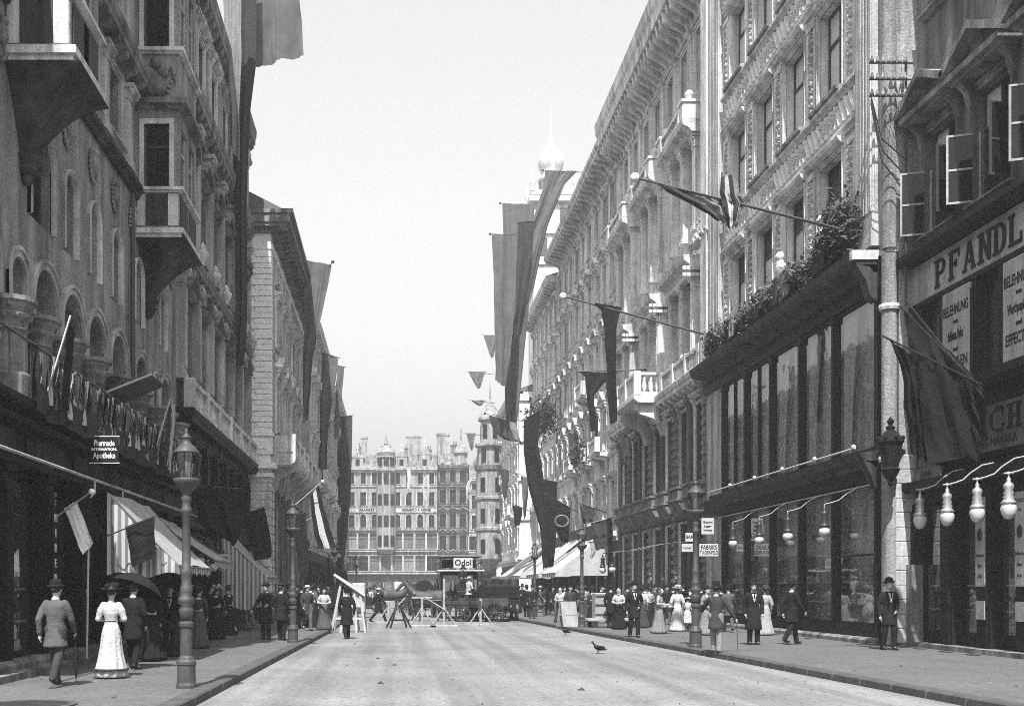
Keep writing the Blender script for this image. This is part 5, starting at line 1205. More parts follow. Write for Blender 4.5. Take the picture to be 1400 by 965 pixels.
flag('pole_flag', 'hanging black streamer beside the palace balcony, near the shorter pole', 58.5, [(826, 510, 842, 510), (830, 540, 843, 540), (833, 570, 843, 565), (835, 580, 841, 578)], ['cloth_black'], None, .08, 1.3)
for k_, m_ in enumerate(['cloth_dark', 'cloth_white', 'cloth_dark', 'cloth_mid']):
    rows = [(986, 242, 1006, 238), (984, 262, 1012, 268), (988, 284, 1018, 276), (992, 300, 1012, 300), (996, 312, 1006, 310)]
    cloth(PF, 'knotted_cloth', m_, [P(r_[0], r_[1], 31.8) for r_ in rows], [P(r_[2], r_[3], 31.8) for r_ in rows], 5, .1, 2.2, 1.0, True, k_/4, (k_ + 1)/4)
for i_, (x, y, w, h, d, m) in enumerate(((792, 690, 22, 26, 58, 'cloth_dark'), (846, 596, 16, 40, 63, 'cloth_dark'), (806, 560, 14, 46, 76, 'cloth_red'), (776, 590, 14, 40, 84, 'cloth_dark'), (700, 690, 14, 30, 96, 'cloth_dark'), (684, 640, 12, 44, 110, 'cloth_dark'), (712, 650, 10, 60, 92, 'cloth_red'), (668, 690, 8, 26, 125, 'cloth_mid'))):
    flag('house_flag', ('dark house flag right of the wreath flag', 'dark house flag beneath the palace balcony', 'grey house flag high on the hooded-window house', 'dark house flag halfway down the hooded-window house', 'dark house flag above the far awnings', 'dark house flag by the far turret', 'grey house flag left of the long black banner', 'pale little house flag beside the far turret')[i_], d, [(x, y, x + w, y + 4), (x + 2, y + h*.4, x + w, y + h*.4), (x + 3, y + h*.75, x + w - 2, y + h*.7), (x + 5, y + h, x + w - 3, y + h*.9)], [m], ((x + w + 14, y + 10, d + 1), (x - 3, y - 3, d)), .1, 1.8, finial=False, group='house flags on the right')
# pawnbroker's black flags
for i, (rows, tip, lb) in enumerate((([(1216, 464, 1249, 486), (1232, 500, 1256, 520), (1240, 560, 1262, 580), (1247, 620, 1268, 632)], (1206, 459), 'black mourning flag at the pawnbroker, leftmost of three'),
        ([(1236, 425, 1300, 490), (1242, 470, 1318, 530), (1252, 540, 1330, 585), (1262, 615, 1345, 630)], (1230, 418), 'broad black mourning flag at the pawnbroker, middle of three'),
        ([(1262, 445, 1338, 520), (1280, 490, 1345, 555), (1310, 560, 1360, 590), (1340, 600, 1372, 612)], (1236, 408), 'black mourning flag at the pawnbroker, rightmost and longest pole'))):
    flag('black_flag', lb, 25.8 + .4*i, rows, ['cloth_black'], ((1346, 528 + 8*i, 26.3), tip + (25.9 + .4*i,)), .16, 2.2, thick=.03, finial=False, group='black flags of the pawnbroker')
# far flags across the square
for i, (rows, lb) in enumerate((([(556, 641, 561, 641), (557, 655, 562, 655), (556, 668, 560, 668), (553, 676, 556, 677)], 'white streamer at the far house, leftmost of three'), ([(580, 652, 584, 648), (577, 664, 580, 664), (578, 676, 581, 676), (580, 682, 582, 682)], 'white streamer at the far house, middle of three'), ([(583, 650, 587, 648), (584, 660, 587, 660), (584, 668, 587, 668), (585, 678, 587, 678)], 'white streamer at the far house, rightmost of three'), ([(640, 657, 645, 655), (637, 665, 641, 665), (638, 675, 640, 675), (640, 682, 642, 682)], 'curved white streamer near the far turret, left one'), ([(652, 655, 656, 658), (654, 668, 657, 668), (652, 678, 655, 679), (650, 684, 652, 685)], 'curved white streamer near the far turret, right one'))):
    flag('streamer', lb, 172, rows, ['cloth_white'], ((rows[0][0] + 10, rows[0][1] + 6, 176), (rows[0][0] - 6, rows[0][1] - 1, 172)), .15, 1.0, finial=False, group='white streamers on the far houses', thick=.05)
flag('flag', 'light flag in front of the shop entrances on the right, below the wreath flag', 55, [(806, 742, 826, 738), (808, 752, 818, 750), (806, 765, 810, 762)], ['cloth_light'], None, .06, 1.2)
flag('flag', 'dark cloth over the palace doorway, right of the white awnings', 50, [(808, 715, 836, 708), (810, 735, 838, 730), (814, 752, 836, 748)], ['cloth_dark'], ((842, 706, 50), (804, 716, 50)), .1, 2, finial=False)
# bunting on the pharmacy balcony: little flags hung side by side
bt = thing('bunting', 'row of narrow white and dark bunting strips along the pharmacy balcony', 'bunting', (-6.25, 19.0, 5.02))
i = 0; y = 19.0
while y < 34.8:
    i += 1; m = ('cloth_white', 'cloth_black', 'cloth_mid', 'cloth_black', 'cloth_white', 'cloth_dark')[(i*7 + i//3) % 6]; q = rnd.choice((.06, .08, .1, .13))
    o = put('bunting_strip', ('bstrip', q), lambda: MB().grid(3, 8, lambda a, b: (.04*math.sin(b*5 + a*3) - .03*b, q*a, .88*(1 - b))).mesh('bunting_strip', 'cloth_white', True), bt, (rnd.uniform(-.01, .06), y - 19.0, rnd.uniform(-.12, .05)), (0, rnd.uniform(-.06, .06), 0)); setmat(o, m); y += q + rnd.uniform(.03, .14)
wb(MB().grid(120, 6, lambda a, b: (-6.22 + .06*math.sin(a*90) + .03*noise.noise(Vector((a*60, b*3, 1))), 19 + 15.8*a, 5.3 - .5*b - .1*abs(math.sin(a*28)))), 'festoon', 'cloth_dark', bt, True)
for k, (yy, q) in enumerate(((28.6, .5), (29.2, .4), (19.8, .5))):
    wb(MB().tube([(-6.3, yy, 5.2), (-5.9, yy + .1, 6.5 + .3*q)], .02, 5), 'flag_staff', 'white_paint', bt)
    cloth(bt, 'small_flag', ('cloth_dark', 'cloth_white', 'cloth_black')[k], [Vector((-5.95, yy + .1, 6.6)), Vector((-6.0, yy + .05, 6.0)), Vector((-6.05, yy, 5.3)), Vector((-6.05, yy, 4.9))], [Vector((-5.95, yy + .1 + q, 6.45)), Vector((-6.0, yy + q, 5.8)), Vector((-6.05, yy + q*.8, 5.2)), Vector((-6.05, yy + q*.7, 4.8))], 8, .06, 2)
ps = MB().add([(-6.9, 24.9, 6.0), (-5.6, 25.2, 6.6), (-5.6, 26.6, 6.6), (-6.9, 26.4, 6.0)], [(0, 1, 2, 3)]); m_ = thing('window_blind', 'small slanted sun blind on the pharmacy balcony', 'awning', (-6.9, 25.6, 5.9)); wb(ps, 'canopy', 'cloth_grey', m_); wb(MB().tube([(-6.9, 24.9, 6.02), (-5.6, 25.2, 6.62)], .025, 5), 'arm', 'white_paint', m_)
# leafy garland with draped flags on the store balcony
def leaves(root, name, m, pts, n, size, spread, sd=1):
    r_ = random.Random(sd); M = MB()
    for i in range(n):
        p = Vector(pts(r_.random())) + Vector((r_.gauss(0, spread[0]), r_.gauss(0, spread[1]), r_.gauss(0, spread[2])))
        a = Vector((r_.gauss(0, 1), r_.gauss(0, 1), r_.gauss(0, 1))).normalized(); b = a.orthogonal().normalized(); q = size*r_.uniform(.6, 1.4)
        M.add([p - a*q, p + b*q*.45, p + a*q, p - b*q*.45], [(0, 1, 2, 3)])
    return wb(M, name, m, root)
g = thing('evergreen_garland', 'leafy evergreen garland with small drapes along the store balcony', 'garland', (13.0, 38, 11.2))
ctr = lambda t: (13.0 + .12*math.sin(t*40), 31.4 + 14.6*t, 11.55 + .28*abs(math.sin(t*16)) + .35*max(0, 1 - t*6))
leaves(g, 'foliage', 'leaf', ctr, 5200, .10, (.16, .2, .2), 3); leaves(g, 'foliage', 'leaf_pale', ctr, 900, .09, (.2, .2, .22), 4)
leaves(g, 'foliage', 'leaf', lambda t: (13.0, 31.5 + 1.6*t, 12.4), 900, .11, (.2, .2, .35), 8)
for k in range(5):
    y = 32.4 + 2.9*k
    cloth(g, 'drape', ('cloth_dark', 'cloth_mid', 'cloth_dark', 'cloth_light', 'cloth_dark')[k], [Vector((12.72, y, 12.2)), Vector((12.7, y + .1, 11.7)), Vector((12.72, y + .2, 11.25))], [Vector((12.72, y + 1.1, 12.1)), Vector((12.7, y + .9, 11.6)), Vector((12.72, y + .8, 11.2))], 8, .07, 2)
for k, y in enumerate((33.3, 36.9)):
    root = thing('bust', ('pale bust on a dark stand among the leaves, nearer one above the store', 'pale bust on a dark stand among the leaves, farther one above the store')[k], 'statue', (12.95, y, 11.2), PI/2, 'busts on the store balcony')
    MB().bbox(-.25, .25, -.25, .25, 0, .9, .04).build('stand', 'cloth_dark', root)
    M = MB(); M.loft([[(rx*math.cos(a*PI/6), ry*math.sin(a*PI/6), z) for a in range(12)] for rx, ry, z in ((.1, .08, .9), (.16, .12, 1.0), (.28, .15, 1.2), (.3, .15, 1.34), (.1, .1, 1.44), (.08, .08, 1.52))]); M.ball((0, .02, 1.65), .15, 12, .8, .95, 1.1); M.ball((0, .16, 1.64), .03, 6); M.build('bust_figure', 'stone_pale', root, smooth=True)
g2 = thing('evergreen_garland', 'leafy garland on the balcony of the hooded-window house', 'garland', (13.1, 78, 11)); leaves(g2, 'foliage', 'leaf', lambda t: (13.1, 77 + 3.5*t, 11.3), 1200, .14, (.25, .3, .4), 5)
g3 = thing('evergreen_garland', 'dark leafy wreath hanging beside the far right banners', 'garland', P(735, 575, 92)); leaves(g3, 'foliage', 'leaf', lambda t: P(742, 570, 92), 900, .2, (.7, .6, .8), 6)

# ---- telegraph brackets with insulators on the store's corner
tb = thing('telegraph_bracket', 'iron telegraph bracket with rows of white insulators on the store corner', 'bracket', (13.9, 30.2, 14.0))
wb(MB().tube([(13.95, 30.0, 9.4), (13.95, 30.0, 16.2)], .035, 6), 'upright', 'iron', tb)
for j, z in enumerate((16.0, 15.55, 15.1)):
    wb(MB().tube([(12.9, 29.9, z), (14.1, 29.9, z)], .025, 5), 'crossarm', 'iron', tb)
    for k in range(7):
        put('insulator', 'insul', lambda: MB().lathe([(.03, 0), (.055, .03), (.05, .1), (.03, .13), (.035, .17), (.01, .2)], seg=8).mesh('insulator', 'stone_grey', True), tb, (-.92 + k*.15, -.3, z - 14.0))
for k in range(3): wb(MB().tube([(13.95, 30.0, 13.4 - k*.45), (13.2, 29.8, 13.9 - k*.3), (12.95, 29.9, 15.1 - k*.1)], .02, 5), 'stay', 'iron', tb)
for k in range(6): wb(MB().tube([(12.95 + .17*k, 29.9, 15.2 + .4*(k % 3)), (13.05 + .1*k, 29.6, 14.6), (13.95, 29.95, 13.0 + .2*k)], .006, 4), 'wire', 'iron', tb)
# downpipe at the pawnbroker's corner
MB().tube([(16.6, .1, 20), (16.6, .1, .2)], .05, 8).build('drainpipe', 'iron', R1.root)
# ornamental iron bracket sign by the pawnbroker's corner
hs = thing('bracket_lantern', 'heavy dark iron lantern on a bracket at the store corner above the pale pier', 'lantern', (13.35, 29.6, 4.9))
M = MB(); M.lathe([(.02, -.45), (.08, -.38), (.05, -.3), (.16, -.2), (.26, .0), (.2, .06), (.2, .1), (.3, .7), (.36, .74), (.34, .8), (.16, 1.02), (.1, 1.06), (.13, 1.14), (.05, 1.2), (.1, 1.3), (.02, 1.42)], seg=8)
for k in range(8): a_ = 2*PI*k/8; M.tube([(.2*math.cos(a_), .2*math.sin(a_), .08), (.31*math.cos(a_), .31*math.sin(a_), .72)], .02, 4); M.ball((.33*math.cos(a_), .33*math.sin(a_), .84), .06, 6)
M.build('lantern_body', 'cloth_black', hs)
MB().tube([(0, 0, .6), (.5, .5, .6), (.7, .7, .6)], .04, 6).build('arm', 'iron', hs)

# ---- manhole in the left pavement
mh = thing('manhole_cover', 'round iron manhole cover in the left pavement, cut by the lower left corner', 'manhole', (-4.95, 14.85, SW))
MB().lathe([(.5, .002), (.5, .014), (.02, .014)], seg=28).build('lid', 'iron', mh)
M = MB(); n = 28
for k in range(n):
    t0, t1 = 2*PI*k/n, 2*PI*(k + 1)/n; M.prism([(.53*math.cos(t0), .53*math.sin(t0)), (.53*math.cos(t1), .53*math.sin(t1)), (.62*math.cos(t1), .62*math.sin(t1)), (.62*math.cos(t0), .62*math.sin(t0))], .002, .02, 'z')
M.build('rim', 'kerb_stone', mh)

# ================================================================== PEOPLE AND HORSES
# figures are grown as overlapping tapered limbs, then fused into one skin per garment
GROW = []                       # (mesh key, MB, voxel) to be fused in one go
def fuse(key, mb, voxel):
    if key not in CACHE: CACHE[key] = None; GROW.append((key, mb, voxel))
def limb(M, pts, rad, seg=10):
    M.tube(pts, rad, seg)
    for p, r_ in zip(pts, rad): M.ball(p, r_*1.0, 8)
def ring(cx, cy, z, rx, ry, n=16, tx=0.0): return [(cx + rx*math.cos(2*PI*k/n), cy + ry*math.sin(2*PI*k/n), z + tx*math.cos(2*PI*k/n)) for k in range(n)]

POSES = {   # leg swing (front, back) in metres at the ankle, arms: (elbow, wrist) offsets for left and right, lean
 'stand':   dict(legs=((-.10, .02, 0), (.10, -.02, 0)), arms=(((-.27, -.04, -.28), (-.25, .06, -.52)), ((.27, -.04, -.28), (.25, .06, -.52)))),
 'contra':  dict(legs=((-.09, .10, 0), (.12, -.06, 0)), arms=(((-.30, -.10, -.26), (-.16, .08, -.42)), ((.26, -.02, -.28), (.27, .06, -.54)))),
 'walk':    dict(legs=((-.08, .24, .02), (.08, -.30, .10)), arms=(((-.25, -.14, -.26), (-.25, -.10, -.50)), ((.26, .08, -.27), (.24, .24, -.47)))),
 'walk2':   dict(legs=((-.08, -.22, .08), (.08, .20, .0)), arms=(((-.26, .06, -.27), (-.22, .22, -.46)), ((.28, -.08, -.27), (.27, .0, -.52)))),
 'stride':  dict(legs=((-.07, .40, .03), (.07, -.40, .12)), arms=(((-.25, -.18, -.25), (-.24, -.20, -.48)), ((.26, .14, -.25), (.2, .34, -.40)))),
 'cane':    dict(legs=((-.11, .04, 0), (.12, -.05, 0)), arms=(((-.29, -.12, -.24), (-.15, .10, -.32)), ((.33, .02, -.26), (.40, .16, -.46)))),
 'lean':    dict(legs=((-.10, .12, 0), (.10, -.10, 0)), arms=(((-.34, .10, -.20), (-.46, .30, -.34)), ((.34, .06, -.27), (.46, .14, -.50)))),
 'umbrella': dict(legs=((-.08, .16, .02), (.08, -.18, .05)), arms=(((-.24, .04, -.26), (-.14, .24, -.10)), ((.26, -.02, -.27), (.24, .1, -.48)))),
 'hold':    dict(legs=((-.09, .03, 0), (.09, -.02, 0)), arms=(((-.28, .0, -.27), (-.12, .26, -.30)), ((.28, .0, -.27), (.12, .26, -.30)))),
 'bend':    dict(legs=((-.12, .10, 0), (.12, -.12, 0)), arms=(((-.24, .10, -.26), (-.2, .2, -.52)), ((.24, .10, -.26), (.2, .2, -.52))), lean=.62),
 'sit':     dict(legs=((-.1, .42, .0), (.1, .42, .0)), arms=(((-.26, .06, -.26), (-.16, .32, -.28)), ((.26, .06, -.26), (.16, .32, -.28))), sit=True),
}
def joints(pose, fem=False):
    q = POSES[pose]; J = {}; lean = q.get('lean', 0); sit = q.get('sit'); hip = .92
    if sit: hip = .50
    J['hip'] = Vector((0, 0, hip))
    def up(x, y, h):        # a point of the trunk, h above the hip, tipped forward by the lean
        return Vector((x, y*math.cos(lean) + h*math.sin(lean), hip + h*math.cos(lean) - y*math.sin(lean)))
    J['up'] = up; J['neck'] = up(0, 0, .53); J['head'] = up(0, .03, .70)
    for i, (s_, leg, arm) in enumerate(zip((-1, 1), q['legs'], q['arms'])):
        J['hipj', s_] = Vector((s_*.09, 0, hip - .02)); a = Vector((leg[0], leg[1], .08 + leg[2])); J['ank', s_] = a
        k = J['hipj', s_].lerp(a, .5) + Vector((0, .05 + (.06 if leg[2] > .03 else 0), .02)); J['knee', s_] = k if not sit else Vector((s_*.12, .42, hip + .02))
        sh = up(s_*(.175 if not fem else .155), 0, .47); J['sh', s_] = sh
        f = lambda v: sh + Vector((v[0] - s_*.19, v[1] + (.1 if lean else 0), v[2]))
        J['elb', s_] = f(arm[0]); J['wri', s_] = f(arm[1])
        if lean: J['elb', s_] = sh + Vector((s_*.05, .12, -.26)); J['wri', s_] = sh + Vector((s_*.0, .22, -.48))
    return J
def body_mb(J, fem):
    M = MB(); up = J['up']; h = J['head']
    for rx, ry, z, y in ((.13, .10, -.05, 0),): pass
    M.loft([[up(rx*math.cos(2*PI*k/14), ry*math.sin(2*PI*k/14), z) for k in range(14)] for rx, ry, z in ((.10, .08, -.08), (.14, .10, .0), (.12, .09, .18), (.15, .10, .36), (.14, .09, .46), (.06, .06, .53))])
    limb(M, [J['neck'] - Vector((0, 0, .05)), J['neck'].lerp(h, .6)], [.058, .055])
    M.ball(h, .1, 14, .80, .96, 1.16); M.ball(h + Vector((0, .035, -.055)), .075, 10, .85, .9, .95)
    M.ball(h + Vector((0, .105, -.015)), .022, 8, .8, 1, 1.4); M.ball(h + Vector((0, .095, -.065)), .022, 8, 1.3, .7, .6)
    for s_ in (-1, 1):
        M.ball(h + Vector((s_*.083, 0, -.005)), .026, 6, .5, .8, 1.3); M.ball(h + Vector((s_*.033, .082, .018)), .017, 6)
        limb(M, [J['sh', s_], J['elb', s_], J['wri', s_]], [.045, .036, .028]); limb(M, [J['hipj', s_], J['knee', s_], J['ank', s_]], [.07, .05, .035])
        w = J['wri', s_]; d = (w - J['elb', s_]).normalized(); side = Vector((-s_, .2, 0)).normalized(); fwd = d.cross(side).normalized()
        if fwd.y < 0: fwd = -fwd
        limb(M, [w, w + d*.075], [.028, .034])
        for k in range(4):
            b = w + d*.085 + fwd*(.03 - .02*k); ln = (.075, .085, .08, .06)[k]
            limb(M, [b, b + d*ln*.55 + side*.006, b + d*ln*.9 + side*.028], [.0095, .009, .0075], 6)
        b = w + d*.03 + fwd*.03; limb(M, [b, b + fwd*.03 + d*.035 + side*.01, b + fwd*.03 + d*.07 + side*.022], [.011, .010, .008], 6)
        a = J['ank', s_]; limb(M, [a, a + Vector((0, .11, -.045))], [.035, .03])
    return M
def coat_mb(J, ln=.30, fem=False, flare=0.0):
    M = MB(); up = J['up']
    prof = [(.205 + flare, .20 + flare, -ln), (.205 + flare, .20 + flare, -ln + .03), (.185, .165, -.12), (.162, .13, .04), (.152, .115, .16), (.178, .125, .32), (.185, .115, .43), (.12, .085, .50), (.07, .065, .535)] if not fem else \
           [(.14, .11, -.06), (.112, .092, .12), (.105, .088, .16), (.145, .118, .30), (.158, .112, .40), (.13, .085, .47), (.062, .058, .525), (.056, .054, .575)]
    M.loft([[up(rx*math.cos(2*PI*k/18), ry*math.sin(2*PI*k/18), z) for k in range(18)] for rx, ry, z in prof])
    for s_ in (-1, 1):
        w = J['wri', s_]; limb(M, [J['sh', s_] - Vector((s_*.02, 0, .01)), J['sh', s_].lerp(J['elb', s_], .45), J['elb', s_], J['wri', s_]], [.078, .072, .058, .047] if not fem else [.075, .078, .062, .036])
    return M
def trousers_mb(J):
    M = MB()
    for s_ in (-1, 1):
        limb(M, [J['hipj', s_] + Vector((0, 0, .05)), J['hipj', s_].lerp(J['knee', s_], .5), J['knee', s_], J['knee', s_].lerp(J['ank', s_], .5), J['ank', s_] + Vector((0, 0, -.02))], [.115, .098, .08, .072, .066])
    M.ball(J['hip'], .15, 12, 1.05, .85, .8); return M
def shoes_mb(J):
    M = MB()
    for s_ in (-1, 1):
        a = J['ank', s_]; tip = -.04 if a.z < .12 else -.075
        limb(M, [a + Vector((0, -.03, -.035)), a + Vector((0, .07, tip)), a + Vector((0, .15, tip - .005))], [.045, .042, .032])
    return M
def skirt_mb(J, length=.87, sway=0.0, width=.36):
    "long skirt in gathered folds, longer behind"
    M = MB(); rings = []; n = 48; z0 = J['hip'].z + .14
    for i in range(12):
        t = i/11; r_ = .112 + .075*min(1, t*4)**.7 + (width - .187)*max(0, t - .25)**1.7*1.6; z = z0 - (z0 - (.92 - length))*t
        rings.append([Vector(((r_ + .024*t*(1 + .6*math.sin(k*.9))*math.sin(k*2*PI*11/n + t))*math.cos(2*PI*k/n) + sway*.3*t, (r_*.94 + .024*t*math.sin(k*2*PI*11/n + t))*math.sin(2*PI*k/n) - .05*t + sway*t*t*.2, z)) for k in range(n)])
    M.loft(rings); return M
HATS = {
 'bowler': lambda: MB().lathe([(.115, 0), (.165, .012), (.17, .03), (.15, .025), (.108, .018), (.11, .06), (.1, .11), (.06, .145), (.01, .155)], seg=18).mesh('hat', 'cloth_black', True),
 'top_hat': lambda: MB().lathe([(.11, 0), (.165, .0), (.175, .02), (.15, .018), (.105, .02), (.102, .12), (.112, .19), (.01, .195)], seg=18).mesh('hat', 'cloth_black', True),
 'boater': lambda: MB().lathe([(.11, 0), (.18, .0), (.18, .014), (.11, .016), (.108, .085), (.01, .09)], seg=18).mesh('hat', 'straw'),
 'cap': lambda: MB().lathe([(.1, 0), (.105, .03), (.125, .06), (.12, .075), (.01, .085)], seg=16).prism([(-.09, .06), (.09, .06), (.06, .16), (-.06, .16)], .005, .02, 'z').mesh('hat', 'cloth_black'),
 'lady_hat': lambda: MB().lathe([(.1, 0), (.21, .01), (.235, .03), (.22, .035), (.12, .03), (.12, .075), (.07, .1), (.01, .105)], seg=20).ball((.1, 0, .08), .075, 8).ball((-.06, -.1, .08), .07, 8).ball((.02, .1, .09), .07, 8).mesh('hat', 'straw', True),
 'small_hat': lambda: MB().lathe([(.1, 0), (.14, .01), (.14, .03), (.09, .035), (.085, .08), (.01, .09)], seg=16).ball((.04, -.05, .1), .06, 8).ball((-.05, .03, .09), .05, 8).mesh('hat', 'cloth_black', True),
 'scarf': lambda: MB().loft([ring(0, -.012, z, rx, ry, 14) for z, rx, ry in ((-.24, .10, .08), (-.17, .085, .085), (-.08, .1, .095), (0, .108, .105), (.06, .09, .095), (.1, .03, .04))]).mesh('headscarf', 'cloth_white', True),
}
PEOPLE = []
def person(label, x, y, face, kind='man', pose='stand', top='cloth_black', low='cloth_black', hat='bowler', hatm='cloth_black', h=1.72, extras=(), group=None, coat=.30, z=SW, shirt=None, loc=None):
    "face: heading in degrees, 0 = away from the camera; placed by the photo pixel of the feet"
    PEOPLE.append(dict(label=label, loc=loc or ground_at(x, y, z), face=face, kind=kind, pose=pose, top=top, low=low, hat=hat, hatm=hatm, h=h, extras=extras, group=group, coat=coat, shirt=shirt))
    fem = kind != 'man'; k = (kind, pose, coat); J = joints(pose, fem)
    fuse(('body', fem, pose), body_mb(J, fem), .0095); fuse(('coat', fem, pose, coat), coat_mb(J, coat, fem, .03 if coat > .4 else 0), .016)
    fuse(('shoes', pose), shoes_mb(J), .012)
    if not fem: fuse(('trousers', pose), trousers_mb(J), .016)
    else: CACHE.setdefault(('skirt', kind, pose), None)
def umbrella_open(root, at, m):
    M = MB(); n = 8; rings = []
    for i in range(6):
        t = i/5; a = t*1.15; rings.append([(.62*math.sin(a)*(1 - .05*(k % 2)*t)*math.cos(PI*k/n), .62*math.sin(a)*(1 - .05*(k % 2)*t)*math.sin(PI*k/n), .55*math.cos(a) - .1) for k in range(2*n)])
    M.loft(rings); M.f = M.f[:-1]
    o = M.build('umbrella_canopy', m, root, at, (R(-22), R(16), 0)); MB().tube([(0, 0, -.3), (0, 0, .52)], .01, 6).build('umbrella_stick', 'wood_brown', o)
def stick(root, at, ln=.88, m='wood_brown', tilt=(0, 0, 0)):
    MB().tube([(0, .09, -.03), (0, .06, .02), (0, 0, 0), (0, 0, -ln)], [.014, .014, .013, .008], 6).build('cane', m, root, at, tilt)
def umbrella_shut(root, at, ln=.86, tilt=(0, 0, 0)):
    MB().lathe([(.006, -ln), (.008, -ln + .06), (.03, -ln + .18), (.05, -.42), (.045, -.3), (.02, -.2), (.01, -.17), (.01, .0)], seg=10).tube([(0, 0, 0), (0, .03, .04), (0, .09, .03)], .011, 6).build('furled_umbrella', 'cloth_black', root, at, tilt, True)

MG = 'passers-by on the right pavement'; LG = 'passers-by on the left pavement'
# left pavement
person('man in grey suit and dark hat seen from behind, furled umbrella in his right hand', 76, 938, 6, pose='walk', top='cloth_grey', low='cloth_dark', h=1.68, extras=('shut',), coat=.26, shirt='back')
person('woman in white blouse and long white skirt walking away on the left', 152, 926, -4, 'woman', 'hold', 'cloth_white', 'cloth_white', 'lady_hat', 'cloth_black', 1.62, extras=('belt',))
person('dark-clad figure walking under an open dark umbrella beside the woman in white', 182, 915, 4, pose='umbrella', h=1.68, extras=('open',))
person('woman in wide black skirt behind the open umbrella', 207, 903, -20, 'woman', 'stand', 'cloth_black', 'cloth_black', 'small_hat', 'cloth_black', 1.66)
person('man in black with white shirt front facing the camera near the shop door', 232, 897, 172, pose='stand', h=1.66, shirt='front')
person('elderly woman in dark grey standing beside the man with white shirt front', 246, 897, 150, 'woman', 'hold', 'cloth_black', 'cloth_dark', 'scarf', 'cloth_dark', 1.55)
person('woman in grey dress seen from behind just right of the nearest lamp', 272, 886, 8, 'woman', 'stand', 'cloth_dark', 'cloth_grey', 'lady_hat', 'cloth_black', 1.62)
person('woman in black holding a furled umbrella, right of the grey-dressed one', 296, 874, 20, 'woman', 'hold', 'cloth_black', 'cloth_black', 'lady_hat', 'cloth_light', 1.64, extras=('shut',))
person('woman in a very wide black skirt by the long striped awning', 312, 868, -60, 'woman', 'walk', 'cloth_black', 'cloth_black', 'small_hat', 'cloth_black', 1.64)
person('man in light shirt bending down at the foot of the banded corner', 342, 855, -60, pose='bend', top='cloth_white', low='cloth_mid', hat=None, h=1.66, coat=.12)
person('stout man with hat and cane, left of the pair by the second lamp', 364, 874, 200, pose='cane', h=1.72, extras=('cane',), coat=.42)
person('man with cap in dark coat, right of the pair by the second lamp', 384, 875, 20, pose='contra', h=1.70, hat='cap')
for i, (x, y, f, k, po, tp, lo, ht) in enumerate(((412, 858, 20, 'man', 'stand', 'cloth_black', 'cloth_dark', 'bowler'), (420, 862, 160, 'man', 'walk', 'cloth_dark', 'cloth_grey', 'boater'), (428, 857, 30, 'woman', 'stand', 'cloth_grey', 'cloth_black', 'lady_hat'), (436, 852, 200, 'man', 'contra', 'cloth_black', 'cloth_black', 'bowler'), (402, 853, 90, 'woman', 'hold', 'cloth_dark', 'cloth_dark', 'small_hat'), (455, 847, 10, 'man', 'walk2', 'cloth_black', 'cloth_black', 'bowler'))):
    person(('dark man standing first in the small crowd right of the second left lamp', 'walker in straw boater in the small left crowd', 'woman in grey blouse within the small left crowd', 'man in bowler at the back of the small left crowd', 'woman in dark dress behind the second left lamp', 'man walking off beside the white trestle stand on the left')[i], x, y, f, k, po, tp, lo, ht, 'straw' if ht == 'boater' else 'cloth_black', 1.68, group=LG)
person('woman with white blouse and grey skirt at the left kerb near the trestle stand', 443, 861, 170, 'woman', 'hold', 'cloth_white', 'cloth_grey', 'small_hat', 'cloth_black', 1.60)
# on the carriageway
person('man in black frock coat stepping off the kerb in front of the white stand', 474, 873, -12, pose='walk2', h=1.72, coat=.44, hat='bowler', z=0)
person('man striding across the roadway with legs wide apart', 517, 852, 80, pose='stride', h=1.72, hat='boater', hatm='straw', z=0)
for i, (x, y, f, k, po, tp, lo, ht) in enumerate(((497, 838, 30, 'man', 'walk', 'cloth_dark', 'cloth_dark', 'bowler'), (506, 832, 190, 'woman', 'stand', 'cloth_white', 'cloth_dark', 'lady_hat'), (560, 829, 60, 'man', 'walk', 'cloth_black', 'cloth_black', 'bowler'), (570, 826, 200, 'man', 'stand', 'cloth_dark', 'cloth_black', 'bowler'), (596, 828, 100, 'man', 'walk2', 'cloth_black', 'cloth_grey', 'cap'))):
    person(('walker in dark suit left of the far trestles', 'woman in white blouse far off on the left of the square', 'man crossing the square left of the carriages', 'man standing far off in the square between the carriages', 'man in cap crossing just left of the omnibus')[i], x, y, f, k, po, tp, lo, ht, 'cloth_black', 1.7, z=0, group='people in the square')
# right pavement
person('man in black suit facing the camera, standing alone at the kerb before the crowd', 867, 871, 176, pose='contra', h=1.76, shirt='front')
person('woman in light dress and headscarf carrying a basket', 902, 866, 120, 'woman', 'hold', 'cloth_light', 'cloth_mid', 'scarf', 'cloth_grey', 1.60, extras=('basket',))
person('woman in white blouse and white skirt behind the basket carrier', 926, 863, 10, 'woman', 'stand', 'cloth_white', 'cloth_white', 'lady_hat', 'cloth_light', 1.64)
person('child in white dress and flat white hat beside the woman in white', 940, 862, 30, 'girl', 'stand', 'cloth_white', 'cloth_white', 'boater', 'cloth_white', 1.25)
person('woman with white headscarf and white blouse left of the man in black', 846, 860, 200, 'woman', 'hold', 'cloth_white', 'cloth_black', 'scarf', 'cloth_white', 1.60)
person('man in dark jacket and pale trousers leaning on a cane beside the right lamp', 979, 892, 30, pose='lean', top='cloth_dark', low='cloth_mid', hat='top_hat', h=1.66, extras=('cane',))
person('man in open dark overcoat walking towards the camera before the store', 1030, 881, 184, pose='stand', h=1.76, coat=.5, shirt='front', hat='top_hat')
person('lady in light patterned dress close to the store window', 1046, 868, 10, 'woman', 'stand', 'cloth_light', 'cloth_light', 'lady_hat', 'cloth_dark', 1.62)
person('man in dark suit walking left past the store windows', 1082, 881, 70, pose='walk', h=1.76, hat='bowler')
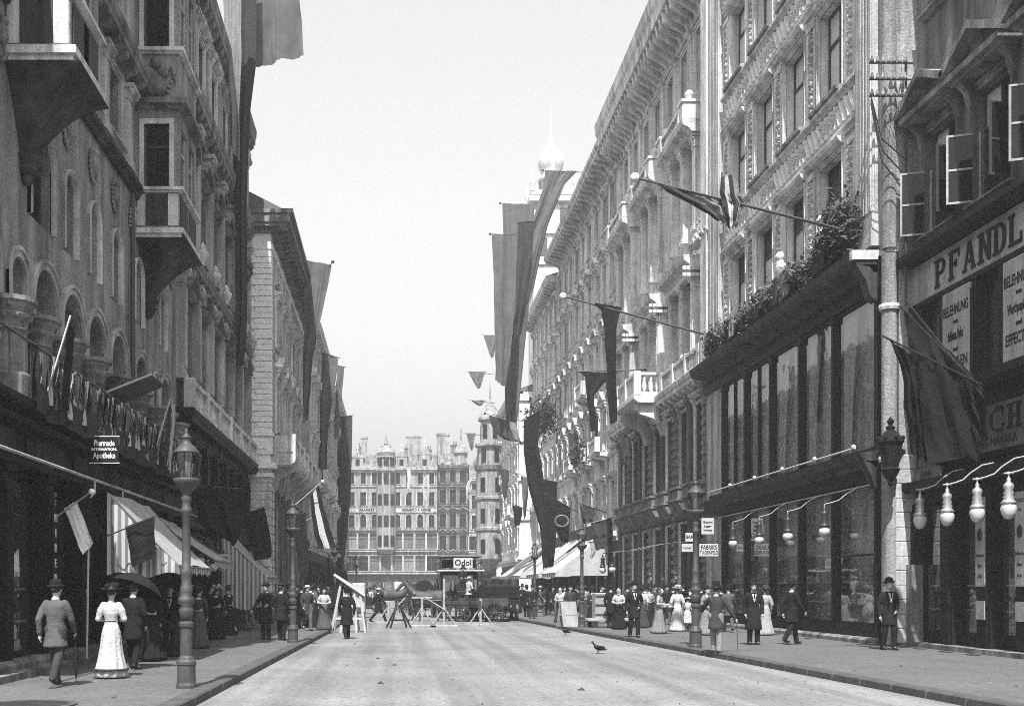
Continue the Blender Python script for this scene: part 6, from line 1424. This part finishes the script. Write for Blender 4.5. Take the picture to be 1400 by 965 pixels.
person('man in black with bowler and white cravat standing at the store corner', 1215, 888, 176, pose='contra', h=1.80, shirt='front')
CR = [(835, 858, 40, 'man', 'stand', 'cloth_black', 'cloth_black', 'bowler'), (878, 858, 10, 'woman', 'stand', 'cloth_white', 'cloth_dark', 'lady_hat'), (888, 856, -30, 'woman', 'hold', 'cloth_light', 'cloth_black', 'small_hat'), (896, 853, 160, 'man', 'stand', 'cloth_dark', 'cloth_black', 'bowler'), (912, 854, 190, 'man', 'contra', 'cloth_black', 'cloth_grey', 'bowler'), (950, 860, 200, 'woman', 'stand', 'cloth_dark', 'cloth_black', 'lady_hat'), (958, 866, 20, 'man', 'walk2', 'cloth_black', 'cloth_black', 'bowler'), (966, 868, 150, 'woman', 'hold', 'cloth_mid', 'cloth_mid', 'small_hat'), (822, 852, 100, 'man', 'walk', 'cloth_black', 'cloth_black', 'cap'), (780, 855, 170, 'man', 'stand', 'cloth_dark', 'cloth_dark', 'cap'), (766, 851, 200, 'woman', 'hold', 'cloth_white', 'cloth_dark', 'scarf'), (720, 843, 30, 'man', 'stand', 'cloth_black', 'cloth_black', 'bowler'), (728, 845, 190, 'man', 'contra', 'cloth_black', 'cloth_dark', 'bowler'), (738, 842, 100, 'man', 'walk', 'cloth_grey', 'cloth_grey', 'boater'), (810, 850, 10, 'woman', 'stand', 'cloth_dark', 'cloth_black', 'lady_hat')]
CL = ['man in bowler left of the kerchiefed woman', 'woman in white blouse at the left edge of the crowd by the palace', 'woman in light blouse deeper in the crowd by the palace', 'bowler-hatted man at the back of the crowd by the palace', 'man with grey trousers in the crowd behind the basket carrier', 'woman in dark blouse between the child and the lamp', 'dark-suited man half hidden behind the right lamp shaft', 'woman in grey dress right behind the right lamp', 'man in cap passing the handcart', 'man in working cap beside the sandwich board', 'woman with white headscarf behind the sandwich board', 'man in black, left of the group below the white awnings', 'man in black facing the camera below the white awnings', 'man in grey with straw hat below the white awnings', 'woman in dark dress beside the handcart']
for lb, (x, y, f, k, po, tp, lo, ht) in zip(CL, CR): person(lb, x, y, f, k, po, tp, lo, ht, 'straw' if ht == 'boater' else ('cloth_white' if ht == 'scarf' else 'cloth_black'), 1.70 if k == 'man' else 1.62, group=MG)
ML = [(394, 850), (408, 848), (418, 846), (426, 850), (433, 845), (448, 842), (460, 840), (466, 836), (352, 852), (318, 862), (258, 884), (288, 868)]
MR = [(690, 838), (698, 836), (706, 838), (714, 836), (746, 840), (756, 842), (772, 844), (790, 846), (800, 848), (858, 853), (868, 852), (882, 850), (904, 850), (920, 852), (934, 853), (944, 852), (986, 862), (996, 864)]
MQ = [(484, 832), (512, 828), (524, 824), (534, 822), (548, 824), (588, 824), (616, 826), (648, 828), (664, 834)]
rp = random.Random(11); WHERE = {0: 'the left pavement crowd', 1: 'the right pavement crowd', 2: 'the square'}
for gi, (pts, zz) in enumerate(((ML, SW), (MR, SW), (MQ, 0))):
    for i, (x, y) in enumerate(sorted(pts)):
        k = 'man' if rp.random() < .62 else 'woman'; po = rp.choice(['stand', 'walk', 'walk2', 'contra', 'hold']); f = rp.choice([0, 15, -25, 90, 170, 190, -100]); ht = rp.choice(['bowler', 'bowler', 'cap', 'boater', 'top_hat']) if k == 'man' else rp.choice(['lady_hat', 'small_hat', 'scarf'])
        tp = rp.choice(['cloth_black', 'cloth_black', 'cloth_dark', 'cloth_grey']) if k == 'man' else rp.choice(['cloth_white', 'cloth_dark', 'cloth_black', 'cloth_mid']); lo = rp.choice(['cloth_black', 'cloth_dark', 'cloth_grey'])
        fr = 'first second third fourth fifth sixth seventh eighth ninth tenth eleventh twelfth thirteenth fourteenth fifteenth sixteenth seventeenth eighteenth'.split()[i]
        person('small background %s in %s, %s from left in %s' % (k, {'cloth_black': 'black', 'cloth_dark': 'dark clothes', 'cloth_grey': 'grey', 'cloth_white': 'a white blouse', 'cloth_mid': 'a grey blouse'}[tp], fr, WHERE[gi]), x, y, f, k, po, tp, lo, ht, 'straw' if ht == 'boater' else 'cloth_black', rp.uniform(1.62, 1.76), z=zz, group='farther people of ' + WHERE[gi])
# drivers
person('driver in white shirt seated on the front of the flat cart', 0, 0, 60, pose='sit', top='cloth_white', low='cloth_dark', hat='boater', hatm='straw', h=1.7, loc=Vector((3.75, 56.3, 1.0)), coat=.12)
person('coachman in dark livery on the omnibus box', 0, 0, 180, pose='sit', h=1.7, hat='top_hat', loc=Vector((3.6, 58.6, 1.55)), coat=.12)

# ---- horse
HJ = dict()
def horse_mb():
    M = MB()
    spine = [(0, -.78, 1.42), (0, -.45, 1.48), (0, 0, 1.40), (0, .42, 1.46), (0, .66, 1.50)]
    M.loft([ring(0, y, z, rx, rz, 16) for y, z, rx, rz in ()] or [[(rx*math.cos(2*PI*k/16), y, z + rz*math.sin(2*PI*k/16)) for k in range(16)] for y, z, rx, rz in ((-.92, 1.25, .12, .2), (-.8, 1.27, .25, .32), (-.5, 1.24, .30, .36), (-.1, 1.16, .29, .36), (.3, 1.17, .28, .38), (.6, 1.22, .25, .36), (.78, 1.3, .15, .26))])
    limb(M, [Vector((0, .62, 1.38)), Vector((0, .95, 1.72)), Vector((0, 1.12, 1.98))], [.24, .16, .12])
    limb(M, [Vector((0, 1.12, 2.0)), Vector((0, 1.34, 1.82)), Vector((0, 1.52, 1.62))], [.12, .095, .07]); M.ball((0, 1.55, 1.58), .075, 8)
    for s_ in (-1, 1):
        M.tube([(s_*.06, 1.08, 2.08), (s_*.075, 1.08, 2.22)], [.04, .012], 6)
        f = .12*s_
        limb(M, [Vector((s_*.16, .52, 1.12)), Vector((s_*.16, .56 + f, .66)), Vector((s_*.16, .54 + f*1.6, .36)), Vector((s_*.16, .54 + f*1.7, .1))], [.13, .075, .05, .055])
        limb(M, [Vector((s_*.17, -.66, 1.16)), Vector((s_*.18, -.52 - f, .82)), Vector((s_*.17, -.84 - f*1.3, .54)), Vector((s_*.17, -.76 - f*1.5, .1))], [.2, .12, .065, .055])
        for y in (.56 + f*1.7, -.74 - f*1.5): M.lathe([(.085, 0), (.07, .1)], (s_*.165, y, 0), 8)
    return M
fuse('horse_body', horse_mb(), .028)

# ---- fuse all figures in one evaluation
tmp = []
for key, mb, vx in GROW:
    o = obj('tmp', mb.mesh('tmp'))
    b = bmesh.new(); b.from_mesh(o.data); bmesh.ops.recalc_face_normals(b, faces=b.faces); b.to_mesh(o.data); b.free()
    m = o.modifiers.new('r', 'REMESH'); m.mode = 'VOXEL'; m.voxel_size = vx; m.use_smooth_shade = True
    m = o.modifiers.new('s', 'SMOOTH'); m.factor = .5; m.iterations = 3 if vx > .01 else 1
    tmp.append((key, o))
dg = bpy.context.evaluated_depsgraph_get()
for key, o in tmp:
    me = bpy.data.meshes.new_from_object(o.evaluated_get(dg)); me.materials.clear(); me.materials.append(MATS['cloth_black']); me.name = str(key[0] if isinstance(key, tuple) else key); CACHE[key] = me
for key, o in tmp: md = o.data; bpy.data.objects.remove(o); bpy.data.meshes.remove(md)
for k_ in [k for k in CACHE if isinstance(k, tuple) and k[0] == 'skirt']:
    kind, pose = k_[1:]; CACHE[k_] = skirt_mb(joints(pose, True), .89 if kind == 'woman' else .52, .35 if pose == 'walk' else 0, .33 if kind == 'woman' else .28).mesh('skirt', 'cloth_black', True)
for q in PEOPLE:
    fem = q['kind'] != 'man'; pose = q['pose']; J = joints(pose, fem)
    root = thing('person', q['label'], 'person', q['loc'], R(-q['face']), q['group']); s_ = q['h']/1.75; root.scale = (s_, s_, s_)
    P_ = lambda nm, key, m, loc=(0, 0, 0), rot=(0, 0, 0): setmat(obj(nm, CACHE[key], root, loc, rot), m)
    P_('body', ('body', fem, pose), 'skin'); P_('blouse' if fem else 'jacket', ('coat', fem, pose, q['coat']), q['top']); P_('shoes', ('shoes', pose), 'leather')
    if fem: P_('skirt', ('skirt', q['kind'], pose), q['low'])
    else: P_('trousers', ('trousers', pose), q['low'])
    hd = J['head']; lean = POSES[pose].get('lean', 0)
    put('hair', ('hair', fem), lambda: MB().ball((0, -.022, .03), .104, 14, .86, .92, 1.06).ball((0, -.085, .02 if not fem else .06), .055 if not fem else .075, 10).mesh('hair', 'hair', True), root, hd, (-lean, 0, 0))
    if q['hat']:
        shared(('hat', q['hat']), HATS[q['hat']]); o = P_('headscarf' if q['hat'] == 'scarf' else 'hat', ('hat', q['hat']), q['hatm'], hd + Vector((0, -.012, .05 if q['hat'] != 'scarf' else .01)), (R(5), 0, 0)); o.scale = (.88, .88, .95)
    if q['shirt'] == 'front':
        put('shirt_front', 'shirtf', lambda: MB().grid(6, 8, lambda a, b: ((a - .5)*.13*(1 - .75*b), .118 + .018*math.cos((a - .5)*3) - .05*max(0, .35 - b)*0 - .06*max(0, .3 - b), 1.41 - .22*b)).mesh('shirt_front', 'cloth_white', True), root)
        put('cravat', 'cravat', lambda: MB().ball((-.035, .1, 1.435), .03, 8, 1.2, .6, .8).ball((.035, .1, 1.435), .03, 8, 1.2, .6, .8).tube([(0, .115, 1.43), (0, .14, 1.3)], [.016, .02], 6).mesh('cravat', 'cloth_black', True), root)
    if not fem: put('collar', 'collar', lambda: MB().lathe([(.068, 0), (.064, .05), (.058, .05)], seg=14).mesh('collar', 'cloth_white', True), root, J['neck'] + Vector((0, .0, -.012)))
    for e in q['extras']:
        wr = J['wri', 1] + (J['wri', 1] - J['elb', 1]).normalized()*.09
        if e == 'cane': stick(root, wr, min(.9, wr.z - .01), tilt=(0, R(-2), 0))
        elif e == 'shut': umbrella_shut(root, wr, wr.z + .05 if wr.z < .8 else wr.z - .05, (R(-4), R(-3), 0))
        elif e == 'open':
            wl_ = J['wri', -1] + Vector((.02, .08, .04)); umbrella_open(root, wl_ + Vector((.02, -.04, .16)), 'cloth_black')
        elif e == 'belt':
            put('hem_band', 'hemb', lambda: MB().loft([ring(0, -.055, z, r1, r1*.97, 40) for z, r1 in ((.16, .345), (.185, .338))]).mesh('hem_band', 'cloth_dark', True), root)
            put('belt', 'belt', lambda: MB().loft([ring(0, 0, z, .118, .10, 20) for z in (1.04, 1.085)]).mesh('belt', 'cloth_black', True), root)
        elif e == 'basket':
            M = MB(); M.loft([ring(0, 0, z, rx, ry, 18) for z, rx, ry in ((0, .22, .15), (.16, .28, .2), (.18, .29, .21), (.18, .26, .18), (.1, .24, .17))]); b_ = M.build('basket', 'wood_brown', root, (0, .34, .82))
            M = MB()
            for k in range(14): M.ball((rnd.uniform(-.2, .2), rnd.uniform(-.13, .13), .17 + rnd.uniform(0, .05)), .055, 7)
            M.build('basket_contents', 'cloth_light', b_)

# ================================================================== VEHICLES AND STREET GEAR
def wheel(root, x, y, r_, z=None, wdt=.06, spokes=12, m='wood_brown', ax='x'):
    "spoked cart wheel: tyre, hub and spokes; axle along x"
    o = put('wheel', ('tyre', round(r_, 2)), lambda: (lambda M: M)(tyre(r_, wdt)).mesh('wheel', 'iron'), root, (x, y, z or r_))
    put('spokes', ('spk', round(r_, 2), m), lambda: spokes_mb(r_, spokes).mesh('spokes', m), o)
    if ax == 'y': o.rotation_euler = (0, 0, PI/2)
    return o
def tyre(r_, wdt):
    M = MB(); n = 24; rings = []
    for k in range(n):
        a0, a1 = 2*PI*k/n, 2*PI*(k + 1)/n
        f = lambda q, a: (q*math.cos(a), q*math.sin(a))
        M.prism([f(r_, a0), f(r_, a1), f(r_ - .055, a1), f(r_ - .055, a0)], -wdt/2, wdt/2, 'x')
    return M
def spokes_mb(r_, n):
    M = MB(); M.tube([(-.11, 0, 0), (.11, 0, 0)], .08, 10)
    for k in range(n):
        a = 2*PI*k/n; M.tube([(0, .05*math.cos(a), .05*math.sin(a)), (0, (r_ - .04)*math.cos(a), (r_ - .04)*math.sin(a))], [.028, .02], 5)
    return M
def horse(label, loc, rz, group='horses in harness'):
    root = thing('horse', label, 'horse', loc, rz, group); o = setmat(obj('body', CACHE['horse_body'], root), 'horse_coat')
    put('mane', 'mane', lambda: MB().loft([[(.03*math.cos(a*PI/4), y + .05*math.sin(a*PI/4), z + .1*math.sin(a*PI/4)) for a in range(8)] for y, z in ((.55, 1.62), (.78, 1.82), (.96, 2.02), (1.06, 2.14))]).mesh('mane', 'hair'), root)
    put('tail', 'tail', lambda: MB().tube([(0, -.9, 1.38), (0, -1.03, 1.25), (0, -1.06, .95), (0, -1.03, .62)], [.05, .07, .08, .02], 8).mesh('tail', 'hair', True), root)
    put('harness', 'harn', lambda: MB().loft([[(.33*math.cos(a*PI/8), .52 + .1*math.sin(a*PI/8), 1.24 + .43*math.sin(a*PI/8)) for a in range(16)], [(.33*math.cos(a*PI/8), .6 + .1*math.sin(a*PI/8), 1.24 + .43*math.sin(a*PI/8)) for a in range(16)]]).tube([(-.3, .5, 1.2), (-.34, 0, 1.1), (-.34, -.8, 1.05)], .025, 5).tube([(.3, .5, 1.2), (.34, 0, 1.1), (.34, -.8, 1.05)], .025, 5).mesh('harness', 'leather'), root)
    return root
# horse omnibus with roof seats and an advertisement board, coming towards the camera
ob = thing('horse_omnibus', 'horse omnibus with roof canopy and white advertisement board reading Odol', 'omnibus', (3.55, 61.5, 0), PI)
M = MB(); M.bbox(-1.05, 1.05, -2.2, 1.0, .75, 1.15, .08).box(-1.0, 1.0, -2.2, .9, 2.42, 2.56); M.build('carriage_body', 'wood_brown', ob)
for x in (-1.0, .94):
    for y in (-2.15, -1.2, -.25, .8): put('window_post', 'obp', lambda: MB().box(0, .06, 0, .07, 1.15, 2.42).mesh('window_post', 'wood_brown'), ob, (x, y, 0))
for x in (-.97, .97): MB().add([(x, -2.1, 1.15), (x, .85, 1.15), (x, .85, 2.42), (x, -2.1, 2.42)], [(0, 1, 2, 3)]).build('side_glass', 'glass', ob)
MB().box(-1.25, 1.25, -2.6, 2.0, 2.6, 2.68).box(-1.28, 1.28, -2.65, 2.05, 2.62, 2.66).build('canopy', 'stone_trim', ob)
for x in (-1.1, 1.1): MB().tube([(x, 1.8, 1.2), (x, 1.8, 2.62)], .03, 6).build('canopy_post', 'iron', ob)
MB().bbox(-.8, .8, .95, 1.5, 1.2, 1.55, .05).build('driver_box', 'leather', ob); MB().box(-.9, .9, 1.0, 2.0, 1.1, 1.18).build('footboard', 'wood_brown', ob)
for x in (-1.15, 1.15):
    MB().tube([(x, -2.4, 3.1), (x, 1.8, 3.1)], .025, 5).build('roof_rail', 'iron', ob)
    for y in (-2.3, -1, .4, 1.7): put('rail_post', 'obr', lambda: MB().tube([(0, 0, 2.68), (0, 0, 3.1)], .018, 5).mesh('rail_post', 'iron'), ob, (x, y, 0))
for y in (-1.8, -.9, 0): MB().box(-.9, .9, y, y + .35, 2.85, 2.92).box(-.9, .9, y - .05, y, 2.9, 3.3).build('roof_seat', 'wood_brown', ob)
MB().box(-1.2, 1.2, -2.6, 1.9, 3.42, 3.5).build('upper_awning', 'cloth_mid', ob)
for x in (-1.1, 1.1):
    for y in (-2.4, 1.7): put('awning_post', 'oba', lambda: MB().tube([(0, 0, 2.68), (0, 0, 3.43)], .02, 5).mesh('awning_post', 'iron'), ob, (x, y, 0))
a_ = MB().bbox(-.62, .42, 2.02, 2.07, 2.78, 3.32, .01).build('advertisement', 'white_paint', ob); text(a_, 'Odol', .44, (-.1, 2.075, 3.06), FACE, 'black_paint', 1.0, .004, .008)
for x in (-.92, .92): wheel(ob, x, -1.5, .55); wheel(ob, x, 1.2, .42)
MB().tube([(0, 1.4, .6), (0, 3.9, .9)], .04, 6).build('shaft_pole', 'wood_brown', ob)
horse('dark horse pulling the omnibus, on its right-hand shaft', (4.1, 57.6, 0), PI); horse('dark horse pulling the omnibus, on its left-hand shaft', (3.0, 57.7, 0), PI - .05)
# flat cart with one horse, crossing
fc = thing('flat_cart', 'low flat horse cart with a white-shirted driver, in front of the omnibus', 'cart', (3.9, 55.9, 0), R(80))
MB().bbox(-.85, .85, -1.9, .9, .78, .95, .03).build('cart_bed', 'wood_brown', fc); 
for x in (-.83, .79): MB().box(x, x + .04, -1.9, .6, .95, 1.2).build('side_board', 'wood_brown', fc)
MB().box(-.7, .7, .5, .85, .951, 1.35).build('driver_bench', 'wood_dark', fc)
for x in (-.9, .9): wheel(fc, x, -1.2, .48); wheel(fc, x, .4, .4)
for x in (-.4, .4): MB().tube([(x, .8, .7), (x, 2.9, 1.05)], .03, 5).build('shaft', 'wood_brown', fc)
horse('horse between the shafts of the flat cart, seen from the side', (1.6, 56.3, 0), R(82))
# loaded delivery wagon seen from behind
dw = thing('delivery_wagon', 'loaded dark delivery wagon with white lettering on its tailboard, seen from behind', 'wagon', (5.45, 56.5, 0), 0)
MB().bbox(-.85, .85, -.2, 3.2, .95, 1.1, .03).build('wagon_bed', 'wood_dark', dw); MB().box(-.87, .87, -.1, 3.2, 1.1, 1.9).build('load_body', 'wood_brown', dw)
for z in (1.2, 1.42, 1.64): MB().bbox(-.95, .95, -.2, -.11, z, z + .17, .02).build('tail_rail', 'wood_dark', dw)
t_ = MB().bbox(-.72, .72, -.26, -.21, .52, .96, .02).build('tailboard', 'black_paint', dw); text(t_, 'MEZÖ', .34, (0, -.265, .76), (PI/2, 0, 0), 'white_paint', 1.05, .004, .006)
for i in range(4): MB().bbox(-.8 + .42*i, -.42 + .42*i, .2, 1.4, 1.901, 2.15 + .06*(i % 2), .05).build('crate', 'wood_brown', dw)
MB().lathe([(.5, 0), (.52, .3), (.4, .42)], (.1, 1.9, 1.901), 14).build('bale', 'cloth_grey', dw)
for x in (-.78, .78): wheel(dw, x, .1, .5, wdt=.1); wheel(dw, x, 2.6, .45, wdt=.1)
horse('horse far ahead of the loaded wagon', (5.45, 62.6, 0), 0)
# cab and carriages in the square
def carriage(label, x, y, d, rz, m='black_paint', hood=True, w=1.0):
    p = P(x, HZ, d); root = thing('carriage', label, 'carriage', (p.x, d, 0), rz, 'carriages in the square')
    M = MB(); M.loft([[(.62*s1, yy, z) for s1, z in ((-1, z0), (1, z0), (1, z1), (-1, z1))] for yy, z0, z1 in ((-1.0, .75, 1.35), (-.7, .55, 1.3), (.2, .5, 1.05), (.6, .7, 1.0), (.9, .85, 1.3))]); M.build('carriage_body', m, root)
    if hood:
        M = MB(); M.loft([[(.66*math.cos(a*PI/8) if 0 < a < 8 else .66*math.cos(a*PI/8), yy, 1.3 + zz*math.sin(a*PI/8)) for a in range(9)] for yy, zz in ((-1.05, .5), (-.75, .85), (-.2, .95), (.1, .9))]); M.build('hood', 'leather' if m == 'black_paint' else 'cloth_light', root)
    for s1 in (-.72, .72): wheel(root, s1, -.7, .5); wheel(root, s1, .9, .4)
    for s1 in (-.35, .35): MB().tube([(s1, .9, .75), (s1, 3.0, 1.0)], .025, 5).build('shaft', 'wood_brown', root)
    MB().box(-.45, .45, .75, 1.1, 1.25, 1.4).build('driver_seat', 'leather', root)
    c_, s2 = math.cos(rz), math.sin(rz); horse(label.replace('carriage', 'carriage horse') + ', in its shafts', (p.x - 2.0*s2, d + 2.0*c_, 0), rz)
    return root
carriage('hooded black carriage behind the T-shaped trestle', 580, 0, 66, PI + .2); carriage('open carriage far off to the left of the omnibus', 566, 0, 84, R(70), hood=False)
carriage('hooded carriage beyond the striding man', 500, 0, 74, R(-80)); carriage('white-tilted carriage standing in the middle of the square', 540, 0, 92, R(95), 'white_paint'); carriage('dark carriage right of the omnibus near the wagon', 632, 0, 80, R(200))
# trestle barriers that close the street
def tie(M, a, b, r_=.035): M.tube([a, b], r_, 4)
tr = thing('trestle', 'wooden A-shaped trestle, leftmost barrier in the roadway', 'barrier', ground_at(545, 858), R(15), 'street barriers')
for e in (-1, 1):
    MB().tube([(e*.45, -.35, 0), (.06*e, 0, .98)], .045, 5).build('leg', 'wood_brown', tr); MB().tube([(e*.45, .35, 0), (.06*e, 0, .98)], .045, 5).build('leg', 'wood_brown', tr)
MB().box(-.42, .42, -.33, -.27, .3, .38).build('cross_rail', 'wood_brown', tr); MB().tube([(-.1, 0, .9), (.3, 0, 1.28)], .035, 5).build('top_bar', 'wood_raw', tr)
def tstand(label, x, y, h, top=.0):
    root = thing('barrier_post', label, 'barrier', ground_at(x, y), 0, 'street barriers')
    MB().bbox(-.05, .05, -.05, .05, .05, h, .01).build('post', 'wood_raw', root); MB().bbox(-.62, .62, -.06, .06, 0, .1, .02).build('foot', 'wood_raw', root); MB().bbox(-.06, .06, -.6, .6, 0, .09, .02).build('foot', 'wood_raw', root)
    for e in (-1, 1): MB().tube([(e*.5, 0, .08), (e*.05, 0, .75)], .035, 4).build('brace', 'wood_raw', root)
    if top: MB().bbox(-top/2, top/2, -.05, .05, h, h + .08, .01).build('top_bar', 'wood_raw', root)
    return root
tstand('barrier post with T-shaped top, second from the left', 577, 857, 1.25, .9); tstand('tall barrier post in front of the omnibus', 607, 857, 2.1); tstand('short barrier post before the loaded wagon', 657, 855, 1.2)
tstand('small barrier post between the striding man and the A-shaped trestle', 531, 852, 1.0, .6)
bp = thing('barrier_plank', 'broad plank lying across the two right-hand barrier posts', 'plank', ground_at(632, 855) + Vector((0, -.12, .84))); MB().bbox(-.95, .85, -.03, .03, 0, .28, .01).build('plank', 'wood_brown', bp); MB().box(-.8, .7, -.045, -.031, .08, .12).build('batten', 'wood_dark', bp)
bp = thing('barrier_plank', 'thin bar slanting down from the T-shaped barrier post', 'plank', ground_at(577, 857) + Vector((0, -.1, 1.2))); MB().tube([(.1, 0, .1), (1.0, 0, -.45)], .03, 5).build('bar', 'wood_raw', bp)
# white trestle stand with sloping canvas at the left kerb
ws = thing('white_stand', 'white-painted trestle stand with a sloping canvas top at the left kerb', 'stand', ground_at(478, 864), R(-6))
for x in (-.62, -.28, .3, .62):
    MB().tube([(x*1.05, -.4, 0), (x*.55, 0, 1.9)], .045, 4).build('leg', 'white_paint', ws)
    MB().tube([(x*1.05, .45, 0), (x*.55, 0, 1.9)], .04, 4).build('leg', 'white_paint', ws)
for z, w in ((.5, 1.15), (1.0, .95)): MB().box(-w/2, w/2, -.34 + .16*z, -.28 + .16*z, z, z + .08).build('cross_rail', 'white_paint', ws)
MB().grid(6, 6, lambda a, b: (-.6 + 1.2*a, -.15 + .5*b, 2.15 - .75*a + .12*math.sin(b*PI))).build('canvas', 'cloth_white', ws); MB().tube([(-.6, -.18, 2.2), (.6, -.18, 1.4)], .035, 5).build('top_bar', 'white_paint', ws); MB().bbox(.1, .6, -.05, .3, .8, 1.9, .04).build('covered_frame', 'cloth_white', ws)
# sandwich board and handcart on the right pavement
sb_ = thing('sandwich_board', 'leaning wooden sandwich board on the right pavement', 'board', ground_at(776, 856, SW), R(20))
for e in (-1, 1): MB().box(-.35, .35, -.02, .02, 0, 1.05).build('board_panel', 'wood_raw', sb_, (0, e*.28, 0), (e*R(14), 0, 0))
MB().box(-.3, .3, -.2, .2, .45, .5).build('shelf', 'wood_raw', sb_)
hc = thing('handcart', 'low flat handcart carrying a pale crate, in front of the palace shop', 'handcart', ground_at(836, 857, SW), R(8))
MB().bbox(-1.1, 1.1, -.35, .35, .26, .36, .02).build('cart_bed', 'wood_raw', hc); MB().tube([(1.1, -.3, .3), (1.5, -.3, .7)], .025, 5).tube([(1.1, .3, .3), (1.5, .3, .7)], .025, 5).tube([(1.5, -.3, .7), (1.5, .3, .7)], .025, 5).build('handle', 'wood_brown', hc)
for x in (-.8, .8):
    for y in (-.3, .3): put('small_wheel', 'hcw', lambda: MB().lathe([(.1, -.03), (.13, -.03), (.13, .03), (.1, .03)], seg=14).mesh('small_wheel', 'iron'), hc, (x, y, .13), (PI/2, 0, 0))
cr = thing('crate', 'pale upright crate standing on the handcart', 'crate', ground_at(836, 857, SW) + Vector((-.35, 0, .362)), R(8)); MB().bbox(-.38, .38, -.25, .25, 0, 1.02, .03).build('box', 'wood_raw', cr)
for z in (.12, .5, .86): MB().box(-.385, .385, -.272, -.251, z, z + .07).build('slat', 'wood_brown', cr)
# stacked goods at the corner of the quoined house
gs = thing('goods_stack', 'stack of folded papers and boxes under the long striped awning', 'goods', ground_at(327, 858, SW)); 
for i in range(9): MB().bbox(-.3 + .02*(i % 3), .28 - .03*(i % 2), -.25, .25, 0, .1, .01).build('bundle', ('cloth_mid', 'cloth_light', 'cloth_grey')[i % 3], gs, (0, 0, i*.105), (0, 0, .1*(i % 4)))
# pigeons
def pigeon(label, x, y, rz, s_=1.0):
    root = thing('pigeon', label, 'bird', ground_at(x, y), rz, 'pigeons on the roadway'); root.scale = (s_,)*3
    put('body', 'pgb', lambda: (lambda M: M.mesh('body', 'cloth_dark', True))(MB().loft([[(rx*math.cos(a*PI/5), y_, z_ + rz_*math.sin(a*PI/5)) for a in range(10)] for y_, z_, rx, rz_ in ((-.24, .1, .03, .01), (-.12, .13, .06, .05), (0, .15, .08, .075), (.08, .18, .065, .065), (.12, .24, .035, .04), (.14, .29, .038, .038), (.17, .3, .03, .028), (.2, .29, .008, .008))])), root)
    for e in (-1, 1): put('leg', 'pgl', lambda: MB().tube([(0, 0, .1), (0, .01, 0), (0, .04, .004)], .007, 5).mesh('leg', 'leather'), root, (e*.03, 0, 0))
    put('wing', 'pgw', lambda: MB().ball((.075, -.03, .16), .07, 8, .25, 1.8, .7).mesh('wing', 'cloth_black', True), root); put('wing', 'pgw2', lambda: MB().ball((-.075, -.03, .16), .07, 8, .25, 1.8, .7).mesh('wing', 'cloth_black', True), root)
pigeon('dark pigeon on the roadway right of the middle, nearer of two', 818, 893, R(100), 1.0); pigeon('dark pigeon near the right kerb, farther of two', 773, 868, R(60), 1.0)

# ---- straw, droppings and grit on the roadway and pavements
r_ = random.Random(5); M = MB(); M2 = MB()
for i in range(430):
    y = 15 + 45*r_.random()**1.6; x = r_.uniform(-6.2, 13.0)
    kl = -2.9 if y < 27 else -2.6; kr = 8.2 - (y - 16)*.046
    z = .004 if kl + .4 < x < kr - .4 else SW + .004
    if kl - .5 < x <= kl + .4 or kr - .4 <= x < kr + .5: continue
    q = r_.choice((.01, .014, .02, .035)) if i < 415 else r_.uniform(.05, .1); a = r_.uniform(0, PI); c, s_ = math.cos(a), math.sin(a); n = 6
    pts = [(x + q*r_.uniform(.6, 1.4)*(c*math.cos(k) - s_*.5*math.sin(k)), y + q*r_.uniform(.6, 1.4)*(s_*math.cos(k) + c*.5*math.sin(k)), z) for k in [2*PI*j/n for j in range(n)]]
    top = (x, y, z + q*.5); T = M if r_.random() < .7 else M2
    T.add(pts + [top], [(k, (k + 1) % n, n) for k in range(n)])
for mm, mt, nm in ((M, 'cloth_dark', 'dark droppings and grit scattered over road and pavement'), (M2, 'cloth_mid', 'pale straw scraps scattered over road and pavement')):
    o = mm.build('street_litter', mt); tag(o, nm, kind='stuff')

# ------------------------------------------------------------------ lettering becomes plain meshes
dg = bpy.context.evaluated_depsgraph_get()
for o in TEXTS:
    me = bpy.data.meshes.new_from_object(o.evaluated_get(dg)); c = o.data; nm = o.name
    n = obj(nm, me, o.parent, o.location, o.rotation_euler, o.scale)
    bpy.data.objects.remove(o); bpy.data.curves.remove(c); n.name = nm
